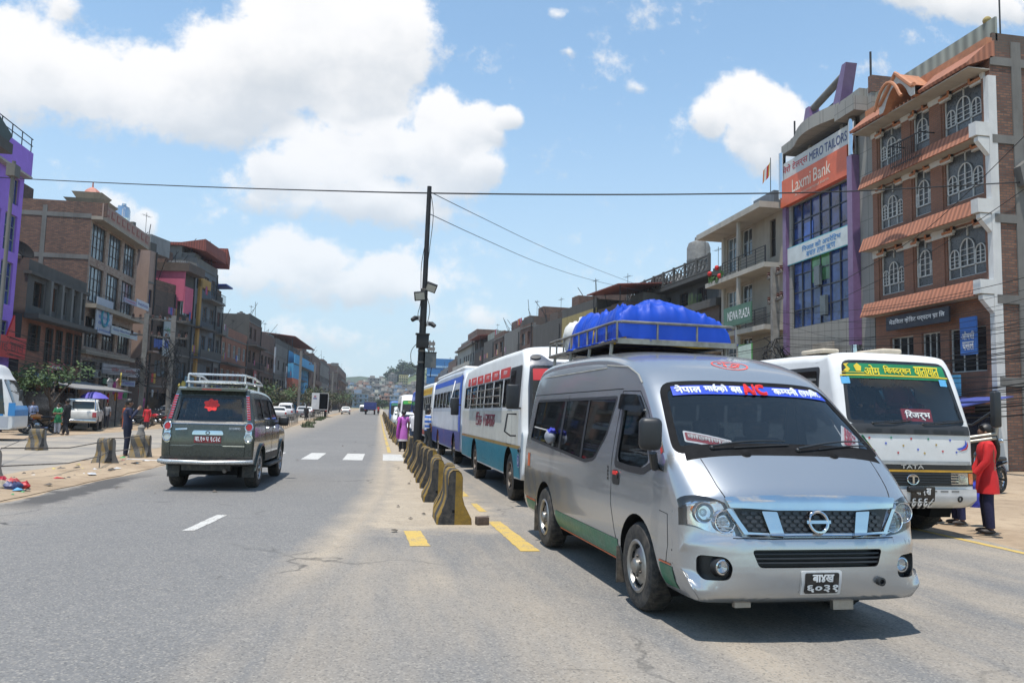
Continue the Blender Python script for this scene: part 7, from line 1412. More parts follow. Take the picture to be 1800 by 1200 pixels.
for k in range(120): a, r_ = random.random()*6.28, random.random()**.5; b.add([(12.8+.9*r_*math.cos(a)+u, -.6+.5*r_*math.sin(a), 10.5+random.uniform(-1.2, 1.0)+v) for u, v in ((0, 0), (.25, .08), (.12, .3))], [(0, 1, 2)], mat((.07, .10, .035), .8))
h.loose(b, 'creeper', 'green creeper hanging from the dark terrace house wall', 'creeper')
# ---- generic street houses
CURT = [mat((.12, .04, .04), .5, 0, .4, 3), mat((.20, .18, .13), .5, 0, .4, 3), mat((.03, .07, .14), .5, 0, .4, 3)]
def street_house(side, ya, yb, xa, xb, H, wm, sm, label, seed, fl=3.0, bay=2.0, fr=FRD, pane=PANED, balc=.5, roof=None, tanks=0, lod=1, depth=11, name='row_house', group=None, shop=True):
	rg = random.Random(seed); h = House(side, ya, yb, xa, xb, name, label, group, gz((ya+yb)/2)); L = h.W; n = max(1, int(L/bay)); nf = max(1, int(H/fl)); w = L/n
	for f in range(1 if shop else 0, nf):
		for k in range(n):
			if rg.random() < .88:
				x = k*w+w*.2; h.window(round(x, 1), round(x+w*.6, 1), f*fl+.8+.1, f*fl+2.45, fr, rg.choice([pane, pane, PANED, PANEL_, CURT[rg.randrange(3)]]), 2 if w < 2.4 else 3, 2 if lod else 1, t=.06)
	ops = list(h.op)
	if shop: ops += [(k*w+.12, (k+1)*w-.12, .1, 2.5) for k in range(n)]
	h.wall(H, depth, wm, sm, ops=ops, rev=.25)
	b = MB()
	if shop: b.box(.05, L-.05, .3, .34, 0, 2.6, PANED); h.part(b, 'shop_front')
	for f in range(1, nf+1):
		z = f*fl+.12
		if rg.random() < balc and f < nf:
			o = rg.uniform(.7, 1.1); a = rg.choice([0, 0, L*.3]); c = rg.choice([L, L, L*.75]); h.slab(z, .16, o, a, c, rg.choice([CONCW, CONCD, wm]))
			if rg.random() < .75: h.rail(z, o-.04, a, c, .9, max(4, int((c-a)/(.22 if lod else .5))), solid=rg.choice([None, None, wm, CONCD]))
		elif lod: b = MB(); b.box(-.03, L+.03, -.08, -.002, z-.14, z+.02, CONCW); h.part(b, 'floor_band')
	if sm in (BRICK, BRICKD, BRICKR): h.frame(H, depth, [f*fl for f in range(1, nf+1)], 0 if side < 0 else L, CONCW, (.1, depth*.45))
	b = MB(); ph = rg.uniform(.5, 1.0); b.box(0, L, 0, .15, H, H+ph, rg.choice([wm, sm, CONCD])); xe = 0 if side < 0 else L-.15; b.box(xe, xe+.15, .15, depth, H, H+ph*.9, sm); h.part(b, 'parapet')
	if rg.random() < .75: b = MB(); a = rg.uniform(0, L*.5); b.box(a, a+L*.4, 2, 5.5, H, H+rg.uniform(1.8, 2.8), rg.choice([BRICK, CONCW, wm])); h.part(b, 'stair_head')
	if roof: b = MB(); b.prism([(-1.0, H+2.3), (5, H+2.9), (5, H+3.0), (-1.0, H+2.4)], -.4, L+.4, roof, 'x'); b.tube([(.2, -.5, H), (.2, -.5, H+2.4)], .05, IRON); b.tube([(L-.2, -.5, H), (L-.2, -.5, H+2.4)], .05, IRON); h.part(b, 'sheet_roof')
	for k in range(tanks): h.tank(L*(.25+.2*k), 1.5+k, H, 'black water tank on the roof of the %s' % ' '.join(label.split()[:7]), r=.6, h=1.3, group='water tanks on the row of roofs' if tanks > 1 else None)
	if rg.random() < .8: h.antenna(L*.7, 1.0, H+ph, rg.uniform(1.5, 3))
	for k in range(3): x = rg.uniform(.3, L-.3); b = MB(); b.tube([(x, rg.uniform(0, 3), H), (x+rg.uniform(-.2, .2), .5, H+rg.uniform(1.2, 3.4))], .035, IRON, 4); h.part(b, 'roof_pole')
	if rg.random() < .7: b = MB(); x = rg.uniform(0, L*.6); b.box(x, x+rg.uniform(1.5, 3), .3, 2.5, H, H+rg.uniform(1, 2.2), rg.choice([BRICK, BRICKD, SHEETG, CONCW])); h.part(b, 'roof_hut')
	b = MB(); b.tube([(L*.97, -.1, .2), (L*.97, -.1, H)], .06, IRON, 5); h.part(b, 'drain_pipe')
	for k in range(rg.randrange(1, 4)):
		f = rg.randrange(1, nf+1) if nf > 1 else 1; x = rg.uniform(.3, L-1.4); b = MB()
		for q in range(rg.randrange(2, 5)): b.box(x+q*.32, x+q*.32+.27, -.82, -.79, f*fl+rg.uniform(.3, .6), f*fl+1.15, mat(rg.choice([(.4, .05, .05), (.45, .45, .42), (.06, .1, .3), (.4, .28, .05), (.25, .08, .2)]), .85))
		h.part(b, 'laundry')
	return h
TE = [(48, 22), (62, 21.2), (77, 19.3), (99, 17.3), (125, 16.3), (160, 15.2), (260, 14.5)]; TW = [(60, -21), (70, -20.8), (77, -18.6), (84, -17.7), (100, -16.8), (130, -15.6), (158, -14.6), (260, -13)]
XE = lambda y: lerp_table(TE, y); XW = lambda y: lerp_table(TW, y)
def yat(px, fX, py=640):
	lo, hi = 30, 420
	for _ in range(40):
		m_ = (lo+hi)/2; X = fX(m_); dd = Vector((X, m_, 5))-Vector((0, 0, CAMZ)); x_ = 900+FPX*dd.dot(cr2)/dd.dot(cf)
		if (x_ > px) == (fX(60) > 0): lo = m_
		else: hi = m_
	return (lo+hi)/2
def hat(px, py, y, fX): return atX(px, py, fX(y)).z-gz(y)
east = [(1100, 1048, 556, CONCW, BRICKD, 'grey house with red tin porch seen over the teal bus', 0), (1048, 985, 550, YELW, CONCD, 'yellow and grey house with plants on its balcony', 1), (985, 934, 578, CONCD, BRICKD, 'dark concrete house with many poles on its roof', 2), (934, 912, 572, BRICK, BRICKD, 'narrow brick house hung with an orange cloth', 0),
	(912, 884, 590, CONCW, BRICK, 'long grey house with brick upper storey', 1), (884, 866, 596, BRICK, BRICK, 'brick house with a rusty rooftop hut behind the blue bus', 0), (866, 848, 606, CONCD, BRICKD, 'dark brick house with white sheeting on its roof', 0), (848, 832, 620, BRICKD, CONCD, 'brick house with green tin roof before the slim tower house', 0), (832, 802, 613, CREAMW, BRICK, 'slim pale tower house with stacked balconies', 1), (802, 786, 640, BRICK, BRICKD, 'brick house just past the slim pale tower', 0), (786, 772, 655, GREYB, GREYB, 'blue grey block at the far end of the bus queue', 0), (772, 760, 668, BRICKD, CONCD, 'last dim brick row of the east side', 0)]
east = [(yat(a, XE)+.1, yat(c, XE)-.1, hat((a+c)/2, t, (yat(a, XE)+yat(c, XE))/2, XE), *r) for a, c, t, *r in east]
for i, (ya, yb, H, wm, sm, lab, tk) in enumerate(east):
	hh = street_house(1, ya, yb, XE(ya), XE(yb), H, wm, sm, lab, 100+i, bay=2.6 if ya < 150 else 3.6, tanks=tk, lod=1 if ya < 110 else 0, balc=.75, roof=ROOFR if i in (0, 7) else None, depth=9)
	if i == 8: b = MB(); H0 = H; b.box(1, hh.W-1, .5, 6, H0, H0+1.6, CONCW); b.box(hh.W*.3, hh.W*.8, 1, 5, H0+1.6, H0+3.0, BRICK); b.box(-.3, hh.W+.3, -.6, 6.5, H0-.1, H0+.15, CONCW); hh.part(b, 'tower_top')
	if i == 6: b = MB(); b.box(.5, hh.W-.5, .5, 3, H, H+1.8, SHEET); hh.part(b, 'sheet_wall')
# ---- west row
h = House(-1, 43.5, 48.5, -20.8, -20.8, 'purple_house', 'bright purple house with gridded blue windows and red shop board'); L = h.W
for (z0, z1) in ((4.3, 6.0), (6.9, 9.3), (9.9, 12.0)): h.window(3.1 if z0 < 10 else 3.6, 4.55, z0, z1, mat((.26, .3, .28), .5), PANEB, 3, 3)
h.window(3.7, 4.5, 12.6, 14.1, mat((.30, .24, .22), .5), PANEB, 2, 1); h.window(1.0, 2.6, 9.9, 12.0, FRW, PANEB, 3, 3); h.window(1.0, 2.6, 6.9, 9.3, FRW, PANEB, 3, 3)
h.wall(15.6, 10, PURPLE, PURPLE); b = MB(); b.box(-.1, L+.03, -.35, -.002, 14.5, 15.9, PURPLE); b.box(-.1, L+.06, -.4, .1, 14.38, 14.5, CREAMW); h.part(b, 'parapet'); b = MB(); b.box(0, L, -.3, -.26, 16.7, 16.74, IRON); b.box(0, L, -.3, -.26, 16.3, 16.34, IRON)
for k in range(5): b.box(k*1.2, k*1.2+.05, -.3, -.26, 15.9, 16.74, IRON)
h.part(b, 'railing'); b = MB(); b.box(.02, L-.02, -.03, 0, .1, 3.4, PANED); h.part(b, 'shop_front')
h.sign((.3, L+.6, 3.9, 5.1), (.52, .025, .02), 'bright red board with pointed top on the purple house', [('भाइ छाप', .3, .95, .25, .7, (.2, .02, .02))], y=-.5); b = MB(); b.prism([(3.2, 5.1), (4.1, 5.1), (3.9, 6.3)], -.6, -.5, mat((.52, .025, .02), .5), 'y'); h.part(b, 'pointed_sign_top'); h.sign((2.5, 4.4, 2.5, 3.2), (.02, .02, .025), 'small black board with white digits below the red one', [('123', .3, .9, .2, .8)], y=-.4)
c0 = h.at(10, 450, -2.4)[0]; t0 = h.at(25, 255, -3.1); t1 = h.at(2, 200, -3.1); b = MB(); b.tube([(c0, -2.4, 0), (c0, -2.4, t0[1]-.3)], .09, CONCW, 12); b.prism([(-6, t0[1]), (t0[0]-.35, t0[1]), (t0[0], t0[1]+.45), (t1[0], t1[1]), (t1[0]-3, t1[1]+3), (-6, t1[1]+3)], -3.0, -1.8, mat((.03, .05, .045), .6, 0, .2, 3), 'y'); b.box(-6, t0[0]-.1, -3.1, -1.7, t0[1]-.5, t0[1]-.01, CONCD); b.box(c0-.3, c0+.3, -2.6, -2.2, t0[1]-1.1, t0[1]-.5, CONCW); tag(b.build('porch_tower', None, h.o, (0, 0, h.rz)), 'dark pointed roof on a white post before the purple house', 'porch')
h = House(-1, 50.2, 59.3, -21, -20.9, 'brick_house', 'three storey brick house with blackened concrete top storey'); L = h.W
for x0, x1 in ((.9, 2.3), (3.3, 4.2), (4.9, 5.7), (6.5, 7.3), (7.9, 8.9)):
	h.window(x0, x1, 7.3, 8.8, FRD, PANED, 2, 2); h.window(x0, x1, 4.05 if x0 > 1 else 4.6, 6.2, FRD, PANED, 2, 3); h.window(x0, x1, 1.6 if x1 > 7.5 else 2.0, 3.4, FRD, PANED, 2, 2)
h.wall(6.7, 9, BRICKR, CONCD, roof=False); b = MB()
h.wall(10.0, 9, CONCD, BRICKD, z0=6.7, y0=-.12, name='upper_wall'); b = MB(); b.box(-.15, L+.3, -.95, -.12, 6.45, 6.75, CONCD); b.box(-.1, L+.1, -.35, .1, 9.1, 9.3, CONCD)
for x in (2.8, 4.55, 6.1, 7.6): b.box(x-.15, x+.15, -.4, -.12, 6.75, 9.1, CONCW)
h.part(b, 'concrete_trim')
b = MB(); T = Matrix.Translation((.5, .5, 10.6)) @ Matrix.Rotation(R(50), 4, 'X') @ Matrix.Rotation(R(-20), 4, 'Y'); b.lathe([(0, -.18), (.3, -.15), (.55, -.05), (.68, .06), (.66, .07), (.3, -.1), (0, -.13)], MATTE, 20, T); b.tube([(.5, .5, 10.0), (.5, .5, 10.6)], .04, IRON); h.loose(b, 'satellite_dish', 'black satellite dish on the concrete topped brick house', 'dish')
h.sign(h.rect(77, 635, 104, 674), (.5, .10, .13), 'red and pink shop banner on the brick house', [('मासु', .2, .8, .6, .85), ('यहाँ', .2, .8, .2, .45)], y=-.2); h.sign(h.rect(52, 655, 76, 676), (.22, .32, .42), 'pale blue photo banner beside the red and pink one', [('फोटो', .1, .9, .3, .7, (.1, .1, .3))], y=-.2)
b = MB(); b.prism([(-3.2, 2.35), (0, 3.0), (0, 3.06), (-3.2, 2.42)], .2, L+1.5, SHEETG, 'x')
for k in range(5): b.tube([(.5+k*2.4, -3.1, 0), (.5+k*2.4, -3.1, 2.35)], .04, IRON)
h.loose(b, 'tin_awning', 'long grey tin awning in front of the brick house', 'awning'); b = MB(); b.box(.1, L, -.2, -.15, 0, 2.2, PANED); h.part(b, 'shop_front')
h = House(-1, 59.8, 70.3, -21, -20.8, 'tall_brick_house', 'tall brick house with tiled front, big windows and small pagoda on its roof'); L = h.W
for z0, z1 in ((12.1, 14.6), (8.9, 11.5), (5.6, 7.8), (2.9, 4.6)):
	for k in range(3): x = .35+k*3.4; h.window(x, x+2.75, z0, z1, FRD, PANEL_ if z0 > 8 else PANE, 4, 3)
h.wall(15.0, 10, TILEB, BRICK); h.frame(15.6, 10, [3, 6, 9, 12, 15.0], 0, CONCW, (3.0, 8.6)); b = MB(); b.box(-.05, L+.3, -.8, 0, 14.75, 15.0, BEIGE); b.box(-.05, L+.3, -.8, -.7, 15.0, 15.95, PEACH)
for k in range(9): x = .4+k*1.15; b.box(x, x+.7, -.83, -.8, 15.2, 15.75, mat((.28, .10, .08), .7)); b.box(x+.12, x+.58, -.85, -.83, 15.3, 15.65, PEACH)
b.box(0, .15, -1, 10, 15.0, 16.0, BRICK); h.part(b, 'parapet')
for z in (8.5, 5.2): b = MB(); b.box(-.05, L+.2, -.8 if z > 8 else -.35, 0, z-.15, z+.15, BEIGE); h.part(b, 'floor_band')
b = MB(); cx, cz = 4.6, 16.0; b.box(cx-.9, cx+.9, .9, 2.7, 15.0, 17.0, BEIGE)
for s_, z in ((1.5, 16.9), (1.1, 17.5)): b.add([(cx-s_, 1.8-s_, z+.15), (cx+s_, 1.8-s_, z+.15), (cx+s_, 1.8+s_, z+.15), (cx-s_, 1.8+s_, z+.15), (cx-s_*.7, 1.8-s_*.7, z-.4), (cx+s_*.7, 1.8-s_*.7, z-.4), (cx+s_*.7, 1.8+s_*.7, z-.4), (cx-s_*.7, 1.8+s_*.7, z-.4)], [(0, 1, 2, 3), (0, 4, 5, 1), (1, 5, 6, 2), (2, 6, 7, 3), (3, 7, 4, 0)], BEIGE)
b.lathe([(.8, 17.2), (.75, 17.6), (.5, 18.0), (.25, 18.2), (.07, 18.3), (.05, 18.7), (0, 18.75)], mat((.45, .18, .13), .6), 8, Matrix.Translation((cx, 1.8, 0)), smooth=False); h.part(b, 'roof_pagoda')
b = MB(); b.box(.5, 3.6, 5.6, 8.6, 15.0, 17.6, BRICK); b.box(.45, .5, 6.2, 7.8, 15.6, 16.8, PANED); h.part(b, 'stair_head'); h.tank(2.0, 7.2, 17.6, 'black water tank above the tall brick house stair head', r=.9, h=1.3)
h.sign(h.rect(157, 520, 181, 590), (.33, .36, .42), 'tall grey bank board with blue green ring on the brick house', [('Galaxy', .1, .9, .58, .66, (.05, .12, .35)), ('Bikas', .15, .85, .42, .50, (.05, .12, .35)), ('Bank', .15, .85, .25, .33, (.05, .12, .35)), ('Limited', .1, .9, .06, .14, (.05, .12, .35))], y=-.5)
r = h.rect(157, 520, 181, 590); b = MB(); ring(b, flat((0, -.6, 0), (1, 0, 0), (0, 0, 1)), (r[0]+r[1])/2, r[3]-.42*(r[1]-r[0]), .20*(r[1]-r[0]), mat((.03, .22, .30), .5), .10, .0); tag(b.build('ring_emblem', None, h.o, (0, 0, h.rz)), 'blue green ring emblem on the tall grey bank board', 'emblem')
h.sign(h.rect(180, 571, 226, 598), (.38, .42, .44), 'grey green bank banner above the row of air conditioners', [('Galaxy Bikas Bank Limited', .05, .95, .42, .75, (.05, .1, .3)), ('Naya Bazar', .3, .7, .14, .3, (.1, .3, .15))], y=-.6); h.sign(h.rect(162, 637, 229, 664), (.33, .33, .36), 'long grey board above the green shop board', [('क^ेिडट तथा वाणिज्य', .2, .85, .25, .75, (.35, .05, .06))], y=-.7); h.sign(h.rect(158, 664, 188, 676), (.03, .20, .09), 'dark green shop board under the long grey one', [('Collection', .15, .9, .25, .8)], y=-.9); h.sign(h.rect(189, 666, 215, 679), (.25, .32, .42), 'pale blue shop board right after the dark green one', [('Fashion', .15, .9, .25, .8, (.1, .1, .4))], y=-.9); h.sign(h.rect(196, 521, 218, 538), (.25, .25, .36), 'lilac banner hung below the third floor windows', [('Computer', .1, .9, .3, .7, (.4, .05, .1))], y=-.9); h.sign(h.rect(219, 524, 240, 546), (.45, .48, .54), 'white banner next to the lilac one', [('Institute', .1, .9, .3, .7, (.1, .1, .3))], y=-.9)
random.seed(31)
ac0 = None
for k in range(5):
	if not ac0:
		b = MB(); b.box(0, .8, -.35, 0, 0, .6, mat((.45, .44, .41), .6, 0, .1, 4, dirt=.3), None, .02); ac0 = tag(b.build('air_conditioner', None, h.M @ Vector((2.2, -.1, 3.4)), (0, 0, h.rz)), 'grey air conditioner box on the tiled front of the tall brick house', 'air conditioner', 'air conditioners on the tall brick house'); b = MB(); b.lathe([(.22, -.36), (.24, -.37), (.2, -.365), (0, -.36)], IRON, 16, Matrix.Translation((.3, 0, .3)) @ Matrix.Rotation(R(90), 4, 'X') @ Matrix.Translation((0, 0, .72))); b.build('fan_guard', ac0)
	else: dup(ac0, h.M @ Vector((2.2+k*1.5, -.1, 3.35+.15*(k % 2))))
west = [(249, 262, 432, PEACH, PEACH, 'narrow peach house with blue windows beside the tall brick house', 1, FRD, PANEB, None), (263, 301, 508, BRICKD, BRICK, 'brick house with a tall printed banner before the pink screened one', 0, FRD, PANED, None), (303, 332, 474, CONCD, PINKW, 'balconied house with a bright pink side wall', 0, FRD, PANED, None), (333, 372, 462, GREYB, CONCW, 'grey house with ochre frame and projecting red roof', 0, FRB, PANEL_, None), (373, 384, 525, CONCW, BRICK, 'brick house with blue sheet roof', 0, FRD, PANED, None), (385, 431, 588, BRICKR, CONCW, 'long terrace house with open balconies and bare side wall', 0, FRW, PANE, None), (432, 454, 565, BRICK, CONCD, 'brick house bristling with aerials on the west row', 1, FRD, PANED, None), (455, 479, 595, BRICK, BRICKD, 'house with orange brick terrace before the blue and coral house', 0, FRD, PANED, None), (480, 503, 606, CONCW, CONCD, 'grey shuttered house before the blue and coral house', 1, FRD, PANED, None), (504, 541, 622, BLUEW, CONCD, 'sky blue and coral painted house with red tiled roof', 0, FRW, PANED, ROOFR),
	(542, 559, 628, BRICK, BRICKD, 'brick house right after the blue and coral one', 1, FRD, PANED, None), (560, 577, 640, CONCW, BRICK, 'pale house half way to the far end of the west row', 0, FRD, PANED, None), (578, 592, 650, BRICKD, BRICK, 'dim brown house near the far end of the west row', 0, FRD, PANED, None), (593, 606, 650, BRICK, BRICKD, 'last brick house closing the west row', 0, FRD, PANED, None)]
west = [(yat(a, XW)+.1, yat(c, XW)-.1, hat((a+c)/2, t, (yat(a, XW)+yat(c, XW))/2, XW), *r) for a, c, t, *r in west]
for i, (ya, yb, H, wm, sm, lab, tk, fr, pn, rf) in enumerate(west):
	hh = street_house(-1, ya, yb, XW(ya), XW(yb), H, wm, sm, lab, 200+i, bay=2.2 if ya < 150 else 3.2, tanks=tk, lod=1 if ya < 130 else 0, balc=.6, fr=fr, pane=pn, roof=rf, depth=10); L = hh.W
	if i == 0:
		b = MB(); b.box(.3, L-.2, 2, 6, H, H+2.0, CONCW); hh.part(b, 'stair_tower')
		for k in range(3): hh.tank(L*.3+.6*k, 3.0+.8*k, H+2.0, 'shiny steel water tank in the cluster above the peach house', CHROME, .55, 2.2, 'steel tanks above the peach house')
	if i == 1: hh.sign((L*.35, L*.75, H*.5, H*.8), (.30, .34, .36), 'tall printed banner with green and red stripes on the brick house', [('College', .1, .9, .6, .75, (.05, .2, .1)), ('+2', .3, .7, .3, .5, (.4, .04, .05))], y=-.3)
	if i == 2: b = MB(); b.box(-.15, .02, -.6, 9, H*.80, H*1.0, PINKW); b.box(-.1, L*.5, -.7, -.6, H*.72, H*.9, PINKW); b.box(-.3, L, -1.0, 9.2, H, H+.8, BRICKD); hh.part(b, 'pink_screen')
	if i == 3:
		b = MB(); b.box(L*.12, L*.20, -.25, 0, 2.6, H*.9, OCHRE); b.box(L*.12, L*.6, -.25, 0, H*.86, H*.92, OCHRE); b.box(L*.12, L*.6, -.25, 0, 2.4, 3.0, OCHRE); hh.part(b, 'ochre_frame')
		b = MB(); b.box(0, L, 1.5, 6, H, H+1.8, CONCW); b.prism([(-.9, H+1.5), (-.85, H+1.2), (1.5, H+1.7), (7, H+1.7), (7, H+1.9), (1.5, H+2.0), (-.8, H+2.4)], -.3, L+.3, ROOFR, 'x'); b.prism([(L-.2, H+1.3), (L+.7, H+.8), (L+.8, H+2.0), (L-.2, H+2.9)], -1.0, 5, ROOFR, 'y'); hh.part(b, 'red_roof')
	if i == 4: b = MB(); b.prism([(-1, H+1.6), (8, H+1.2), (8, H+1.3), (-1, H+1.75)], -.5, L, mat((.02, .06, .3), .6), 'x'); b.box(0, L, .2, 8, H, H+1.3, BRICK); hh.part(b, 'blue_roof')
	if i == 9:
		z1, z2, z3 = H*.30, H*.56, H*.80; b = MB(); b.box(-.1, L*.35, -.9, -.002, z2, z3, BLUEW); b.box(-.1, L*.35, -.92, -.002, z1, z2, CORAL); b.box(-.12, L+.1, -1.1, -.95, z3, z3+1.5, BLUEW); b.box(-.1, L, -1, 0, z3-.1, z3+.05, CONCW); hh.part(b, 'painted_bay'); b = MB(); b.box(-.06, -.002, 0, 3.4, z2, z3, BLUEW); b.box(-.06, -.002, 0, 3.4, z1, z2, CORAL); b.box(-.06, -.002, 0, 3.4, 0, z1, BLUEW); hh.part(b, 'painted_return')
SHOPC = [(.35, .05, .06), (.05, .12, .35), (.05, .25, .12), (.4, .4, .42), (.4, .25, .04), (.3, .33, .4), (.02, .02, .03)]
rg = random.Random(77)
for i, (y, z, w_, hh_, lab) in enumerate([(77.5, 3.3, 3.6, 1.0, 'light blue board over the brick house shop'), (82, 3.0, 2.6, .9, 'white board with red edge over a dark doorway'), (87, 3.4, 3.4, 1.0, 'deep blue hoarding below the grey house'), (91.5, 3.2, 2.2, 1.1, 'orange board next to the deep blue hoarding'), (97, 3.4, 3.4, 1.2, 'red board under the blue roofed house'), (105, 4.2, 2.0, 2.4, 'square red banner on the long terrace house'), (108, 3.0, 3.0, 1.0, 'cream board on the long terrace house'), (119.5, 6.8, 1.2, 3.8, 'tall white vertical board on the house with aerials'), (131, 4.8, 1.2, 3.6, 'slim pale vertical board on the orange brick terrace'), (133.5, 3.9, 2.0, 1.2, 'pink square board on the orange brick terrace')]):
	x = XW(y); b = MB(); c = SHOPC[(i*3+1) % 7] if 'red' not in lab and 'white' not in lab and 'pale' not in lab else ((.40, .04, .05) if 'red b' in lab else (.45, .45, .47)); c = {'light': (.2, .38, .5), 'deep': (.04, .08, .35), 'orang': (.5, .2, .04), 'cream': (.45, .42, .3), 'pink': (.5, .2, .22)}.get(lab.split()[0][:5], c)
	f = flat((x+.62, y, z), (0, 1, 0), (0, 0, 1)); b.box(x+.5, x+.6, y, y+w_, z, z+hh_, mat(c, .55, 0, .1, 3, dirt=.15)); text(b, rg.choice(['पसल', 'बजार', 'होटल', 'सेवा']), mat((.6, .6, .58) if sum(c) < .8 else (.25, .04, .05), .5), f, w_*.15, w_*.85, hh_*.3, hh_*.7, .02); tag(b.build('signboard'), lab, 'sign')
# ------------------------------------------------------------------ people
SKINC = mat((.21, .105, .06), .55, 0, .1, 8); HAIR = mat((.010, .008, .007), .5, 0, .2, 12); SHOE = mat((.03, .022, .018), .6, 0, .2, 9)
def skin_mesh(verts, edges, radii, m, name, parent, sub=2):
	me = bpy.data.meshes.new('figure'); me.from_pydata([tuple(v) for v in verts], edges, []); o = bpy.data.objects.new('figure', me); COL.objects.link(o)
	md = o.modifiers.new('skin', 'SKIN'); md.use_smooth_shade = True; sv = me.skin_vertices[0].data
	for i, r in enumerate(radii): sv[i].radius = (r, r) if not isinstance(r, tuple) else r
	sv[0].use_root = True; o.modifiers.new('sub', 'SUBSURF').levels = sub; o.modifiers['sub'].render_levels = sub
	bpy.context.view_layer.update(); ev = o.evaluated_get(bpy.context.evaluated_depsgraph_get()); m2 = bpy.data.meshes.new_from_object(ev); bpy.data.objects.remove(o); m2.materials.clear(); m2.materials.append(m)
	for p in m2.polygons: p.use_smooth = True
	r = bpy.data.objects.new(name, m2); COL.objects.link(r); r.parent = parent; return r
def loft(b, secs, m, n=20, fold=0.0, seed=0, cap=True):
	"""stacked ellipses (x, y, z, rx, ry) as one garment"""
	vs = []
	for k, (x, y, z, rx, ry) in enumerate(secs):
		for j in range(n):
			a = 2*math.pi*j/n; f = 1+fold*(k/len(secs))*math.sin(a*7+seed+.4*k)+.02*mn.noise((math.cos(a)*2, math.sin(a)*2, z*6+seed)); vs.append((x+rx*f*math.cos(a), y+ry*f*math.sin(a), z))
	fs = [(k*n+j, k*n+(j+1) % n, (k+1)*n+(j+1) % n, (k+1)*n+j) for k in range(len(secs)-1) for j in range(n)]
	if cap: fs += [tuple(range(n-1, -1, -1)), tuple(range((len(secs)-1)*n, len(secs)*n))]
	b.add(vs, fs, m, True)
def person(label, x, y, rz, h=1.65, top=(.3, .3, .3), low=(.03, .03, .04), style='shirt', arms=None, legs=None, hair='short', z=0.0, hem=None, sleeve=.5, stripe=None, sit=False, group=None, scarf=None, lean=0.0, hands=True, head_turn=0.0):
	root = thing('person', label, 'person', (x, y, z), rz, group); s = h; V, E, Rr = [], [], []
	def add(p, r, par=None): V.append(Vector(p)*s); Rr.append(r*s); (E.append((par, len(V)-1)) if par is not None else None); return len(V)-1
	yl = lambda zz: lean*max(0, zz-.5)
	pel = add((0, 0, .52), (.078, .060)[0]); sp = add((0, yl(.62), .62), .070, pel); ch = add((0, yl(.74), .74), .082, sp); nk = add((0, yl(.825), .825), .030, ch); nk2 = add((0, yl(.86)+.004, .862), .030, nk); hd = add((0, yl(.9)+.012, .905), .052, nk2); ht = add((0, yl(.95)+.006, .955), .048, hd)
	ct, st_ = math.cos(head_turn), math.sin(head_turn); add((st_*-.052, yl(.9)+.012+ct*.056, .902), .010, hd)
	arms = arms or {1: [(.135, .0, .64), (.145, .04, .50)], -1: [(-.135, .0, .64), (-.145, .04, .50)]}; legs = legs or {1: [(.052, .01, .285), (.055, -.005, .045)], -1: [(-.052, .01, .285), (-.055, -.005, .045)]}; J = {}
	for sg in (1, -1):
		sh = add((sg*.100, yl(.79), .79), .036, ch); el = add(arms[sg][0], .025, sh); wr = add(arms[sg][1], .017, el); d = (Vector(arms[sg][1])-Vector(arms[sg][0])).normalized(); pm = add(Vector(arms[sg][1])+d*.035, .020, wr)
		J[sg] = (Vector((sg*.100, yl(.79), .79)), Vector(arms[sg][0]), Vector(arms[sg][1]))
		if hands:
			sd_ = d.cross(Vector((1, 0, 0))).normalized() if abs(d.x) < .9 else Vector((0, 1, 0)); pal = Vector((-sg, 0, 0))
			for k, (o, ln) in enumerate(((-.018, .036), (-.006, .044), (.006, .041), (.017, .032))):
				a = add(Vector(arms[sg][1])+d*(.05)+sd_*o, .0058, pm); c = add(Vector(arms[sg][1])+d*(.05+ln*.6)+sd_*o+pal*.006, .0052, a); add(Vector(arms[sg][1])+d*(.05+ln)+sd_*o+pal*.016, .0045, c)
			t = add(Vector(arms[sg][1])+d*.02+sd_*.028+pal*.004, .0062, pm); add(Vector(arms[sg][1])+d*.045+sd_*.036+pal*.012, .0052, t)
		hp = add((sg*.050, 0, .50), .062, pel); kn = add(legs[sg][0], .036, hp); an = add(legs[sg][1], .024, kn); J['l%d' % sg] = (Vector((sg*.05, 0, .50)), Vector(legs[sg][0]), Vector(legs[sg][1]))
		f = Vector(legs[sg][1]); hl = add((f.x, f.y-.018, max(.018, f.z-.022)), .020, an); add((f.x+sg*.008, f.y+.085, max(.014, f.z-.03)), .017, hl)
	body = skin_mesh(V, E, Rr, SKINC, 'body', root)
	# face: eyes, brows, lips, ears
	b = MB(); c = Vector((0, yl(.9)+.012, .905))*s; Rz = Matrix.Translation(c) @ Matrix.Rotation(head_turn, 4, 'Z')
	for sg in (1, -1): b.ball((sg*.020*s, .047*s, .008*s), (.007*s, .004*s, .0045*s), mat((.6, .58, .55), .3), 8, Rz); b.ball((sg*.020*s, .0505*s, .008*s), .0032*s, HAIR, 6, Rz); b.box(sg*.020*s-.009*s, sg*.020*s+.009*s, .046*s, .051*s, .017*s, .0205*s, HAIR, Rz); b.ball((sg*.054*s, .0, .0), (.007*s, .013*s, .017*s), SKINC, 8, Rz)
	b.ball((0, .047*s, -.026*s), (.013*s, .005*s, .004*s), mat((.20, .06, .05), .5), 8, Rz); b.build('face', root)
	b = MB(); hc = Vector((0, yl(.92)-.004, .928))*s
	k0 = len(b.v); b.ball((0, 0, 0), 1, HAIR, 18); b.v[k0:] = [tuple(Rz @ Vector((p[0]*.061*s, (p[1]*.068-.010-.012*max(0, p[1]))*s, (p[2]*.062+.026+(.030 if p[1] > .35 and p[2] < .35 else 0)*(1 if p[1] > .35 else 0))*s))) for p in b.v[k0:]]
	if hair == 'bun': b.ball((hc.x, hc.y-.062*s, hc.z-.005*s), .035*s, HAIR, 12)
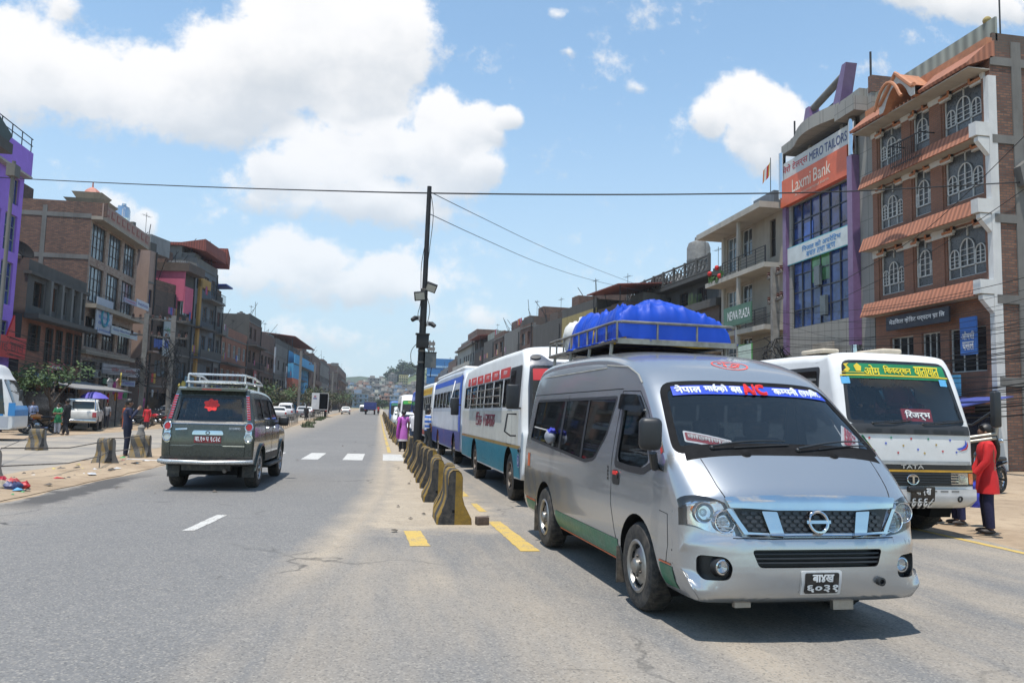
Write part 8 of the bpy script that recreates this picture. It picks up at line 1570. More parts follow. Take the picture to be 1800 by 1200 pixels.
	if hair == 'long':
		loft(b, [(0, (yl(.93)-.045)*s, .955*s, .05*s, .03*s), (0, (yl(.86)-.062)*s, .87*s, .052*s, .032*s), (0, (yl(.78)-.085)*s, .79*s, .048*s, .03*s), (.01*s, (yl(.7)-.088)*s, .71*s, .036*s, .025*s), (.012*s, (-.085)*s, .66*s, .012*s, .01*s)], HAIR, 12, .1)
	b.build('hair', root)
	T_ = mat(top, .8, 0, .12, 5, .15) if not stripe else stripe; L_ = mat(low, .85, 0, .15, 5, .15)
	b = MB()
	if style in ('kurta', 'sari'):
		hm = hem or .30
		loft(b, [(0, 0, hm*s, .118*s, .095*s), (0, 0, (hm+.08)*s, .112*s, .090*s), (0, 0, .50*s, .108*s, .086*s), (0, yl(.6)*s, .585*s, .092*s, .070*s), (0, yl(.65)*s, .65*s, .088*s, .068*s), (0, yl(.74)*s, .735*s, .104*s, .080*s), (0, yl(.79)*s, .79*s, .110*s, .066*s), (0, yl(.82)*s, .818*s, .075*s, .050*s), (0, yl(.83)*s, .832*s, .042*s, .040*s)], T_, 24, .06 if style == 'kurta' else .14, x)
	else: loft(b, [(0, 0, .47*s, .098*s, .078*s), (0, 0, .53*s, .100*s, .078*s), (0, yl(.62)*s, .62*s, .094*s, .072*s), (0, yl(.74)*s, .735*s, .112*s, .084*s), (0, yl(.79)*s, .79*s, .116*s, .068*s), (0, yl(.82)*s, .82*s, .075*s, .050*s), (0, yl(.83)*s, .835*s, .040*s, .040*s)], T_, 20, .03, x)
	for sg in (1, -1):
		a, e, w = J[sg]; pts = [a*s, a.lerp(e, .5)*s, e*s] if sleeve <= .5 else [a*s, a.lerp(e, .5)*s, e*s, e.lerp(w, .5)*s, e.lerp(w, .95)*s]
		if sleeve < .4: pts = pts[:2]
		b.tube([a*s+Vector((-sg*.02, 0, .004))*s]+pts, [.044*s, .043*s]+[(.037-.010*i/4)*s for i in range(1, len(pts))], T_, 12)
	t_ = b.build('top', root)
	b = MB()
	for sg in (1, -1):
		a, k, f = J['l%d' % sg]; q = .030 if style in ('kurta', 'sari') else 0; b.tube([(a+Vector((0, 0, .03-q)))*s, a.lerp(k, .5)*s, k*s, k.lerp(f, .5)*s, k.lerp(f, .97)*s], [(.068-q)*s, (.060-q*.5)*s, .046*s, .041*s, .036*s], L_, 12)
	b.build('trousers', root)
	b = MB()
	for sg in (1, -1): f = J['l%d' % sg][2]*s; b.ball((f.x+sg*.004*s, f.y+.030*s, max(.022*s, f.z-.026*s)), (.027*s, .074*s, .023*s), SHOE, 10)
	b.build('shoes', root)
	if scarf:
		b = MB(); sm = mat(scarf, .8, 0, .1, 6); b.tube([Vector(p)*s for p in [(.09, -.07, .60), (.085, -.06, .74), (.06, -.01, .835), (.0, .06, .80), (-.06, .0, .835), (-.085, -.06, .74), (-.095, -.07, .55)]], [.02*s]*7, sm, 8); b.build('scarf', root)
	return root
def striped(c1, c2, f):
	m, nt, p = _nt('striped_cloth'); sx = nt.nodes.new('ShaderNodeSeparateXYZ'); nt.links.new(_co(nt), sx.inputs[0]); mu = nt.nodes.new('ShaderNodeMath'); mu.operation = 'MULTIPLY'; nt.links.new(sx.outputs[2], mu.inputs[0]); mu.inputs[1].default_value = f; sn = nt.nodes.new('ShaderNodeMath'); sn.operation = 'SINE'; nt.links.new(mu.outputs[0], sn.inputs[0])
	nt.links.new(_mix(nt, _rng(nt, sn.outputs[0], -.1, .1), c1, c2), p.inputs['Base Color']); p.inputs['Roughness'].default_value = .85; return m
PATT = striped((.55, .05, .02), (.35, .16, .05), 40)
w = person('woman in a pink kurta and black leggings standing at the crossing', .97, 30.5, R(4), 1.60, (.48, .13, .46), (.012, .012, .014), 'kurta', {1: [(.135, .02, .66), (.13, .06, .53)], -1: [(-.14, .0, .65), (-.145, .03, .52)]}, hair='bun', sleeve=.3, hem=.26)
b = MB(); loft(b, [(0, 0, .40, .195, .158), (0, 0, .47, .19, .154)], mat((.55, .50, .50), .8), 24, .0, cap=False); b.build('hem', w)
b = MB(); b.tube([(-.13, -.10, 1.28), (-.19, -.10, 1.0), (-.22, -.08, .6), (-.2, -.05, .5)], [.05, .06, .055, .04], mat((.42, .06, .38), .8), 10); b.build('shawl', w)
person('man in a white shirt and jeans half hidden by the leaning pole', 1.43, 31.0, R(-10), 1.66, (.60, .60, .60), (.05, .08, .13), sleeve=.5); person('man in a blue and white striped polo stepping towards the buses', 1.98, 31.6, R(-70), 1.70, (.1, .1, .1), (.06, .065, .07), stripe=striped((.55, .56, .60), (.03, .12, .42), 34), legs={1: [(.05, .05, .29), (.05, .10, .05)], -1: [(-.05, .0, .28), (-.05, -.08, .05)]}, sleeve=.4)
p = gnd(1738, 937); w = person('woman in a long red kurta with a dark ponytail facing the white bus', p.x, p.y, R(62), 1.58, (.52, .012, .015), (.012, .012, .045), 'kurta', {1: [(.13, .03, .65), (.11, .10, .52)], -1: [(-.13, .03, .65), (-.10, .12, .53)]}, hair='long', sleeve=.9, hem=.36); b = MB(); b.ball((0, -.12, 1.36), .03, mat((.6, .12, .3), .7), 8); b.build('hair_band', w); b = MB(); b.add([(-.05, -.115, 1.22), (.06, -.115, 1.22), (.05, -.125, 1.03), (-.02, -.12, 1.0)], [(0, 1, 2, 3)], mat((.5, .42, .36), .8)); b.build('back_panel', w)
p2 = gnd(1722, 930); person('woman in red half hidden between the white bus and the ponytailed woman', p2.x+.1, p2.y+.55, R(80), 1.55, (.45, .02, .02), (.015, .02, .08), 'kurta', hair='long', sleeve=.9); p3 = gnd(1690, 926); person('person in teal trousers mostly hidden behind the white bus corner', p3.x-.05, p3.y+.5, R(30), 1.55, (.06, .08, .1), (.01, .11, .13), 'shirt')
b = MB(); loft(b, [(0, 0, 0, .17, .10), (0, 0, .12, .19, .11), (0, 0, .30, .18, .09), (0, 0, .38, .16, .05)], mat((.03, .04, .36), .5, 0, .5, 14), 18, .05); b.tube([(-.08, 0, .36), (-.07, 0, .52), (.07, 0, .52), (.08, 0, .36)], .012, mat((.03, .04, .3), .6), 6); pb = gnd(1716, 922, .0); tag(b.build('shopping_bag', None, (pb.x, pb.y-.05, .28), (0, 0, R(20))), 'shiny blue patterned shopping bag carried by the woman in red', 'bag')
b = MB(); loft(b, [(0, 0, 0, .13, .08), (0, 0, .2, .15, .08), (0, 0, .26, .12, .04)], mat((.42, .10, .03), .6, 0, .4, 12), 14, .05); tag(b.build('shopping_bag', None, (pb.x-.38, pb.y+.12, .30)), 'orange bag hanging just behind the shiny blue one', 'bag')
person('man in a navy suit standing on the dirt median with a hand to his chin', -7.1, 24.2, R(-75), 1.70, (.012, .016, .045), (.010, .014, .035), 'shirt', {1: [(.125, .05, .66), (.05, .14, .80)], -1: [(-.135, .0, .64), (-.14, .03, .49)]}, sleeve=.9); person('man in black walking past the pickup with a leg forward', -14.3, 39.6, R(70), 1.72, (.012, .012, .014), (.014, .014, .018), 'shirt', {1: [(.13, .09, .68), (.12, .20, .62)], -1: [(-.13, -.03, .65), (-.14, .02, .52)]}, {1: [(.05, .06, .29), (.05, .12, .05)], -1: [(-.05, -.01, .28), (-.05, -.12, .06)]}, sleeve=.9)
person('girl in a green kurta with white trousers and white scarf beside the motorcycle', -15.3, 41.3, R(170), 1.52, (.015, .17, .06), (.5, .5, .52), 'kurta', {1: [(.13, .06, .66), (.03, .13, .66)], -1: [(-.13, .06, .66), (-.02, .13, .64)]}, hair='long', sleeve=.4, hem=.36, scarf=(.55, .55, .55)); person('person in a pale blue shirt sitting by the orange motorcycle', -17.3, 43.4, R(200), 1.6, (.25, .30, .45), (.02, .02, .03)); person('woman in a red patterned sari under the purple umbrella', -15.6, 52.6, R(150), 1.58, (.5, .1, .1), (.3, .03, .03), 'sari', hair='bun', sleeve=.4, hem=.06, stripe=PATT); person('woman in bright red beside the sari wearer', -14.6, 53.6, R(190), 1.5, (.55, .02, .03), (.05, .05, .06), 'kurta', hair='bun', sleeve=.6); person('person in grey carrying a load behind the white pickup', -17.2, 54.2, R(180), 1.6, (.25, .25, .26), (.04, .04, .05))
person('man in black standing by the end of the railing', -7.9, 90.0, R(10), 1.72, (.012, .012, .014), (.012, .012, .014), sleeve=.9, z=gz(90), hands=False); person('rider in red on the far motorcycle', 0.0, 149.8, 0, 1.6, (.5, .03, .03), (.03, .03, .04), sleeve=.9, z=gz(150)+.15, hands=False, legs={1: [(.09, .14, .42), (.10, .05, .2)], -1: [(-.09, .14, .42), (-.10, .05, .2)]}, arms={1: [(.14, .12, .68), (.15, .24, .62)], -1: [(-.14, .12, .68), (-.15, .24, .62)]})
for k, (x, y, c, lab) in enumerate([(-10.5, 128, (.5, .55, .05), 'person in yellow green far beyond the box lorry'), (-11.2, 131, (.4, .05, .08), 'person in dull red beside the one in yellow green'), (-12.2, 130, (.5, .5, .5), 'person in white at the far parking row')]): person(lab, x, y, k*1.0, 1.65, c, (.03, .03, .05), z=gz(y), hands=False)
# passengers and driver seen through the white bus's windscreen
for k, (lx, ly, c, lab) in enumerate([(.45, -1.0, (.02, .025, .04), 'driver in dark clothes behind the wheel of the white bus'), (-.25, -1.35, (.03, .03, .035), 'passenger in dark clothes sitting mid cab of the white bus'), (-.62, -1.1, (.20, .02, .03), 'passenger in dark red by the white bus side window')]):
	a = math.pi+R(1.0); person(lab, 7.08+math.cos(a)*lx-math.sin(a)*ly, 9.55+math.sin(a)*lx+math.cos(a)*ly, a, 1.6, c, (.03, .03, .04), z=.75, sleeve=.9, hands=False, legs={1: [(.06, .24, .50), (.06, .26, .24)], -1: [(-.06, .24, .50), (-.06, .26, .24)]}, arms={1: [(.13, .08, .66), (.09, .22, .64)], -1: [(-.13, .08, .66), (-.09, .22, .64)]})
# ------------------------------------------------------------------ plants
GREENS = [mat((.045, .085, .025), .8, 0, .2, 3), mat((.075, .12, .035), .8, 0, .2, 3), mat((.028, .055, .020), .85, 0, .2, 3)]; DRY = [mat((.075, .075, .035), .85, 0, .2, 3), mat((.055, .07, .03), .85, 0, .2, 3), mat((.10, .085, .045), .85, 0, .2, 3)]
BARK = mat((.085, .065, .05), .9, 0, .3, 8, .4)
def tree(label, x, y, h, w, trunk=.4, n=1500, leaf=.16, cols=GREENS, seed=1, group=None, name='tree', z=None, parts=True):
	rg = random.Random(seed); root = thing(name, label, 'tree' if name == 'tree' else 'bush', (x, y, gz(y) if z is None else z), rg.random()*6, group); b = MB(); th = h*trunk
	b.tube([(0, 0, -.1), (.03*h, .01, th*.5), (.02*h, .02*h, th)], [.045*h, .035*h, .028*h], BARK, 8); tips = []
	for k in range(7):
		a = k*2.4+rg.random(); e = Vector((w*.36*math.cos(a)*rg.uniform(.5, 1), w*.36*math.sin(a)*rg.uniform(.5, 1), th+(h-th)*rg.uniform(.3, .85))); s0 = Vector((.02*h, .02*h, th*rg.uniform(.75, 1))); b.tube([s0, s0.lerp(e, .5)+Vector((0, 0, .05*h)), e], [.02*h, .013*h, .006*h], BARK, 5); tips.append(e)
	b.build('trunk', root); b = MB(); cl = [(t+Vector((rg.uniform(-.12, .12)*w, rg.uniform(-.12, .12)*w, rg.uniform(-.08, .12)*h)), rg.uniform(.10, .20)*w) for t in tips for _ in range(3)]
	for i in range(n):
		c, r = cl[i % len(cl)]; d = Vector((rg.gauss(0, 1), rg.gauss(0, 1), rg.gauss(0, .8))); p = c+d.normalized()*r*(rg.random()**.45); q = leaf*rg.uniform(.6, 1.3); u = Vector((rg.gauss(0, 1), rg.gauss(0, 1), rg.gauss(0, .5))).normalized(); v = u.orthogonal().normalized() if rg.random() < .5 else u.cross(Vector((rg.gauss(0, 1), rg.gauss(0, 1), 1))).normalized()
		b.add([p-u*q*.5, p+v*q*.28, p+u*q*.5, p-v*q*.28], [(0, 1, 2, 3)], cols[(i // len(cl)) % 3 if rg.random() < .6 else (i % len(cl)) % 3])
	b.build('crown', root, uv=False); return root
p = gnd(100, 752); tree('spindly green street tree in front of the brick house awning', -17.6, 46.5, 3.6, 3.8, .45, 1100, .22, GREENS, 3); tree('small leafy street tree beside the blue and white bus', -18.6, 43.0, 3.0, 2.4, .5, 500, .20, GREENS, 5)
BX = [(438, 676), (455, 672), (472, 684), (492, 682), (510, 680), (528, 684), (546, 682), (562, 684), (580, 690), (598, 688), (614, 692)]
blab = ['olive bush by the corner of the terrace house', 'tall yellowish bush behind the pale hatchback', 'dark rounded bush behind the silver jeep', 'wide dusty bush over the white jeeps', 'dusty olive bush beside the wide one', 'bushy tree just before the box lorry', 'bushy tree behind the box lorry', 'low bush right past the box lorry', 'far dark bush below the pale house', 'farther green bush below the last brick houses', 'last small bush at the end of the west row']
for k, (px, py) in enumerate(BX):
	y = 84+k*9.5 if k < 8 else 160+(k-8)*28; q = atY(px, py, y); hh = max(2.6, q.z-gz(y)); tree(blab[k], q.x, y, hh, hh*1.5, .2, 700, .34, DRY if k % 3 else GREENS, 40+k, 'bushes along the parking row', 'bush')
for k, (x, y) in enumerate([(-5.6, 66), (-6.1, 71), (-6.4, 78), (-6.8, 92), (-6.9, 97), (-7.1, 104), (8.6, 11.9), (8.2, 12.6)]):
	rg = random.Random(k); b = MB()
	for i in range(90): a = rg.random()*6.28; r_ = rg.random()**.5*(.5 if y > 20 else .35); hh = rg.uniform(.1, .45); c = Vector((r_*math.cos(a), r_*math.sin(a), 0)); d = Vector((rg.gauss(0, .12), rg.gauss(0, .12), hh)); b.add([c+Vector((-.03, 0, 0)), c+Vector((.03, 0, 0)), c+d], [(0, 1, 2)], (DRY+GREENS)[i % 6])
	tag(b.build('weeds', None, (x, y, gz(y)-.01)), kind='stuff')
# ------------------------------------------------------------------ hill with houses, far ridge
def hh_(x, y):
	t = min(1, max(0, (y-330)/330)); t = t*t*(3-2*t); ridge = lerp_table([(-260, 10), (-80, 12), (-40, 14), (10, 22), (45, 42), (90, 46), (200, 52), (400, 55)], x-(y-700)*.03)
	return gz(min(y, 330))+t*(ridge-3)+3.5*t*mn.noise((x*.02, y*.02, 1))+1.2*t*mn.noise((x*.07, y*.07, 2))
HM, nt, p_ = _nt('hillside'); co = _co(nt); c = _mix(nt, _rng(nt, _noise(nt, co, .03, 7, .65), .4, .6), (.055, .085, .03), (.13, .14, .06)); nt.links.new(_mix(nt, _rng(nt, _noise(nt, co, .2, 5, .7), .5, .7, 0, .6), c, (.03, .05, .02)), p_.inputs['Base Color']); p_.inputs['Roughness'].default_value = 1
b = MB(); xs = [-260+14*i for i in range(48)]; ys = [335+16*j for j in range(36)]; b.add([(x, y, hh_(x, y)-.1 if y > 336 else -1) for y in ys for x in xs], [(j*48+i, j*48+i+1, (j+1)*48+i+1, (j+1)*48+i) for j in range(35) for i in range(47)], HM, True); tag(b.build('hill'), kind='structure')
b = MB(); n = 60; RM = mat((.05, .07, .045), 1, 0, .2, .02); vs = []
for k in range(n+1): x = -700+1400*k/n; z = 42+10*mn.noise((x*.006, 3, 1))+7*mn.noise((x*.025, 5, 2))+2.5*mn.noise((x*.09, 1, 2)); vs += [(x, 930, -1), (x, 955, z*.75), (x, 975, z), (x, 995, -1)]
b.add(vs, [(4*k+j, 4*k+j+1, 4*k+5+j, 4*k+4+j) for k in range(n) for j in range(3)], RM, True); tag(b.build('distant_ridge'), kind='structure')
rg = random.Random(99); HC = [(.42, .38, .33), (.30, .14, .10), (.45, .45, .45), (.25, .22, .2), (.40, .22, .16), (.2, .28, .38), (.5, .48, .4), (.33, .3, .27)]; protos = []
for k in range(8):
	b = MB(); m = mat(HC[k], .9, 0, .15, .8, dirt=.3); w, d, hgt = rg.uniform(7, 11), rg.uniform(7, 10), rg.choice([6, 9, 9, 12]); b.box(-w/2, w/2, -d/2, d/2, -3, hgt, m); b.box(-w/2-.3, w/2+.3, -d/2-.5, d/2, hgt, hgt+.5, mat((.3, .28, .26), .9)); b.box(-w*.3, w*.1, -d*.2, d*.3, hgt+.5, hgt+2.8, m)
	for f in range(int(hgt/3)):
		for i in range(3): x = -w/2+w*(i+.5)/3; b.box(x-.6, x+.6, -d/2-.05, -d/2, f*3+.9, f*3+2.3, PANED)
		if f: b.box(-w/2, w/2, -d/2-1.0, -d/2, f*3-.1, f*3+.1, mat((.3, .28, .26), .9))
	protos.append(b)
P0 = []
for k in range(210):
	px = rg.uniform(596, 775); y = rg.uniform(370, 640) if px < 690 else rg.uniform(370, 470); q = atY(px, 700, y); x = q.x
	z = hh_(x, y)
	if k < 8 or len(P0) < 8: o = protos[len(P0)].build('hill_house', None, (x, y, z), (0, 0, rg.uniform(-.5, .5))); o.scale = (.55,)*3; P0.append(o); tag(o, 'small flat roofed house in the hazy settlement at the foot of the hill', 'house', 'houses on the far hillside')
	else: o = rg.choice(P0).copy(); COL.objects.link(o); o.location = (x, y, z); o.rotation_euler = (0, 0, rg.uniform(-.6, .6)); o.scale = (rg.uniform(.38, .7),)*3
b = MB(); YW = mat((.42, .36, .18), .9, 0, .1, 1); b.box(-6, 6, -5, 5, -4, 14, YW)
for f in range(4):
	for i in range(4): b.box(-5.2+i*2.8, -3.6+i*2.8, -5.06, -5, f*3.4+.8, f*3.4+2.5, PANED)
	b.box(-6.2, 6.2, -5.6, -5, f*3.4-.1, f*3.4+.15, CREAMW)
q = atY(709, 678, 520); tag(b.build('yellow_block', None, (q.x, 520, hh_(q.x, 520)+1)), kind=None); bpy.data.objects['yellow_block'].scale = (.5,)*3; tag(bpy.data.objects['yellow_block'], 'pale yellow four storey block alone on the green slope', 'building')
t0 = tree('dark tree clump crowning the green hilltop', *[(lambda q: (q.x, 640))(atY(700, 660, 640))][0], 15, 20, .12, 900, 2.2, [GREENS[2], GREENS[0], DRY[1]], 61, 'trees on the hilltop', z=hh_(atY(700, 660, 640).x, 640)-1)
for k, px in enumerate([686, 694, 706, 714, 722, 680, 744, 756, 770, 675, 668]):
	y = 640+rg.uniform(-25, 25); x = atY(px, 660, y).x; c = dup(t0, (x, y, hh_(x, y)-1), rg.random()*6); s = rg.uniform(.5, 1.05) if k < 6 else rg.uniform(.3, .5); c.scale = (s, s, s)
for k in range(40):
	px = rg.uniform(600, 770); y = rg.uniform(350, 600); x = atY(px, 690, y).x; c = dup(t0, (x, y, hh_(x, y)-.5), rg.random()*6, 'green tree between the hillside houses', 'trees among the far houses'); s = rg.uniform(.2, .42); c.scale = (s, s, s)
q = atY(758, 620, 300); b = MB()
for s1 in (-1, 1):
	for s2 in (-1, 1): b.tube([(s1*1.6, s2*1.6, 0), (s1*.7, s2*.7, 27)], .22, RUSTY, 4)
for k in range(9): z = 3*k; w0 = 1.6-.9*z/27; w1 = 1.6-.9*(z+3)/27; b.tube([(-w0, -w0, z), (w1, -w1, z+3)], .12, RUSTY, 4); b.tube([(w0, -w0, z), (-w1, -w1, z+3)], .12, RUSTY, 4)
for k in range(5): b.box(-1.3, 1.3, -1.2, -.9, 17+k*2, 18.3+k*2, RUSTY)
tag(b.build('telecom_mast', None, (q.x, 300, gz(300))), 'lattice telecom mast over the far end of the east row', 'mast')
b = MB(); b.box(-4, 4, -.2, .2, 6, 13, mat((.03, .15, .36), .5)); b.box(-3.9, 3.9, -.3, -.2, 10.5, 11, mat((.3, .45, .6), .5)); b.box(-3.9, 3.9, -.3, -.2, 8.2, 8.6, mat((.3, .45, .6), .5)); b.tube([(-2, 0, 0), (-2, 0, 6)], .2, RUSTY); b.tube([(2, 0, 0), (2, 0, 6)], .2, RUSTY); q = atY(776, 650, 215); tag(b.build('billboard', None, (q.x, 215, gz(215)+2.0)), 'blue billboard with pale bands above the bus queue', 'billboard')
# ------------------------------------------------------------------ concrete power poles with their tangles of cable
def power_pole(label, x, y, h, rz, arms=2, tang=True):
	root = thing('power_pole', label, 'pole', (x, y, gz(y)), rz); b = MB(); b.box(-.17, .17, -.17, .17, 0, h*.5, CONC); b.prism([(-.17, -.17), (.17, -.17), (.17, .17), (-.17, .17)], h*.5, h, CONC, 'z'); b.build('post', root)
	for k in range(arms):
		b = MB(); z = h-.4-k*1.3; b.box(-1.1, 1.1, -.06, .06, z-.06, z+.06, RUSTY); b.build('crossarm', root)
		for sx in (-.95, -.45, .45, .95): b = MB(); b.lathe([(0, 0), (.11, .03), (.06, .10), (.12, .14), (.06, .20), (.10, .24), (0, .28)], mat((.09, .04, .03), .3), 10, Matrix.Translation((sx, 0, z+.06))); b.build('insulator', root)
	return root
CAB = mat((.010, .010, .011), .7, 0, .2, 5)
def tangle(label, c, r, h, n, seed):
	rg = random.Random(seed); b = MB()
	for k in range(n):
		a = rg.random()*6.28; z = rg.uniform(-h, h*.6); pts = []
		for i in range(7): t = i/6; pts.append((c[0]+r*math.cos(a+t*rg.uniform(1, 4))*rg.uniform(.2, 1), c[1]+r*math.sin(a+t*3)*rg.uniform(.2, 1)*.6, c[2]+z+h*.5*math.sin(t*3.1+k)))
		b.tube(pts, rg.uniform(.012, .03), CAB, 4)
	return tag(b.build('cable_tangle'), label, 'cables', kind='stuff')
def bundle(label, p0, p1, sag, n, seed, spread=.35, kind='stuff'):
	rg = random.Random(seed); b = MB(); p0, p1 = Vector(p0), Vector(p1)
	for k in range(n):
		o0 = Vector((rg.uniform(-.1, .1), rg.uniform(-.1, .1), rg.uniform(-spread, spread))); o1 = Vector((rg.uniform(-.1, .1), rg.uniform(-.1, .1), rg.uniform(-spread, spread))); s = sag*rg.uniform(.5, 1.5)
		b.tube([p0.lerp(p1, i/12)+o0.lerp(o1, i/12)+Vector((0, 0, -s*4*(i/12)*(1-i/12))) for i in range(13)], rg.choice([.008, .012, .02]), CAB, 4)
	return tag(b.build('cable_bundle'), label, 'cables', kind=kind)
q = atX(1362, 470, 19.6); power_pole('weathered concrete power pole with brown insulators before the beige house', 19.6, q.y, q.z, R(80)); tangle('black knot of cables wound round the concrete power pole', (19.6, q.y, 4.0), .9, 1.9, 46, 3)
PR = (19.6, q.y)
for k, (zz, n) in enumerate([(5.6, 7), (4.6, 12), (3.6, 14), (3.0, 10), (6.8, 4)]): bundle('sagging black cables along the east shop fronts', (PR[0], PR[1], zz), (20.8, 16.0, zz*.93+.2), .5+.2*k, n, 20+k, .5); bundle('sagging black cables along the east shop fronts farther on', (PR[0], PR[1], zz), (19.5, 62, zz+.5), .6, max(3, n//3), 40+k, .4)
cable('black service wire crossing the orange brick house front', [(20.6, 21, 11.5), (20.9, 27, 9.2), (21.2, 33, 8.2)], .014); cable('second service wire crossing the orange brick house lower down', [(20.6, 21, 9.6), (20.9, 27, 8.2), (21.2, 33, 7.4)], .012)
q = atX(252, 640, -18.2); power_pole('grey concrete power pole among the hanging clothes', -18.2, q.y, 8.6, R(10)); LPy = q.y; q2 = atX(306, 555, -15.8); power_pole('concrete power pole with a thick cable knot before the pink house', -15.8, q2.y, min(11, q2.z-gz(q2.y)), R(10)); tangle('large black cable knot on the pole before the pink house', (-15.8, q2.y, 5.0), .9, 2.2, 44, 5); tangle('small black cable knot among the hanging clothes', (-18.2, LPy, 4.6), .6, 1.2, 22, 6)
for k in range(3): bundle('sagging black cables along the west shop fronts', (-17.2, 40, 4.6-.6*k), (-18.2, LPy, 4.8-.5*k), .5, 8, 60+k, .35); bundle('black cables between the two west power poles', (-18.2, LPy, 4.8-.5*k), (-15.8, q2.y, 5.4-.5*k), .5, 7, 70+k, .4)
bundle('black cables running on past the red roofed house', (-15.8, q2.y, 6.0), (-14.0, 130, 7.0), .8, 8, 80, .6)
for k, (x, y) in enumerate([(-11.5, 118), (-12, 150), (-11, 190)]): power_pole(['slim pale power pole behind the box lorry', 'next slim power pole up the west side', 'farthest slim power pole of the west side'][k], x, y, 9.5, 0, 1)
# ------------------------------------------------------------------ shop goods, umbrella, railing, wire fence, litter
GC = [(.5, .03, .04), (.6, .25, .03), (.05, .2, .08), (.4, .05, .25), (.55, .45, .1), (.1, .15, .4), (.45, .3, .3), (.03, .03, .04), (.5, .5, .5)]
rg = random.Random(17); NOUN = ['red', 'orange', 'green', 'purple', 'yellow', 'blue', 'dusty pink', 'black', 'white']; cnt = {}
for k in range(34):
	x = rg.uniform(-19.6, -18.7); y = rg.uniform(60, 92); x += max(0, (y-70))*.12; z = rg.uniform(1.0, 2.9)+gz(y); ci = rg.randrange(9); w_, h_ = rg.uniform(.4, .7), rg.uniform(.6, 1.0); b = MB()
	b.prism([(-w_/2, 0), (w_/2, 0), (w_/2, h_*.6), (w_*.75, h_*.55), (w_*.78, h_*.75), (w_*.3, h_), (-w_*.3, h_), (-w_*.78, h_*.75), (-w_*.75, h_*.55), (-w_/2, h_*.6)], -.04, .04, mat(GC[ci], .85, 0, .15, 6), 'y'); tag(b.build('hanging_garment', None, (x, y, z), (0, 0, R(90)+rg.uniform(-.5, .5))), '%s garment hung for sale at the west clothes shops' % NOUN[ci], 'garment', 'garments hung outside the west shops')
b = MB(); b.lathe([(.0, .42), (.35, .36), (.62, .22), (.85, 0), (.84, -.01), (.6, .19), (.34, .33), (0, .39)], mat((.11, .09, .42), .6, 0, .1, 4), 16, smooth=False); b.tube([(0, 0, .5), (0, 0, -.9)], .015, IRON, 6); q = atY(165, 700, 52.4); tag(b.build('umbrella', None, (q.x, 52.4, q.z)), 'open purple umbrella behind the white pickup bonnet', 'umbrella')
def railing(label, pts, n, h=.95):
	root = thing('railing', label, 'railing', (pts[0][0], pts[0][1], gz(pts[0][1]))); P = [Vector((x, y, gz(y))) for x, y in pts]; o = P[0]; b = MB()
	for zz in (h, h*.55): b.tube([p-o+Vector((0, 0, zz)) for p in P], .03, RUSTY, 6)
	b.build('rail', root); L_ = [(b_-a).length for a, b_ in zip(P, P[1:])]; tot = sum(L_)
	for k in range(n):
		d = tot*k/(n-1); i = 0
		while i < len(L_)-1 and d > L_[i]: d -= L_[i]; i += 1
		q = P[i].lerp(P[i+1], min(1, d/L_[i])); b = MB(); b.box(-.035, .035, -.035, .035, 0, h+.04, CONC); b.build('post', root, tuple(q-o))
railing('low rusty railing with concrete posts before the parked cars', [(-6.6, 52), (-7.1, 62), (-7.6, 74), (-8.0, 82)], 15); railing('bent rusty railing beyond the standing man in black', [(-7.6, 90), (-7.9, 100), (-8.0, 112), (-7.8, 126)], 12)
root = thing('wire_fence', 'two sagging wires on thin stakes between the grey concrete blocks', 'fence', (-6.5, 16, 0))
for k, z in enumerate((.62, .30)): b = MB(); b.tube([(-.1, -.6, z+.05), (.1, 2, z-.06), (.2, 3.6, z), (.0, 4.8, z+.05), (-.1, 6.2, z), (.1, 7.4, z+.05)], .012, RUSTY, 5); b.build('wire', root)
b = MB(); b.tube([(.2, 3.6, 0), (.2, 3.6, .66)], .012, RUSTY, 5); b.build('stake', root)
b = MB(); b.tube([(-6.9, 15, .5), (-9, 21, .35), (-10.6, 27, .5)], .01, RUSTY, 5); tag(b.build('slack_wire'), 'slack wire trailing across the dusty service road', 'wire')
rg = random.Random(5); LC = [(.5, .5, .5), (.1, .3, .5), (.5, .05, .05), (.05, .3, .1), (.5, .4, .1), (.45, .4, .35), (.6, .25, .1)]; b = MB()
for k in range(150):
	if k < 95: y = rg.uniform(12.2, 24); x = -5.7-rg.random()**1.6*1.4-.02*(y-12); s = rg.uniform(.03, .12)
	elif k < 125: y = rg.uniform(11, 22); x = rg.uniform(.35, 1.7); s = rg.uniform(.02, .05)
	else: y = rg.uniform(5, 40); x = rg.choice([rg.uniform(-5, 1.4), rg.uniform(8.2, 12)]); s = rg.uniform(.02, .06)
	a = rg.random()*3.14; m = mat(LC[rg.randrange(7)], .6) if k < 95 and rg.random() < .55 else mat((.10, .085, .07), .9)
	pts = [(x+s*math.cos(a+q*1.57)*rg.uniform(.5, 1.4), y+s*math.sin(a+q*1.57)*rg.uniform(.6, 1.6), .008+rg.random()*s*.5) for q in range(4)]; b.add(pts+[(x, y, .012+s*.6)], [(0, 1, 4), (1, 2, 4), (2, 3, 4), (3, 0, 4)], m)
tag(b.build('litter'), kind='stuff')
b = MB(); rg = random.Random(2)
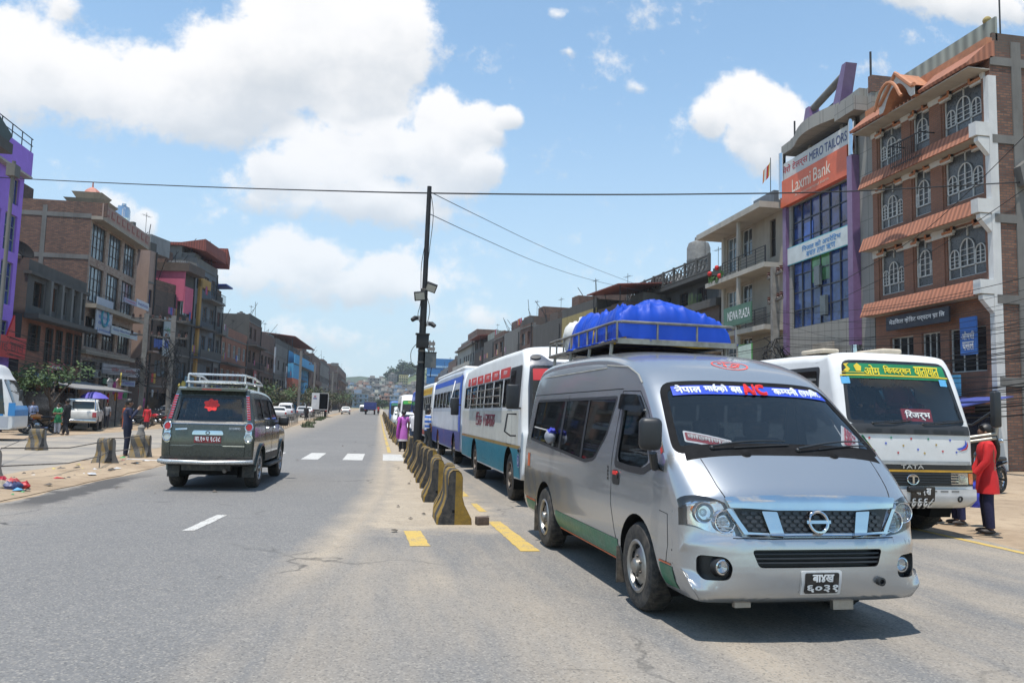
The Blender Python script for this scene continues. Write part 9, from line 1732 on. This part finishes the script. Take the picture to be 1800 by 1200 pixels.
for k in range(5):
	k0 = len(b.v); b.ball((0, 0, 0), 1, mat([(.42, .02, .025), (.36, .02, .04), (.05, .06, .14), (.42, .05, .05), (.36, .3, .22)][k], .5, 0, .3, 9), 20); c = (rg.uniform(-.22, .22), rg.uniform(-.12, .12), .07+.06*(k % 2)); r = rg.uniform(.10, .16); b.v[k0:] = [(c[0]+r*p[0]*(1+.6*mn.noise((p[0]*2, p[1]*2, k))+.3*mn.noise((p[0]*6, p[1]*6, p[2]*6+k))), c[1]+r*p[1]*(1+.4*mn.noise((p[2]*4, p[1]*4, k))), max(.0, c[2]+r*.7*p[2]*(1+.8*mn.noise((p[1]*4, p[0]*4, k))))) for p in b.v[k0:]]
p = gnd(14, 862); tag(b.build('rubbish_bags', None, (p.x, p.y, 0)), 'heap of torn red plastic bags against the chipped concrete block', 'rubbish'); b = MB(); b.box(-.55, .55, -.06, .06, 0, .05, mat((.5, .5, .5), .6), None, .01); p = gnd(263, 810); tag(b.build('plank', None, (p.x, p.y-.2, 0), (0, .03, R(-8))), 'white plank lying before the yellow striped block', 'plank')
# low earth bank under the blocks
b = MB(); n = 60; vs = []
for k in range(n+1):
	y = 11.5+13.5*k/n; e = lerp_table([(11, -5.75), (13, -5.6), (20, -5.35), (25, -5.5)], y)
	for j in range(6): t = j/5; vs.append((e-2.2*t+.12*mn.noise((y*1.3, t*3, 2)), y, -.01+.10*math.sin(math.pi*min(1, t*1.05))*(.7+.5*mn.noise((y*.9, t*2, 5)))))
b.add(vs, [(6*k+j, 6*k+j+1, 6*k+7+j, 6*k+6+j) for k in range(n) for j in range(5)], DIRT, True); tag(b.build('earth_bank'), kind='structure')
# ------------------------------------------------------------------ hazy air
hm = bpy.data.materials.new('haze'); hm.use_nodes = True; nt = hm.node_tree; nt.nodes.clear(); o_ = nt.nodes.new('ShaderNodeOutputMaterial'); v_ = nt.nodes.new('ShaderNodeVolumePrincipled'); v_.inputs['Color'].default_value = (.82, .90, 1, 1); v_.inputs['Density'].default_value = .00027; v_.inputs['Anisotropy'].default_value = .1; nt.links.new(v_.outputs[0], o_.inputs['Volume'])
b = MB(); b.box(-960, 960, -80, 1060, -3, 75, hm); tag(b.build('haze', uv=False), kind='stuff')
bpy.data.objects.remove(_txto); bpy.data.curves.remove(_txt)
